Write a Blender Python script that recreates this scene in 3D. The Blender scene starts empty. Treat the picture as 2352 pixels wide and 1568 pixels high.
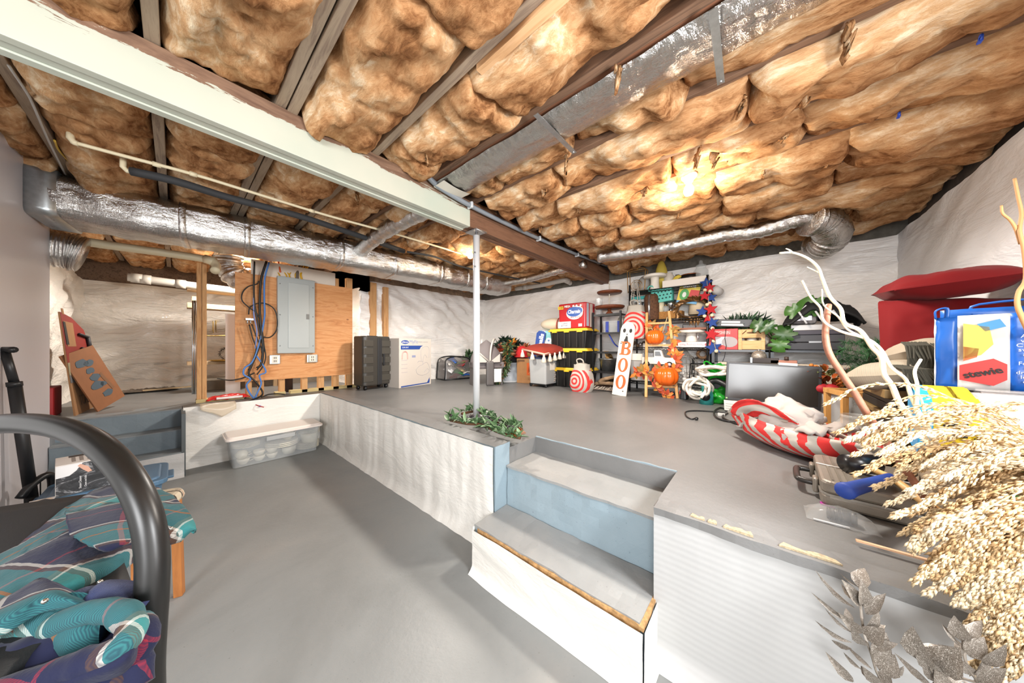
import bpy, math, random
from mathutils import Vector, Matrix, noise as mnoise
random.seed(7)
PI = math.pi
C = bpy.context.scene.collection
S = bpy.context.scene
# ---------------------------------------------------------------- camera, light, exposure
FPX, CXP, HYP, YAW, CAMH = 667.0, 1176.0, 796.0, math.radians(49.25), 1.374
cd = bpy.data.cameras.new('camera'); cam = bpy.data.objects.new('camera', cd); C.objects.link(cam)
cam.location = (0, 0, CAMH); cam.rotation_euler = (PI/2, 0, -YAW)
cd.sensor_width = 36; cd.lens = 36*FPX/2352; cd.shift_y = 12/2352; cd.clip_start = 0.02
S.camera = cam
S.view_settings.view_transform = 'Standard'; S.view_settings.look = 'None'
S.view_settings.gamma = 1; S.view_settings.use_curve_mapping = False
S.view_settings.exposure = 0.82
w = bpy.data.worlds.new('world'); S.world = w; w.use_nodes = True
w.node_tree.nodes['Background'].inputs[0].default_value = (1.0, 0.98, 0.96, 1)
w.node_tree.nodes['Background'].inputs[1].default_value = 1.0
def lamp(name, kind, loc, power, size, col=(1, .97, .93), target=None):
    l = bpy.data.lights.new(name, kind); o = bpy.data.objects.new(name, l); C.objects.link(o)
    l.energy = power; l.color = col; o.location = loc
    if kind == 'AREA':
        l.shape = 'DISK'; l.size = size
    else:
        l.shadow_soft_size = size
    if target: o.rotation_euler = (Vector(target)-Vector(loc)).to_track_quat('-Z', 'Y').to_euler()
    return o
lamp('flash', 'AREA', (1.0, -0.95, 1.8), 48, 0.6, (.97, .985, 1), (0.7, 4.2, 0.9))
lamp('fill_light', 'AREA', (-2.5, -0.7, 1.85), 96, 1.6, (.97, .985, 1), (3.2, 3.4, 1.1))  # added fill behind the camera, not a fixture of the room
lamp('bounce_flash', 'AREA', (-0.1, -0.7, 1.25), 4, 0.9, (1, .97, .94), (1.9, 1.6, 3.0))
try:
    cy = S.cycles
    cy.max_bounces = 10; cy.diffuse_bounces = 5; cy.glossy_bounces = 4; cy.transmission_bounces = 8; cy.transparent_max_bounces = 12
    cy.sample_clamp_indirect = 6; cy.caustics_reflective = False; cy.caustics_refractive = False
except Exception: pass
# ---------------------------------------------------------------- photograph rays -> points on real planes
_f = Vector((math.sin(YAW), math.cos(YAW), 0)); _r = Vector((math.cos(YAW), -math.sin(YAW), 0)); _u = Vector((0, 0, 1)); _c = Vector((0, 0, CAMH))
def ray(px, py): return _f + _r*((px-CXP)/FPX) + _u*((HYP-py)/FPX)
def onz(px, py, z): d = ray(px, py); return _c + d*((z-CAMH)/d.z)
def onx(px, py, x): d = ray(px, py); return _c + d*(x/d.x)
def ony(px, py, y): d = ray(px, py); return _c + d*(y/d.y)
def ond(px, py, dep): return _c + ray(px, py)*dep
# ---------------------------------------------------------------- materials
def lin(c):
    if isinstance(c, str):
        c = [int(c[i:i+2], 16)/255 for i in (0, 2, 4)]
        c = [x/12.92 if x <= .04045 else ((x+.055)/1.055)**2.4 for x in c]
    return (c[0], c[1], c[2], 1)
class N:
    def __init__(s, name):
        s.m = bpy.data.materials.new(name); s.m.use_nodes = True; s.t = s.m.node_tree; s.b = s.t.nodes['Principled BSDF']
    def n(s, typ, **k):
        x = s.t.nodes.new(typ)
        for a, v in k.items():
            if a.startswith('i_'): x.inputs[int(a[2:])].default_value = v
            else: setattr(x, a, v)
        return x
    def l(s, a, ao, b, bi): s.t.links.new(a.outputs[ao], b.inputs[bi])
    def coords(s, scale=(1, 1, 1), rot=(0, 0, 0), out='Object'):
        tc = s.n('ShaderNodeTexCoord'); mp = s.n('ShaderNodeMapping'); mp.inputs['Scale'].default_value = scale; mp.inputs['Rotation'].default_value = rot
        s.l(tc, out, mp, 0); return mp
    def noise(s, scale, co=None, detail=4, rough=.6, dist=0):
        x = s.n('ShaderNodeTexNoise'); x.inputs['Scale'].default_value = scale; x.inputs['Detail'].default_value = detail; x.inputs['Roughness'].default_value = rough; x.inputs['Distortion'].default_value = dist
        if co is None: co = s.coords()
        s.l(co, 0, x, 'Vector'); return x
    def ramp(s, src, so, stops):
        r = s.n('ShaderNodeValToRGB'); e = r.color_ramp.elements
        while len(e) < len(stops): e.new(.5)
        for q, (p, c) in zip(e, stops): q.position = p; q.color = lin(c)
        s.l(src, so, r, 0); return r
    def bump(s, src, so, strength, dist=.01, prev=None):
        b = s.n('ShaderNodeBump'); b.inputs['Strength'].default_value = strength; b.inputs['Distance'].default_value = dist
        s.l(src, so, b, 'Height')
        if prev: s.l(prev, 0, b, 'Normal')
        s.l(b, 0, s.b, 'Normal'); return b
    def set(s, **k):
        for a, v in k.items():
            s.b.inputs[{'col': 'Base Color', 'rough': 'Roughness', 'metal': 'Metallic', 'trans': 'Transmission Weight', 'ior': 'IOR', 'alpha': 'Alpha', 'sheen': 'Sheen Weight', 'coat': 'Coat Weight', 'spec': 'Specular IOR Level', 'emit': 'Emission Strength', 'ecol': 'Emission Color'}[a]].default_value = lin(v) if a in ('col', 'ecol') else v
        return s
_mc = {}
def mat(col, rough=.5, metal=0, noise=0, nscale=12, bump=0, bscale=60, **k):
    key = (col, rough, metal, noise, nscale, bump, bscale, tuple(sorted(k.items())))
    if key in _mc: return _mc[key]
    a = N('paint_'+str(len(_mc))); a.set(col=col, rough=rough, metal=metal, **k)
    if noise:
        t = a.noise(nscale); c = lin(col)
        lo = [max(0, v*(1-noise)) for v in c[:3]]; hi = [min(1, v*(1+noise)) for v in c[:3]]
        r = a.ramp(t, 0, [(.3, lo), (.7, hi)]); a.l(r, 0, a.b, 'Base Color')
    if bump:
        t = a.noise(bscale); a.bump(t, 0, bump, .004)
    _mc[key] = a.m; return a.m
def wood(c1, c2, rough=.6, axis=2, scale=1.0, knots=False):
    key = ('wood', c1, c2, rough, axis, scale)
    if key in _mc: return _mc[key]
    a = N('wood_'+str(len(_mc))); sc = [14*scale]*3; sc[axis] = 1.1*scale
    co = a.coords(sc); t = a.noise(1.6, co, 5, .65, .8); r = a.ramp(t, 0, [(.25, c1), (.5, c2), (.62, c1), (.8, c2)])
    a.l(r, 0, a.b, 'Base Color'); a.set(rough=rough); a.bump(t, 0, .25, .003); _mc[key] = a.m; return a.m
def m_insulation():
    a = N('mineral_wool')
    co = a.coords((2.4, .8, 2.4)); wv = a.noise(1.1, co, 3, .6, .8)
    mx = a.n('ShaderNodeMix', data_type='VECTOR'); mx.inputs[0].default_value = .22
    a.l(co, 0, mx, 4); a.l(wv, 1, mx, 5)
    big = a.noise(1.7, mx, 5, .62, .4); fine = a.noise(9, mx, 8, .72, .5)
    ad = a.n('ShaderNodeMath', operation='MULTIPLY_ADD'); ad.inputs[1].default_value = .40
    a.l(fine, 0, ad, 0)
    m2 = a.n('ShaderNodeMath', operation='MULTIPLY'); m2.inputs[1].default_value = .62; a.l(big, 0, m2, 0); a.l(m2, 0, ad, 2)
    r = a.ramp(ad, 0, [(.36, '5c3921'), (.43, '946540'), (.50, 'bd8c60'), (.57, 'd2a77b'), (.66, 'efd9b8')])
    a.l(r, 0, a.b, 'Base Color'); a.set(rough=.95, spec=.1)
    b = a.bump(ad, 0, .75, .04); f2 = a.noise(42, mx, 6, .78, .6); a.bump(f2, 0, .5, .012, b)
    return a.m
def m_plastic(col='cfc9c0', rough=.3, sc=1.0, rot=(.3, .5, .6), st=.55):
    a = N('vapour_barrier'); a.set(col=col, rough=rough)
    n1 = a.noise(1.0, a.coords((1.5*sc, 1.5*sc, 5*sc), rot), 4, .6, 1.5); b = a.bump(n1, 0, st, .08)
    n2 = a.noise(38*sc, a.coords((1, 1, 1.8), rot), 3, .6, .6); a.bump(n2, 0, .28, .01, b)
    return a.m
def m_foil(col='c9c7c4', rough=.2, rib=None):
    a = N('foil'); a.set(col=col, rough=rough, metal=1)
    n1 = a.noise(9, a.coords((1, 2, 2)), 5, .7, 1.0); b = a.bump(n1, 0, .55, .02)
    n2 = a.noise(60, a.coords((2.2, .6, .6)), 3, .6, .5); a.bump(n2, 0, .4, .006, b)
    return a.m
def m_floor(name, c1, c2, c3, rough=.42):
    a = N(name); n1 = a.noise(1.1, None, 6, .62, .4); r = a.ramp(n1, 0, [(.3, c1), (.5, c2), (.7, c3)])
    sp = a.noise(85, None, 2, .5); r2 = a.ramp(sp, 0, [(.70, 'ffffff'), (.76, '777470')])
    mx = a.n('ShaderNodeMix', data_type='RGBA', blend_type='MULTIPLY'); mx.inputs[0].default_value = .35
    a.l(r, 0, mx, 6); a.l(r2, 0, mx, 7); a.l(mx, 2, a.b, 'Base Color'); a.set(rough=rough)
    n3 = a.noise(26, None, 6, .7); a.bump(n3, 0, .18, .01); return a.m
# ---------------------------------------------------------------- mesh building
def fr(v, o=3): return mnoise.fractal(v, 1.0, 2.0, o)
class B:
    def __init__(s): s.v = []; s.f = []; s.sm = []; s.M = None
    def at(s, loc=(0, 0, 0), rot=(0, 0, 0), sc=(1, 1, 1)):
        from mathutils import Euler
        s.M = Matrix.Translation(loc) @ Euler(rot).to_matrix().to_4x4() @ Matrix.Diagonal((*sc, 1)); return s
    def add(s, vs, fs, smooth=False):
        o = len(s.v)
        for p in vs:
            p = Vector(p); s.v.append(s.M @ p if s.M else p)
        for q in fs: s.f.append([i+o for i in q]); s.sm.append(smooth)
        return s
    def box(s, x0, x1, y0, y1, z0, z1):
        return s.add([(x, y, z) for z in (z0, z1) for y in (y0, y1) for x in (x0, x1)], [(0, 2, 3, 1), (4, 5, 7, 6), (0, 1, 5, 4), (2, 6, 7, 3), (0, 4, 6, 2), (1, 3, 7, 5)])
    def cbox(s, c, d): return s.box(c[0]-d[0]/2, c[0]+d[0]/2, c[1]-d[1]/2, c[1]+d[1]/2, c[2]-d[2]/2, c[2]+d[2]/2)
    def tub(s, w0, d0, w1, d1, z0, z1, r=.03, n=4, wall=None, cx=0, cy=0):   # rounded tapered tub
        def ring(w, d, z, rr):
            return [(cx+sx*(w/2-rr)+rr*math.cos(a0+k*PI/2/n), cy+sy*(d/2-rr)+rr*math.sin(a0+k*PI/2/n), z) for sx, sy, a0 in ((1, 1, 0), (-1, 1, PI/2), (-1, -1, PI), (1, -1, 1.5*PI)) for k in range(n+1)]
        rs = [ring(w0, d0, z0, r), ring(w1, d1, z1, r)]
        if wall: rs += [ring(w1-2*wall, d1-2*wall, z1, max(.002, r-wall)), ring(w0-2*wall, d0-2*wall, z0+wall, max(.002, r-wall))]
        m = len(rs[0]); vs = [p for q in rs for p in q]; fs = []
        for j in range(len(rs)-1):
            for i in range(m): fs.append((j*m+i, j*m+(i+1) % m, (j+1)*m+(i+1) % m, (j+1)*m+i))
        fs.append(tuple(range(m-1, -1, -1))); fs.append(tuple(range((len(rs)-1)*m, len(rs)*m)))
        return s.add(vs, fs)
    def tube(s, pts, r, n=8, closed=False, caps=True, flat=1.0):
        pts = [Vector(p) for p in pts]; k = len(pts); rs = r if isinstance(r, (list, tuple)) else [r]*k
        vs = []; up = None
        for i, p in enumerate(pts):
            a = pts[(i-1) % k] if (closed or i > 0) else p; b = pts[(i+1) % k] if (closed or i < k-1) else p
            t = (b-a).normalized()
            if up is None:
                up = Vector((0, 0, 1)) if abs(t.z) < .9 else Vector((1, 0, 0))
            x = up - t*up.dot(t)
            if x.length < 1e-5: x = t.orthogonal()
            x.normalize(); up = x; y = t.cross(x)
            for j in range(n): vs.append(p + x*(rs[i]*flat*math.cos(2*PI*j/n)) + y*(rs[i]*math.sin(2*PI*j/n)))
        fs = [(i*n+j, i*n+(j+1) % n, ((i+1) % k)*n+(j+1) % n, ((i+1) % k)*n+j) for i in range(k if closed else k-1) for j in range(n)]
        if caps and not closed: fs += [tuple(range(n-1, -1, -1)), tuple(range((k-1)*n, k*n))]
        return s.add(vs, fs, n > 4)
    def cyl(s, p0, p1, r0, r1=None, n=14): return s.tube([p0, p1], [r0, r0 if r1 is None else r1], n)
    def bar(s, p0, p1, w, h=None): # square bar between two points
        return s.tube([p0, p1], w*.7071, 4, flat=(h or w)/w) if False else s._bar(p0, p1, w, h or w)
    def _bar(s, p0, p1, w, h):
        p0 = Vector(p0); p1 = Vector(p1); t = (p1-p0).normalized(); up = Vector((0, 0, 1)) if abs(t.z) < .95 else Vector((0, 1, 0))
        x = t.cross(up).normalized()*w/2; y = x.cross(t).normalized()*h/2
        vs = [p+a*x+b*y for p in (p0, p1) for a, b in ((-1, -1), (1, -1), (1, 1), (-1, 1))]
        return s.add(vs, [(0, 3, 2, 1), (4, 5, 6, 7), (0, 1, 5, 4), (1, 2, 6, 5), (2, 3, 7, 6), (3, 0, 4, 7)])
    def lathe(s, prof, c=(0, 0, 0), n=20, smooth=True, amp=None):
        vs = []
        for r, z in prof:
            for j in range(n):
                a = 2*PI*j/n; q = 1 if not amp else amp(a)
                vs.append((c[0]+r*q*math.cos(a), c[1]+r*q*math.sin(a), c[2]+z))
        fs = [(i*n+j, i*n+(j+1) % n, (i+1)*n+(j+1) % n, (i+1)*n+j) for i in range(len(prof)-1) for j in range(n)]
        k = len(prof)
        if prof[0][0] > 1e-4: fs.append(tuple(range(n-1, -1, -1)))
        if prof[-1][0] > 1e-4: fs.append(tuple(range((k-1)*n, k*n)))
        return s.add(vs, fs, smooth)
    def ell(s, c, r, n=12, m=8):
        pr = [(max(1e-5, math.sin(PI*i/m)), -math.cos(PI*i/m)) for i in range(m+1)]; vs = []
        for a, z in pr:
            for j in range(n): vs.append((c[0]+r[0]*a*math.cos(2*PI*j/n), c[1]+r[1]*a*math.sin(2*PI*j/n), c[2]+r[2]*z))
        return s.add(vs, [(i*n+j, i*n+(j+1) % n, (i+1)*n+(j+1) % n, (i+1)*n+j) for i in range(m) for j in range(n)], True)
    def grid(s, fn, nu, nv, smooth=True, thick=0):
        vs = [Vector(fn(i/nu, j/nv)) for j in range(nv+1) for i in range(nu+1)]; w_ = nu+1
        fs = [(j*w_+i, j*w_+i+1, (j+1)*w_+i+1, (j+1)*w_+i) for j in range(nv) for i in range(nu)]
        if thick:
            o = len(vs); nn = [Vector() for _ in vs]
            for q in fs:
                c = (vs[q[1]]-vs[q[0]]).cross(vs[q[3]]-vs[q[0]])
                for i in q: nn[i] += c
            vs += [p - (a.normalized() if a.length else a)*thick for p, a in zip(vs, nn)]
            fs += [tuple(o+i for i in reversed(q)) for q in fs]
            ed = [j for j in range(nu+1)] + [(k+1)*w_-1 for k in range(1, nv+1)] + [nv*w_+nu-1-k for k in range(nu)] + [(nv-1-k)*w_ for k in range(nv-1)]
            fs += [(ed[k], o+ed[k], o+ed[(k+1) % len(ed)], ed[(k+1) % len(ed)]) for k in range(len(ed))]
        return s.add(vs, fs, smooth)
    def prism(s, poly, y0, y1):    # polygon in local x,z extruded along y
        k = len(poly); vs = [(x, y, z) for y in (y0, y1) for x, z in poly]
        return s.add(vs, [tuple(range(k)), tuple(range(2*k-1, k-1, -1))]+[(i, i+k, (i+1) % k+k, (i+1) % k) for i in range(k)])
    def leaf(s, p, d, up, ln, wd, droop=.25, tip=.5, thick=0):
        p = Vector(p); d = Vector(d).normalized(); up = Vector(up); sd = d.cross(up)
        if sd.length < 1e-4: sd = d.orthogonal()
        sd.normalize(); up = sd.cross(d).normalized(); vs = []
        for t, ww in ((0, .12), (.25, .8), (tip, 1), (.8, .55), (1, .03)):
            c = p + d*ln*t - up*(droop*ln*t*t)
            vs += [c - sd*wd*.5*ww + up*wd*.12*ww, c, c + sd*wd*.5*ww + up*wd*.12*ww]
        return s.add(vs, [(i*3+j, i*3+j+1, i*3+j+4, i*3+j+3) for i in range(4) for j in range(2)], True)
    def build(s, name, m, parent=None, loc=None, bevel=0, mats=None, sub=0):
        me = bpy.data.meshes.new(name); me.from_pydata([tuple(v) for v in s.v], [], s.f); me.update()
        me.polygons.foreach_set('use_smooth', s.sm); me.materials.append(m)
        o = bpy.data.objects.new(name, me); C.objects.link(o)
        if parent: o.parent = parent
        if loc is not None: o.location = loc
        if bevel:
            b = o.modifiers.new('bevel', 'BEVEL'); b.width = bevel; b.segments = 2; b.limit_method = 'ANGLE'; b.angle_limit = math.radians(40)
        if sub:
            b = o.modifiers.new('sub', 'SUBSURF'); b.levels = sub; b.render_levels = sub
        return o
def tag(o, label=None, cat=None, group=None, kind=None):
    if label: o['label'] = label
    if cat: o['category'] = cat
    if group: o['group'] = group
    if kind: o['kind'] = kind
    return o
def thing(name, label, cat, loc=(0, 0, 0), rz=0, group=None, tilt=(0, 0)):
    o = bpy.data.objects.new(name, None); C.objects.link(o); o.empty_display_size = .1
    o.location = loc; o.rotation_euler = (tilt[0], tilt[1], rz); return tag(o, label, cat, group)
def copy_tree(o, parent=None):
    c = o.copy(); C.objects.link(c)
    if parent: c.parent = parent
    for ch in list(o.children): copy_tree(ch, c)
    return c
def text(body, size, parent, loc, m, rot=(PI/2, 0, 0), name='lettering', wide=None, ext=.0006, shear=0, bold=0):
    cu = bpy.data.curves.new('txt', 'FONT'); cu.body = body; cu.size = size; cu.extrude = ext; cu.align_x = 'CENTER'; cu.align_y = 'CENTER'; cu.shear = shear; cu.offset = bold; cu.resolution_u = 3
    t = bpy.data.objects.new('txt', cu); C.objects.link(t)
    dg = bpy.context.evaluated_depsgraph_get(); me = bpy.data.meshes.new_from_object(t.evaluated_get(dg)); bpy.data.objects.remove(t)
    if wide and len(me.vertices):
        xs = [v.co.x for v in me.vertices]; k = wide/max(1e-6, max(xs)-min(xs))
        for v in me.vertices: v.co.x *= k
    me.materials.clear(); me.materials.append(m)
    o = bpy.data.objects.new(name, me); C.objects.link(o); o.parent = parent; o.location = loc; o.rotation_euler = rot; return o
def circ(r, n=16, cx=0, cz=0, sx=1, sz=1): return [(cx+r*sx*math.cos(2*PI*i/n), cz+r*sz*math.sin(2*PI*i/n)) for i in range(n)]
def rect(cx, cz, w, h): return [(cx-w/2, cz-h/2), (cx+w/2, cz-h/2), (cx+w/2, cz+h/2), (cx-w/2, cz+h/2)]
def smoothpath(pts, n=6):   # catmull-rom
    p = [Vector(q) for q in pts]; p = [p[0]*2-p[1]]+p+[p[-1]*2-p[-2]]; out = []
    for i in range(1, len(p)-2):
        for k in range(n):
            t = k/n; a, b, c, d = p[i-1:i+3]
            out.append(.5*((2*b)+(c-a)*t+(2*a-5*b+4*c-d)*t*t+(3*b-a-3*c+d)*t**3))
    out.append(p[-2]); return out
# ---------------------------------------------------------------- the setting
PZ = 0.66          # raised slab
MI = m_insulation()
M_floor = m_floor('grey_floor_paint', '757776', '808281', '898885')
M_plat = m_floor('grey_platform_paint', '676766', '717170', '7a7978')
M_tread = m_floor('lit_dirty_tread_paint', '808382', '8b8c8b', '949390', .5)  # greyer than the risers: warm light on the blue paint, and dirt, in the colour
M_blue = m_floor('blue_grey_paint', '7c8d97', '8798a1', '91a1a9', .5)
M_plas = m_plastic('e6e1d9'); M_plas2 = m_plastic('f7f4f0', .3, .8, (.1, .7, -.5), .6)
def rough_box(b, x0, x1, y0, y1, z0, z1, step=.06, amp=.004, seed=0):
    for ax in range(3):
        lo = (x0, y0, z0); hi = (x1, y1, z1); u, v = [(1, 2), (2, 0), (0, 1)][ax]
        nu = max(1, min(90, int((hi[u]-lo[u])/step))); nv = max(1, min(90, int((hi[v]-lo[v])/step)))
        for side in (0, 1):
            def fn(a, c):
                p = [0, 0, 0]; p[ax] = hi[ax] if side else lo[ax]; p[u] = lo[u]+(hi[u]-lo[u])*(a if side else 1-a); p[v] = lo[v]+(hi[v]-lo[v])*c
                q = Vector(p); k = q*9+Vector((seed, 0, 0)); q += Vector((fr(k), fr(k+Vector((31, 7, 3))), fr(k+Vector((5, 43, 9)))))*amp
                return q
            b.grid(fn, nu, nv, smooth=False)
    return b
def struct(o): o['kind'] = 'structure'; return o
struct(B().box(-3, 1.42, -3, 5.1, -.1, 0).build('floor', M_floor))
b = B()
b.box(1.55, 5.4, 1.36, 5.8, .2, PZ).box(1.86, 5.4, .37, 1.36, .2, PZ).box(1.41, 5.4, -1.3, .37, .2, PZ).box(.06, 1.56, 4.94, 5.8, .2, PZ).box(-1.1, .06, 5.3, 5.8, .2, PZ).box(-1.1, 2.4, 5.8, 8.2, .2, PZ)
struct(b.build('floor_platform', M_plat))
# curb over the pit wall
b = B(); rough_box(b, 1.405, 1.555, 1.36, 4.93, .02, .70, .08, .005); struct(b.build('trim_1', M_blue))
b = B(); rough_box(b, 1.40, 1.56, 1.36, 4.95, .70, .703, .08, .004); struct(b.build('trim_2', M_plat))
# stair flight between the two pit walls
t = thing('stairs', 'short flight of pale blue painted concrete steps beside the white panel', 'stairs', (1.21, .37, 0))
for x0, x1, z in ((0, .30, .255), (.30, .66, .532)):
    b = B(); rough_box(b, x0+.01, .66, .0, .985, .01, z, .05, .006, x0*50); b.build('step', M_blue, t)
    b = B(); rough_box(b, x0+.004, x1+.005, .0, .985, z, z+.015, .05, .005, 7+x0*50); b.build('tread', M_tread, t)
b = B(); rough_box(b, -.004, .008, .0, .95, .235, .262, .02, .006, 3); b.build('worn_edge', mat('b08a5c', .9, noise=.4, nscale=40), t)['label'] = 'bare tan edge where the paint has worn off'
b = B(); rough_box(b, -.008, .19, -.0185, .002, .250, .264, .02, .003, 5); b.build('worn_edge', mat('b08a5c', .9, noise=.4, nscale=40), t)
b = B()
for i in range(3): rough_box(b, .655, .668, .0+i*.33, .33+i*.33, .55, .665, .03, .004, i)
b.build('riser', M_blue, t)
# chipped curb edge on the right
b = B(); rough_box(b, 1.37, 1.47, -1.15, .36, .64, .672, .04, .006, 4); struct(b.build('trim_3', M_plat))
rch = random.Random(6)
for y, l in ((.20, .05), (.15, .03), (.07, .09), (-.12, .15)):
    pl_ = [(1.388+.003*rch.random(), y-l/2), (1.388, y+l/2)]+[(1.40+.018*rch.random(), y+l/2-l*(k+.5)/6) for k in range(6)]; kk = len(pl_); b = B()
    b.add([(a_, c_, .668) for a_, c_ in pl_]+[(a_, c_, .679) for a_, c_ in pl_], [tuple(range(kk, 2*kk)), tuple(range(kk-1, -1, -1))]+[(i_, (i_+1) % kk, kk+(i_+1) % kk, kk+i_) for i_ in range(kk)])
    struct(b.build('trim_4', mat('a8987c', .95, noise=.35, nscale=90, bump=.5)))
# plastic-clad pit walls
def clad(name, p0, p1, z0, z1, nrm, m, nu=90, nv=24, amp=.012, foot=.03, vert=True):
    p0 = Vector(p0); p1 = Vector(p1); nrm = Vector(nrm)
    def fn(u, v):
        p = p0.lerp(p1, u); z = z0+(z1-z0)*v; L = (p1-p0).length*u
        if vert: d = fr(Vector((L*5.5, z*1.0, 3.1+len(name))), 3)*amp*(1.15-abs(v-.5))
        else: d = fr(Vector((L*2, z*7, 9.1)), 3)*amp
        d += foot*max(0, 1-v*7)**1.5 + .013
        q = p + nrm*d; q.z = z; return q
    return struct(B().grid(fn, nu, nv).build(name, m))
M_clad = m_plastic('dfdcd5', .42, .6, (0, 0, 0), .25)
def m_ribbed():
    a = N('ribbed_sheet'); a.set(col='b0b0af', rough=.42); wv = a.n('ShaderNodeTexWave', bands_direction='Z'); wv.inputs['Scale'].default_value = 12; wv.inputs['Distortion'].default_value = .4; a.l(a.coords(), 0, wv, 'Vector'); b = a.bump(wv, 1, .10, .004); n1 = a.noise(3); a.bump(n1, 0, .08, .05, b); return a.m
M_clad2 = m_plastic('b4b4b3', .4, .5, (0, 0, 0), .08)
clad('wall_pit_right', (1.398, 1.36, 0), (1.398, 4.90, 0), 0.001, .70, (-1, 0, 0), M_clad, 160, 24, .014)
clad('wall_pit_far', (.06, 4.92, 0), (1.40, 4.92, 0), 0.001, .69, (0, -1, 0), M_clad, 60, 24, .006)
clad('wall_pit_near', (1.39, .362, 0), (1.39, -1.16, 0), 0.001, .655, (-1, 0, 0), m_ribbed(), 70, 40, .004, .05)
clad('wall_step_front', (1.20, .352, 0), (1.20, 1.345, 0), 0.001, .255, (-1, 0, 0), M_clad, 80, 16, .01, .035, False)
clad('wall_step_side', (1.20, 1.34, 0), (1.40, 1.35, 0), 0.001, .262, (0, 1, 0), M_clad, 20, 12, .004, .02, False)
clad('wall_step_end', (1.40, .360, 0), (1.195, .360, 0), 0.001, .258, (0, -1, 0), M_clad, 20, 12, .003, .02, False)
struct(B().box(1.392, 1.41, -1.16, .36, 0, .655).build('wall_pit_core', M_blue))
# far left steps
t = thing('stairs', 'dark grey painted steps leading up beyond the far pit wall', 'stairs', (-.745, 4.66, 0))
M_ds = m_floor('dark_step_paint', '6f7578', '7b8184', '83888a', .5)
for i, (y, z) in enumerate(((.0, .26), (.22, .46), (.42, PZ))):
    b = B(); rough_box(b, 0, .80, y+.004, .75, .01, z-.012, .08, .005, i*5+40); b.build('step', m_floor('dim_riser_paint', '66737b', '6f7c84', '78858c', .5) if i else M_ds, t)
    b = B(); rough_box(b, 0, .80, y, .75, z-.012, z, .08, .004, i*5+60); b.build('tread', M_ds, t)
clad('wall_far_step', (-.742, 4.655, 0), (.065, 4.655, 0), .001, .25, (0, -1, 0), M_clad2, 30, 10, .008, .03, False)
struct(B().box(.045, .075, 4.66, 5.06, 0, .66).build('trim_6', mat('4f5557', .6)))
# big plastic covered walls
def sheet(name, p0, p1, z0, z1, nrm, m, amp=.03, nu=80, nv=44, top=None, seed=0, dirn=1.0):
    p0 = Vector(p0); p1 = Vector(p1); nrm = Vector(nrm); LL = (p1-p0).length
    def fn(u, v):
        p = p0.lerp(p1, u); zt = z1 if not top else top(u); z = z0+(zt-z0)*v; L = LL*u
        a = L*.8+z*.9*dirn; c = L*.6*dirn-z*1.1
        d = fr(Vector((a*1.2, c*4.2, seed)), 4)*amp + abs(fr(Vector((L*1.1, z*1.2, seed+9)), 2))*amp*1.2
        d += .06*max(0, 1-v*9)**2
        q = p + nrm*d; q.z = z; return q
    return struct(B().grid(fn, nu, nv).build(name, m))
sheet('wall_right', (5.32, -1.16, 0), (.4, -1.16, 0), .64, 2.64, (0, 1, 0), m_plastic('dfe0e3', .45, .8, (.2, .2, .3), .35), .02, 110, 44, None, 2)
sheet('wall_back', (5.3, 5.6, 0), (5.3, -1.2, 0), .64, 2.63, (-1, 0, 0), M_plas2, .03, 150, 50, lambda u: 2.63-.05*(1-u), 5)
sheet('wall_left', (2.2, 5.58, 0), (5.34, 5.58, 0), .64, 2.60, (0, -1, 0), M_plas2, .09, 90, 50, None, 12, -1)
sheet('wall_alcove_far', (-1.0, 8.0, 0), (2.3, 8.0, 0), .64, 2.42, (0, -1, 0), m_plastic('dad4cb', .15, .9, (.1, .7, -.5), 1.0), .05, 80, 50, None, 21)
sheet('wall_alcove_left', (-.95, 4.97, 0), (-.95, 8.05, 0), .64, 2.62, (1, 0, 0), M_plas, .05, 60, 40, lambda u: 2.62-.2*u, 33)
sheet('wall_alcove_right', (2.25, 8.0, 0), (2.22, 5.55, 0), .64, 2.45, (-1, 0, 0), M_plas, .06, 60, 40, None, 41)
M_sill = wood('4a382a', '6b5442', .8, 1)
b = B(); b.box(5.37, 5.5, -1.3, 5.7, 2.50, 3.03); struct(b.build('trim_7', mat('5d5850', .9, noise=.3)))
struct(B().box(-1.1, 5.45, -1.36, -1.24, 2.5, 3.03).build('trim_8', mat('4a4038', .9, noise=.3)))
struct(B().box(2.2, 5.4, 5.70, 5.8, 2.45, 3.03).build('trim_9', mat('8a7460', .9, noise=.3)))
struct(B().box(-1.1, 2.4, 8.02, 8.15, 2.35, 3.03).build('trim_10', M_sill))
struct(B().box(-1.12, -1.0, 4.9, 8.1, 2.4, 3.03).build('trim_11', M_sill))
# ledge at the foot of the alcove wall
struct(B().box(.3, 2.25, 6.9, 7.9, PZ, PZ+.14).build('floor_ledge', mat('7d7467', .8, noise=.15)))
# partition
a = N('grey_drywall'); a.set(col='cfcbce', rough=.33); n1 = a.noise(120); a.bump(n1, 0, .06, .002)
struct(B().box(-.87, -.75, 2.9, 4.95, 0, 3.02).build('wall_partition', a.m))
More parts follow.
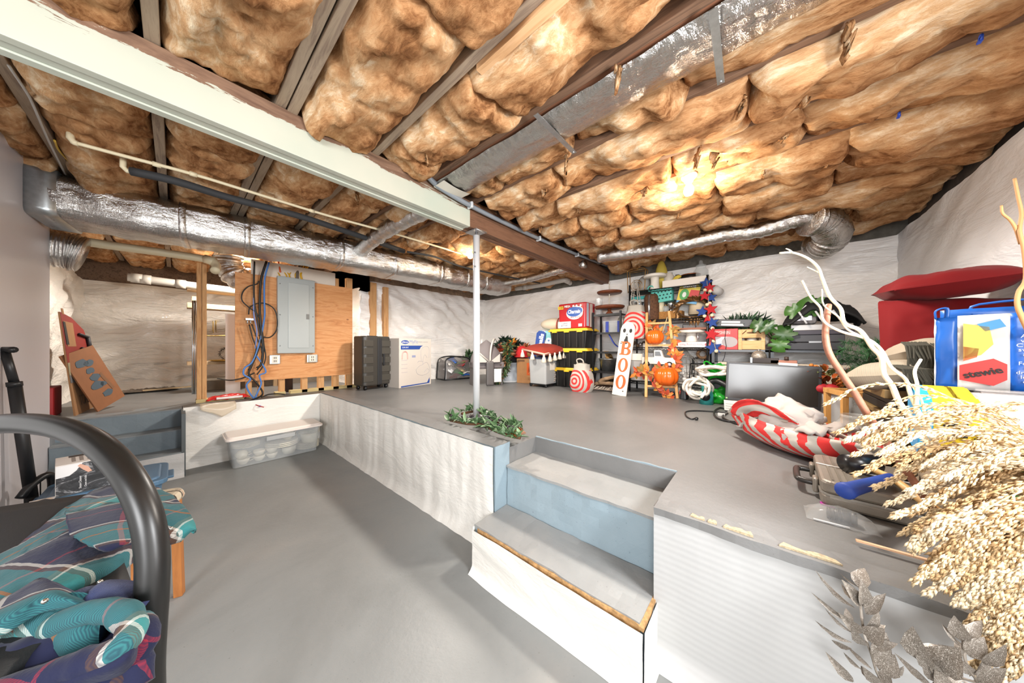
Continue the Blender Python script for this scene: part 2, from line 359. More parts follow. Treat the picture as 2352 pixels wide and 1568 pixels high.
# ceiling
deck = struct(B().box(-3, 5.5, -3, 8.2, 3.03, 3.1).build('ceiling', mat('3a2b20', .9, noise=.3)))
M_joist = wood('837060', 'a3907a', .8, 1); M_joist_d = wood('5a4231', '7d5e48', .8, 1)
JX = [-.57, -.07, .44, .965, 1.425, 1.94, 2.40, 2.87, 3.36, 3.84, 4.32, 4.80]
for i, x in enumerate(JX):
    xs = [(x-.025, x+.025)]
    if i == 2: xs = [(x-.055, x-.005), (x+.002, x+.052)]
    for x0, x1 in xs:
        m = M_joist if i < 4 else M_joist_d
        for y0, y1, z0 in ((-1.25, 2.26, 2.80+random.uniform(-.008, .01)), (2.27, 8.0 if x < 2.2 else 5.6, 2.80+random.uniform(-.01, .01))):
            B().box(x0, x1, y0, y1, z0, 3.02).build('joist', m, deck, bevel=.004)
BX = [-1.05]+JX+[5.3]
def batt(x0, x1, y0, y1, zb, over, seed, nu, nv, ends=(1, 1)):
    W = x1-x0; Lh = y1-y0; rnd = random.Random(seed); tx = rnd.uniform(-.02, .02); ty = rnd.uniform(-.03, .03)
    e0 = rnd.uniform(-.05, .05); e1 = rnd.uniform(-.05, .05)
    def fn(u, v):
        u = .5-.5*math.cos(PI*u)*(1-.25*(1-abs(math.cos(PI*u)))); a = 1-abs(2*u-1)**5
        dv = min(v*Lh, (1-v)*Lh); c = 1-max(0, 1-dv/.07)**2.5
        p = (max(0, a)**.5)*(max(0, c)**.6)
        X = x0+W*u; Y = y0+Lh*v
        big = fr(Vector((X*2.3, Y*1.5, seed*3.7)), 3); mid = fr(Vector((X*6, Y*3.6, seed*1.3)), 4); fi = fr(Vector((X*21, Y*11, seed*.7)), 3)
        crease = -abs(fr(Vector((X*2.2+mid*.3, Y*2.6, seed*2.1+50)), 2))
        z = 2.92-(2.92-zb)*p + (big*.05+mid*.040+fi*.016+(crease+.2)*.085)*(.15+p) + tx*(2*u-1)+ty*(2*v-1)
        s_ = 1 if u > .5 else -1
        X += s_*(over*p**.5)*abs(2*u-1) + .035*abs(2*u-1)**3*fr(Vector((Y*4, seed, 1 if u < .5 else 5)), 4)
        Y += abs(2*v-1)**4*(.08*fr(Vector((X*6, seed, 11 if v < .5 else 15)), 4) + (e0 if v < .5 else e1)*(2*u-1)) + mid*.012
        return (X, Y, z)
    return B().grid(lambda u, v: fn(1-u, v), nu, nv).build('insulation_batt', MI, deck)
sd = 0; rb = random.Random(21)
for i in range(len(BX)-1):
    x0, x1 = BX[i]+.028, BX[i+1]-.028
    if i == 3: x0 += .03
    if i == 5: continue
    yend = 8.0 if x1 < 2.3 else 5.55
    cuts = [-1.2]
    while cuts[-1] < 2.0: cuts.append(cuts[-1]+rb.choice((.5, .75, 1.0, 1.25, .35)))
    cuts[-1] = 2.19 if x1 < 1.5 else 2.05
    if cuts[-1]-cuts[-2] < .25: cuts.pop(-2)
    segs = list(zip(cuts, cuts[1:])); cuts = [2.31]
    while cuts[-1] < yend-.3: cuts.append(cuts[-1]+rb.uniform(.5, 1.3))
    cuts[-1] = yend; segs += list(zip(cuts, cuts[1:]))
    for y, y1 in segs:
        sd += 1; ym = (y+y1)/2; near = x0*x0+ym*ym < 8
        over = .008 if i < 5 else rb.uniform(.02, .05)
        zb = rb.uniform(2.72, 2.765) if i < 7 else rb.uniform(2.705, 2.75)
        k = .019 if near else .025
        batt(x0, x1, y-.015, y1+.015, zb, over, sd, int((x1-x0)/k), min(80, max(8, int((y1-y)/k))))
for y0, y1 in ((2.31, 3.3), (3.3, 4.2), (4.2, 5.5)): batt(1.455, 1.91, y0, y1, 2.75, .01, int(y0*90), 14, 26)
# ragged strips of wool beside the flat duct
for y0, y1 in ((-1.1, -.45), (-.43, .35), (.37, 1.0), (1.02, 1.7), (1.72, 2.15)): batt(1.74, 1.915, y0, y1, 2.79, .005, 300+int(y0*10), 10, 26)
struct(B().box(2.2, 2.35, 5.5, 8.1, 2.40, 3.03).build('trim_12', mat('8a7460', .9, noise=.3)))
# shreds of wool hanging from the batts
rs_ = random.Random(88)
for px, py in ((1755, 385), (1640, 350), (1600, 345), (1300, 355), (1330, 470), (1240, 520), (1420, 150), (1700, 230), (1950, 60), (1250, 420), (1800, 300), (1480, 430), (820, 440), (1010, 590), (1130, 600), (1850, 210), (980, 345), (1560, 480), (2050, 330), (1900, 350)):
    p = onz(px, py, 2.77); L = rs_.uniform(.05, .11); w0 = rs_.uniform(.03, .09); a0 = rs_.uniform(0, 3.1); sx, sy = math.cos(a0), math.sin(a0)
    def sh(u, v, p=p, L=L, w0=w0, sx=sx, sy=sy):
        k = fr(Vector((u*3+p.x*9, v*3, p.y*7)), 3); wd = w0*(1-.75*v)*(u-.5); return (p.x+sx*wd+k*.03, p.y+sy*wd+.03*k, p.z-L*v*(1+.5*k)-.01*math.sin(u*9))
    B().grid(sh, 8, 8, thick=.010).build('wool_shred', MI, deck)
struct(B().box(2.2, 2.35, 5.5, 8.1, 2.40, 3.03).build('trim_12', mat('4a4038', .9, noise=.3)))
# ---------------------------------------------------------------- beam, post, ducts, pipes
def px_path(pts, fn, val, n=5): return smoothpath([fn(a, b, val) for a, b in pts], n)
def m_beam():
    a = N('peeling_beam_paint'); co = a.coords((.9, 6, 6)); n1 = a.noise(3.5, co, 6, .7, .5)
    tc = a.n('ShaderNodeTexCoord'); sp = a.n('ShaderNodeSeparateXYZ'); a.l(tc, 'Object', sp, 0)
    mr = a.n('ShaderNodeMapRange'); mr.inputs[1].default_value = 2.64; mr.inputs[2].default_value = 2.80; mr.inputs[3].default_value = .16; mr.inputs[4].default_value = .78; a.l(sp, 2, mr, 0)
    mx = a.n('ShaderNodeMath', operation='GREATER_THAN'); a.l(mr, 0, mx, 0); a.l(n1, 0, mx, 1)
    n2 = a.noise(1.2, a.coords(), 3); pr = a.ramp(n2, 0, [(.35, 'b0b7a9'), (.55, 'bdbeaf'), (.7, 'c4bfb0')])
    wr = a.ramp(n1, 0, [(.35, '6b5040'), (.6, '8d6f5a')])
    m = a.n('ShaderNodeMix', data_type='RGBA'); a.l(mx, 0, m, 0); a.l(pr, 0, m, 6); a.l(wr, 0, m, 7); a.l(m, 2, a.b, 'Base Color')
    a.set(rough=.5); a.bump(n1, 0, .12, .004); return a.m
M_bare = wood('5b3d2a', '7a5640', .7, 0)
t = thing('ceiling_beam', 'built-up timber ceiling beam painted pale green with peeling brown upper edge', 'beam', (0, 2.24, 0))
xe = ony(1079, 510, 2.17).x
for k, (y0, y1, z0, z1) in enumerate(((-.075, -.028, 2.548, 2.80), (-.026, .026, 2.553, 2.80), (.028, .078, 2.545, 2.80))):
    B().box(-1.2, xe, y0, y1, z0, z1).build('painted_plank', m_beam(), t, bevel=.003)
    B().box(xe-.005, 5.3, y0+.002, y1-.002, z0+.002, z1).build('bare_plank', M_bare, t, bevel=.003)['label'] = 'unpainted brown end of the beam'
pp = Vector((2.0, 2.2, 0))
t = thing('steel_post', 'silver painted round steel post standing under the ceiling beam', 'post', (pp.x, pp.y, PZ))
st = mat('dcdddf', .32, .12)
B().cyl((0, 0, .012), (0, 0, 1.84), .034, n=24).build('pole', st, t)
B().box(-.06, .06, -.06, .06, 0, .012).build('base_plate', st, t)
b = B().box(-.07, .07, -.075, .09, 1.872, 1.882).cyl((0, 0, 1.80), (0, 0, 1.872), .014); b.cyl((-.07, -.075, 1.87), (.07, -.075, 1.87), .006); b.build('top_plate', mat('b9b9bb', .35, .9), t)
for z in (1.66, 1.52): B().cyl((-.04, -.02, z), (.045, .01, z), .007).build('pin', mat('8a8a8c', .4, .9), t)
M_foil = m_foil(); M_galv = mat('b7bdc0', .32, .9, noise=.12, nscale=30)
def rrpath(p0, p1, w, h0, h1, r, nseg, seed=0, amp=.006):   # rounded rectangular duct between two points
    b = B(); prof = []
    for sx, sy, a0 in ((1, 1, 0), (-1, 1, PI/2), (-1, -1, PI), (1, -1, 1.5*PI)):
        for k in range(6): a = a0+k*PI/10; prof.append((sx, sy, math.cos(a), math.sin(a)))
    t = (p1-p0).normalized(); sd_ = Vector((t.y, -t.x, 0))*-1; m = len(prof); vs = []
    for i in range(nseg+1):
        u = i/nseg; c = p0.lerp(p1, u); h = h0+(h1-h0)*u
        for sx, sy, ca, sa in prof:
            x = sx*(w/2-r)+r*ca; z = sy*(h/2-r)+r*sa
            d = fr(Vector((u*30, x*6, z*6+seed)), 3)*amp + amp*.6*math.sin(u*150+x*8)*(.5+.5*fr(Vector((u*9, seed, 0)), 2))
            vs.append(c + sd_*(x+d*ca) + Vector((0, 0, z+d*sa)))
    fs = [(i*m+j, i*m+(j+1) % m, (i+1)*m+(j+1) % m, (i+1)*m+j) for i in range(nseg) for j in range(m)]
    fs += [tuple(range(m-1, -1, -1)), tuple(range(nseg*m, nseg*m+m))]
    return b.add(vs, fs, True)
t = thing('main_duct', 'long foil-wrapped main duct running over the electrical panel', 'duct', (0, 0, 0))
d0, d1 = Vector((-.735, 4.50, 2.59)), Vector((4.32, 3.98, 2.585))
rrpath(d0, d1, .54, .36, .33, .12, 150, 1, .012).build('insulation_wrap', M_foil, t)
dv = (d1-d0)
for u in (.155, .245, .42, .555, .70, .80, .88):
    c0 = d0+dv*u; rrpath(c0, c0+dv*.009, .552, .370-.03*u, .370-.03*u, .125, 2, 3, .001).build('strap', M_foil, t)
rrpath(d0+dv*.001, d0+dv*.03, .55, .37, .37, .05, 2, 5, 0).build('collar', M_galv, t)['label'] = 'bare galvanised collar at the near end'
# flat panned duct
t = thing('flat_duct', 'flat foil-faced duct set between two joists above the stairs', 'duct', (0, 0, 0))
def ff(u, v):
    x = 1.455+.27*u; y = -1.15+3.27*v
    return (x, y, 2.775-.032*math.sin(PI*u)**.6 + fr(Vector((x*14, y*5, 3)), 4)*.010)
B().grid(lambda u, v: ff(1-u, v), 18, 110).build('foil_face', M_foil, t)
B().box(1.45, 1.73, -1.15, 2.13, 2.80, 2.81).build('backing', mat('8b5a3f', .8), t)
def fe(u, v): return (1.45+.28*u, 1.99+.15*v, 2.752-.012*math.sin(PI*u)-.004)
B().grid(lambda u, v: fe(1-u, v), 8, 3).build('white_tape', mat('d8d2c6', .6), t)
for k, (a, c) in enumerate((((1230, 262), (1320, 352)), ((1638, 20), (1656, 192)))):
    p, q = onz(*a, 2.728), onz(*c, 2.745); b = B()
    t = thing('duct_strap', 'galvanised steel strap holding the flat foil duct, %s' % ('nearer the ceiling beam' if k == 0 else 'at the top edge of the photograph'), 'strap', p, group='duct straps')
    b._bar((0, 0, 0), q-p, .032, .003); b.build('band', M_galv, t)
    B().cyl((q-p)*.96+Vector((0, 0, -.006)), (q-p)*.96+Vector((0, 0, .02)), .007, n=8).build('screw', M_galv, t)
# flexible ducts along the far wall
def flex(name, label, pts, r, m=M_foil, seed=0):
    pts = smoothpath(pts, 14); rs = [r*(1+.16*fr(Vector((i*.55, seed, 0)), 3)+.04*math.sin(i*1.7)) for i in range(len(pts))]
    return tag(B().tube(pts, rs, 18).build(name, m), label, 'duct')
flex('flexible_duct', 'sagging silver flexible duct slung under the joists along the back wall', [onz(a, c, z) for a, c, z in ((1375, 590, 2.66), (1480, 575, 2.64), (1560, 562, 2.62), (1660, 540, 2.66), (1740, 530, 2.64), (1840, 502, 2.68), (1880, 500, 2.70))], .078)
flex('flexible_duct', 'silver elbow duct dropping to the top of the back wall sheet', [onx(1858, 505, 4.15), onx(1890, 508, 4.25), onx(1912, 535, 4.4), onx(1893, 560, 4.55), onx(1880, 560, 4.7)], .145, seed=4)
flex('flexible_duct', 'silver flexible duct continuing left of the bare beam end', [onz(a, c, z) for a, c, z in ((1345, 606, 2.66), (1280, 622, 2.64), (1215, 640, 2.62), (1150, 652, 2.60))], .06, seed=7)
flex('flexible_duct', 'silver branch duct rising from the main duct towards the joists', [onz(a, c, z) for a, c, z in ((815, 590, 2.62), (850, 555, 2.66), (910, 515, 2.72), (985, 480, 2.78))], .085, seed=9)
flex('flexible_duct', 'crumpled foil duct end poking out beside the grey partition', [ony(60, 560, 5.1), ony(130, 572, 5.1), ony(165, 578, 5.1), ony(190, 585, 5.1)], .17, seed=11)
flex('flexible_duct', 'dull foil elbow duct behind the top of the plywood board', [ony(525, 590, 5.75), ony(528, 615, 5.75), ony(548, 640, 5.7), ony(590, 640, 5.75)], .15, seed=13)
strap_b = B()
t = thing('pipe_hanger', 'small metal band around the sagging flexible duct', 'strap', onz(1659, 540, 2.66))
b = B(); b.tube([(.0, .075*math.cos(a), .075*math.sin(a)) for a in [i*PI/8 for i in range(16)]], .006, 6, True); b.build('band', M_galv, t)
# pipes
M_cpvc = mat('dccfae', .4); M_pvc = mat('b5b0a7', .35); M_foam = mat('2c2d2f', .75, bump=.3); M_grey = mat('7e858c', .45)
t = thing('water_pipe', 'thin cream plastic water pipe running along the joists on the left', 'pipe', (0, 0, 0))
zp = 2.71; pts = [onz(a, c, zp) for a, c in ((162, 325), (300, 362), (444, 400), (600, 448), (757, 496), (925, 542), (1085, 590))]
B().tube(smoothpath(pts, 4), .0125, 8).build('pipe', M_cpvc, t)
p = pts[0]; B().tube([p+Vector((0, 0, .12)), p+Vector((0, 0, .02)), p+Vector((.015, 0, .0)), pts[0].lerp(pts[1], .12)], .018, 8).build('elbow', M_cpvc, t)
for a, c in ((360, 378), (444, 400), (716, 484)):
    q = onz(a, c, zp); B().cyl(q-Vector((.02, 0, 0)), q+Vector((.02, 0, 0)), .018, n=8).build('coupling', M_cpvc, t)
t = thing('insulated_pipe', 'water pipe in black foam sleeve below the thin cream pipe', 'pipe', (0, 0, 0))
zp = 2.66; pts = [onz(a, c, zp) for a, c in ((300, 393), (400, 415), (520, 452), (620, 478), (700, 500), (800, 533), (928, 577))]
B().tube(smoothpath(pts, 4), .03, 10).build('foam_sleeve', M_foam, t)
p = onz(283, 390, zp); B().tube([p+Vector((-.0, 0, .12)), p+Vector((0, 0, .02)), p+Vector((.02, 0, 0)), pts[0]], .017, 8).build('elbow', M_cpvc, t)
tag(B().cyl(ony(283, 375, 4.6), ony(295, 435, 4.6), .035).build('vent_pipe', M_foam), 'short upright black pipe behind the foil main duct at left', 'pipe')
def pipe(label, pts, r, m, couplings=(), name='drain_pipe'):
    t = thing(name, label, 'pipe', (0, 0, 0)); pts = smoothpath(pts, 5) if len(pts) > 2 else [Vector(q) for q in pts]
    B().tube(pts, r, 14).build('pipe', m, t)
    for u in couplings:
        i = min(len(pts)-2, int(u*(len(pts)-1))); f = u*(len(pts)-1)-i; c = pts[i].lerp(pts[i+1], f); d = (pts[i+1]-pts[i]).normalized()
        B().cyl(c-d*.05, c+d*.05, r*1.18, n=14).build('coupling', m, t)
    return t
pipe('large cream drain pipe under the foil duct ending in an elbow over the doubled stud', [ony(140, 545, 5.3), ony(230, 560, 5.3), ony(360, 578, 5.3), ony(455, 592, 5.3), ony(488, 600, 5.25), ony(497, 612, 5.2), ony(494, 622, 5.1)], .045, M_cpvc, (.05, .62))
pipe('pale drain pipe with capped cleanout running behind the doubled stud', [ony(293, 636, 6.6), ony(400, 650, 6.6), ony(470, 659, 6.6), ony(560, 670, 6.6)], .055, M_pvc, (.06, .12, .4))
pipe('pale pipe crossing behind the two slim studs near the suitcase', [ony(812, 682, 5.9), ony(905, 658, 5.75)], .04, M_pvc, (.9,))
pipe('white drain pipe with elbow near the back corner left of the beam end', [onx(1185, 663, 4.9), onx(1240, 655, 4.9), onx(1292, 644, 4.9), onx(1303, 645, 5.0), onx(1310, 650, 5.15)], .045, M_pvc, (.75, .1))
t = thing('conduit', 'grey electrical conduit clipped along the side of the ceiling beam', 'conduit', (0, 0, 0))
B().tube(px_path([(948, 383), (975, 398), (1010, 430), (1080, 472), (1160, 512), (1240, 549), (1330, 586), (1400, 612)], ony, 2.12), .022, 10).build('tube', M_grey, t)
for a, c in ((1081, 471), (1238, 548), (1326, 585)):
    q = ony(a, c, 2.12); b = B(); b.box(-.014, .014, -.03, .04, -.03, .03); b.build('clip', mat('c3c6c8', .5), t, q, bevel=.01)
# thin black cable beneath the bulb end of the beam
tag(B().tube(px_path([(935, 578), (1000, 590), (1060, 612), (1150, 632), (1240, 650)], onz, 2.63), .014, 8).build('black_cable', M_foam), 'black cable sagging from the joists behind the steel post', 'cable')
for k, (pts, m, r, l) in enumerate(((((20, 150), (60, 210), (78, 245), (110, 320), (150, 400)), mat('b9b6b0', .6), .006, 'pale cable stapled down the joist beside the grey partition'),
                                 (((125, 322), (135, 345), (160, 372)), mat('c9a640', .5), .006, 'yellow cable by the top of the grey partition'))):
    tag(B().tube(px_path(pts, onz, 2.76), r, 6).build('cable', m), l, 'cable')
# light boards on the joists
tag(B().box(.99, 1.035, -1.1, 1.09, 2.765, 2.80).build('joist_strip', wood('c99a6c', 'dcb083', .7, 1)), 'new pale wooden strip fixed beside a grey joist', 'board')
# bare bulbs
def bulb(p, label, power):
    t = thing('bare_bulb_lamp', label, 'lamp', p, group='bare bulbs in porcelain holders')
    B().lathe([(.001, .0), (.058, .0), (.062, -.012), (.05, -.03), (.034, -.045), (.03, -.06), (.001, -.06)], n=20).build('lamp_holder', mat('e9e2d6', .3), t)
    B().box(-.05, .05, -.25, .3, .0, .03).build('mounting_board', wood('8a5a36', 'a8754c', .7, 1), t)
    g = N('glowing_bulb'); g.set(col='fff0d8', emit=28, ecol='ffd9a0')
    B().lathe([(.016, -.06), (.018, -.075), (.034, -.105), (.038, -.13), (.028, -.158), (.001, -.168)], n=16).build('bulb', g.m, t)
    lamp('bulb_light', 'POINT', (p.x, p.y, p.z-.20), power, .06, (1, .84, .64))
    l = lamp('added_downlight', 'SPOT', (p.x, p.y, p.z-.21), (120 if power > 16 or p.x > 1.5 else 115), .12, (1, .945, .875)); l.data.spot_size = math.radians(168); l.data.spot_blend = .4; return t  # spot added below the bare bulb to brighten the floor, no real reflector
bulb(onz(1582, 402, 2.76), 'bare bulb glowing in a white holder under the back joists', 17)
bulb(onz(1080, 566, 2.76), 'bare bulb glowing just left of the steel post', 11)
bulb(ony(551, 588, 6.0)-Vector((0, 0, -.1)), 'bare bulb glowing in the alcove behind the foil main duct', 15)
for k, (px, py) in enumerate(((2253, 86), (2065, 262), (1858, 398))):
    p = onz(px, py, 2.765); t = thing('blue_tie', 'small blue plastic tie on a joist, %s of three from the right' % ('first', 'second', 'third')[k], 'tie', p, group='blue ties on the joists'); b = B(); b.tube([(.012*math.cos(a), .0, .012*math.sin(a)) for a in [i*PI/6 for i in range(12)]], .004, 5, True); b.box(-.004, .02, -.006, .006, -.016, -.006); b.build('loop', mat('1f4fc4', .4), t)
# ---------------------------------------------------------------- shared builders for the small things
W_STUD = wood('b98552', 'cf9f6a', .65, 2); W_STUDX = wood('b98552', 'cf9f6a', .65, 0); W_PINE = wood('c8965a', 'dfb37a', .6, 2)
M_blk = mat('17181a', .4); M_white = mat('e4e0da', .4); M_cream = mat('d9cdb8', .7); M_dkg = mat('3a3a3c', .5)
M_clear = N('clear_plastic').set(col='c9cdce', rough=.12, alpha=.30, spec=.6).m
M_milky = N('milky_plastic').set(col='c2c4c4', rough=.3, alpha=.55).m
M_glass = N('thin_glass').set(col='e6ecec', rough=.04, alpha=.22, spec=.8).m
M_red = mat('b81f24', .5); M_orange = mat('e4631f', .35); M_navy = mat('1f3f86', .5); M_txt = mat('2a2a2c', .6)
def RX(px0, px1, pyb, pyt, X):   # box of the photograph -> base centre, width, height on the plane x = X
    m = (px0+px1)/2; a = onx(px0, pyb, X); b = onx(px1, pyb, X); c = onx(m, pyb, X); t = onx(m, pyt, X)
    return c, a.y-b.y, t.z-c.z
def RY(px0, px1, pyb, pyt, Y):
    m = (px0+px1)/2; a = ony(px0, pyb, Y); b = ony(px1, pyb, Y); c = ony(m, pyb, Y); t = ony(m, pyt, Y)
    return c, b.x-a.x, t.z-c.z
RZ = -PI/2
_lm = {}
def leaf_mesh(m, droop=.25, wide=1.0):
    k = (m.name, droop, wide)
    if k not in _lm:
        b = B(); b.leaf((0, 0, 0), (0, 1, 0), (0, 0, 1), 1, wide, droop); o = b.build('leaf', m); _lm[k] = o.data; bpy.data.objects.remove(o)
    return _lm[k]
def put_leaf(par, p, d, up, ln, wd, m, name='leaf', droop=.25):
    d = Vector(d).normalized(); up = Vector(up); x = d.cross(up)
    if x.length < 1e-3: x = d.orthogonal()
    x.normalize(); z = x.cross(d)
    o = bpy.data.objects.new(name, leaf_mesh(m, droop)); C.objects.link(o); o.parent = par
    M = Matrix((x*wd, d*ln, z*ln)).transposed().to_4x4(); M.translation = Vector(p); o.matrix_local = M
    return o
def rv(s=1, r=random): return Vector((r.uniform(-s, s), r.uniform(-s, s), r.uniform(-s, s)))
def needles(b, pts, n, ln, rad, rnd):   # pine or tinsel fringe along a path
    for _ in range(n):
        i = rnd.randrange(len(pts)-1); p = pts[i].lerp(pts[i+1], rnd.random()); t = (pts[i+1]-pts[i]).normalized()
        d = (t*rnd.uniform(.1, .8)+rv(1, rnd)).normalized(); q = p+d*ln*rnd.uniform(.6, 1.2); s = d.orthogonal().normalized()*rad
        b.add([p-s, p+s, q], [(0, 1, 2)])
    return b
def wool_cushion(b, w, d, h, seed=0, pw=2.5, wr=.06):
    def top(sg):
        def fn(u, v):
            a = max(0, 1-abs(2*u-1)**pw); c = max(0, 1-abs(2*v-1)**pw); p = (a*c)**.45
            k = Vector((u*3, v*3, seed+sg)); pin = 1-.10*(abs(2*u-1)**2*0+abs(2*v-1)**2)*(1-abs(2*u-1)**8)
            pin2 = 1-.10*(abs(2*u-1)**2)*(1-abs(2*v-1)**8)
            return ((u-.5)*w*pin, (v-.5)*d*pin2, sg*h/2*p*(1+wr*3*fr(k, 3)))
        return fn
    b.grid(top(1), 22, 22); b.grid(lambda u, v: top(-1)(1-u, v), 22, 22); return b
# ---------------------------------------------------------------- framing and electrics at the back left
YS = 5.42
t = thing('stud_frame', 'unfinished timber stud frame carrying the plywood board', 'framing', (0, YS, PZ))
def stud(px, pyt, pyb, wpx=10, y=YS, dy=.09, m=W_STUD, par=t, z0=None):
    a = ony(px-wpx/2, pyb, y); b_ = ony(px+wpx/2, pyt, y); zb = PZ+.0 if z0 is None else z0
    return B().box(a.x, b_.x, y-YS, y-YS+dy, zb-PZ, b_.z-PZ).build('stud', m, par, bevel=.002)
stud(457.5, 603, 920, 11, z0=PZ+.045); stud(469.5, 603, 920, 11, z0=PZ+.045)
for px in (572, 600, 648, 700, 738, 772, 803): stud(px, 640, 900, 13, YS+.02, .09)
stud(858, 650, 880, 14, 5.50); stud(887, 660, 880, 11, 5.47)
xa, xb = ony(450, 900, YS).x, ony(615, 900, YS).x; xc, xd = ony(668, 890, YS).x, ony(830, 890, YS).x
B().box(xa, ony(560, 900, YS).x, -.02, .09, 0, .045).build('bottom_plate', wood('b5a06c', 'c6b27e', .7, 0), t)
B().box(ony(632, 900, YS).x, ony(656, 900, YS).x, .0, .1, 0, .045).build('bottom_plate', wood('b5a06c', 'c6b27e', .7, 0), t)
B().box(xc, xd, .02, .13, 0, .045).build('bottom_plate', wood('b5a06c', 'c6b27e', .7, 0), t)
tag(B().cyl((ony(663, 890, 5.7).x, 5.7, PZ), (ony(663, 890, 5.7).x, 5.7, 1.2), .055).build('soil_pipe', mat('3c2a24', .6)), 'short dark brown pipe standing under the plywood board', 'pipe')
# plywood
pl = ony(539.5, 628, YS); pr = ony(808, 660, YS); zl = (ony(541, 628, YS).z+pr.z)/2; zb = (ony(538, 876, YS).z+ony(807, 860, YS).z)/2
a = N('fir_plywood'); co = a.coords((1.1, 1, 7)); n1 = a.noise(1.6, co, 5, .6, 2.2)
r = a.ramp(n1, 0, [(.25, 'b8743f'), (.42, 'cf8d54'), (.55, 'd99d66'), (.75, 'c47f48')]); vo = a.n('ShaderNodeTexVoronoi'); vo.inputs['Scale'].default_value = 3.3; a.l(a.coords((1, .2, 1.5)), 0, vo, 'Vector')
kr = a.ramp(vo, 0, [(.02, '8a4f28'), (.09, 'ffffff')]); mx = a.n('ShaderNodeMix', data_type='RGBA', blend_type='MULTIPLY'); mx.inputs[0].default_value = .8
a.l(r, 0, mx, 6); a.l(kr, 0, mx, 7); a.l(mx, 2, a.b, 'Base Color'); a.set(rough=.6)
PW, PH = pr.x-pl.x, zl-zb
t = thing('plywood_board', 'large knotty plywood backing board behind the grey electrical panel', 'board', (pl.x, YS, zb))
B().box(0, PW, -.022, -.002, 0, PH).build('sheet', a.m, t)
a0, a1 = ony(637.5, 635, 5.33), ony(723.5, 812, 5.33); ez1 = (ony(640, 635, 5.33).z+ony(724, 643, 5.33).z)/2; ez0 = ony(680, 811, 5.33).z
t = thing('electrical_panel', 'grey metal breaker panel mounted on the plywood board', 'panel', (a0.x, 5.33, ez0))
M_pan = mat('a3a8a6', .38, .15); ew, eh = a1.x-a0.x, ez1-ez0
B().box(0, ew, 0, .066, 0, eh).build('cabinet', M_pan, t, bevel=.006)
d = B().box(ew*.27, ew*.83, -.008, 0, eh*.07, eh*.93).build('door', mat('abb0ae', .35, .15), t, bevel=.003)
B().box(ew*.75, ew*.83, -.014, -.007, eh*.46, eh*.53).build('latch', mat('6d6e6c', .4, .5), d)
for x in (.06, .94):
    for z in (.1, .5, .9): B().cyl((ew*x, -.004, eh*z), (ew*x, .002, eh*z), .008, n=8).build('screw', M_galv, t)
for k, px in enumerate((632, 718)):
    c, w_, h_ = RY(px-12.5, px+12, 836 if k == 0 else 832, 815 if k == 0 else 814, 5.36)
    t = thing('outlet_box', 'metal outlet box under the %s of the breaker panel' % ('left corner' if k == 0 else 'right corner'), 'outlet', (c.x, 5.36, c.z), group='metal outlet boxes')
    B().box(-w_/2, w_/2, 0, .035, 0, h_).build('steel_box', mat('c9cfce', .3, .85), t, bevel=.006)
    B().box(-w_*.28, w_*.28, -.006, 0, h_*.12, h_*.88).build('receptacle', mat('e6dccb', .5), t)
    for z in (.33, .68):
        for x in (-.08, .08): B().box(w_*x-.004, w_*x+.004, -.008, -.005, h_*z-.014, h_*z+.014).build('slot', M_txt, t)
c, w_, h_ = RY(577, 772, 668, 612, YS+.05)
B().box(ony(577, 640, YS).x, ony(770, 640, YS).x, YS+.0, YS+.018, zl+.005, ony(680, 612, YS).z).build('board_behind', mat('ded3c4', .6))
o = bpy.data.objects['board_behind']; tag(o, 'cream board showing above the plywood behind the panel', 'board')
def cable(name, label, pts, r, m, fn=ony, val=5.28, n=6): return tag(B().tube(smoothpath([fn(p[0], p[1], p[2] if len(p) > 2 else val) for p in pts], n), r, 7).build(name, m), label, 'cable')
M_kab = mat('16130f', .45); M_kabb = mat('4d7fc4', .5); M_kabp = mat('7d8fc9', .5)
cable('black_cable', 'black cable hanging straight down the plywood and looping to the right', [(584, 600), (583, 660), (585, 700), (592, 740), (598, 780), (590, 812), (578, 840), (572, 860), (590, 880), (603, 905), (575, 920, 5.15), (552, 930, 5.0)], .011, M_kab)
cable('black_cable', 'thick black cable in the middle of the hanging bundle', [(612, 600), (600, 640), (597, 680), (597, 720), (600, 760), (604, 800), (600, 835), (590, 845)], .015, M_kab)
cable('black_cable', 'black cable making the wide upper loop left of the bundle', [(594, 645), (590, 652), (570, 658), (557, 672), (556, 690), (572, 706), (590, 720), (600, 745), (606, 790), (610, 820), (603, 842), (590, 860)], .008, M_kab)
cable('black_cable', 'black coaxial cable making the round loop over to the panel edge', [(571, 722), (574, 706), (590, 697), (610, 697), (630, 710), (637, 735), (634, 760), (618, 775), (594, 770)], .008, M_kab)
cable('black_cable', 'black coaxial cable from the splitter down to the knot', [(572, 745), (580, 775), (588, 800), (580, 830), (570, 850)], .008, M_kab)
cable('black_cable', 'second black coaxial cable leaving the splitter', [(578, 744), (590, 775), (600, 800), (602, 830), (590, 850)], .008, M_kab)
cable('black_cable', 'black cable trailing left along the foot of the plywood', [(500, 869, 5.6), (530, 873), (560, 867), (585, 856)], .009, M_kab)
cable('black_cable', 'black cable lying in an arc on the slab behind the pit wall', [(600, 912, 5.25), (620, 905, 5.3), (650, 905, 5.35), (670, 912, 5.35)], .009, M_kab)
cable('blue_cable', 'blue network cable hanging at the right of the bundle', [(618, 602), (608, 640), (607, 690), (608, 720), (604, 750), (595, 790), (580, 830), (562, 845), (560, 860), (575, 870), (566, 885), (575, 905), (590, 922, 5.15), (597, 933, 4.89)], .011, M_kabb)
cable('blue_cable', 'blue network cable looping out low on the right', [(588, 815), (605, 840), (610, 855), (596, 862), (600, 880), (592, 900), (585, 915)], .010, M_kabb)
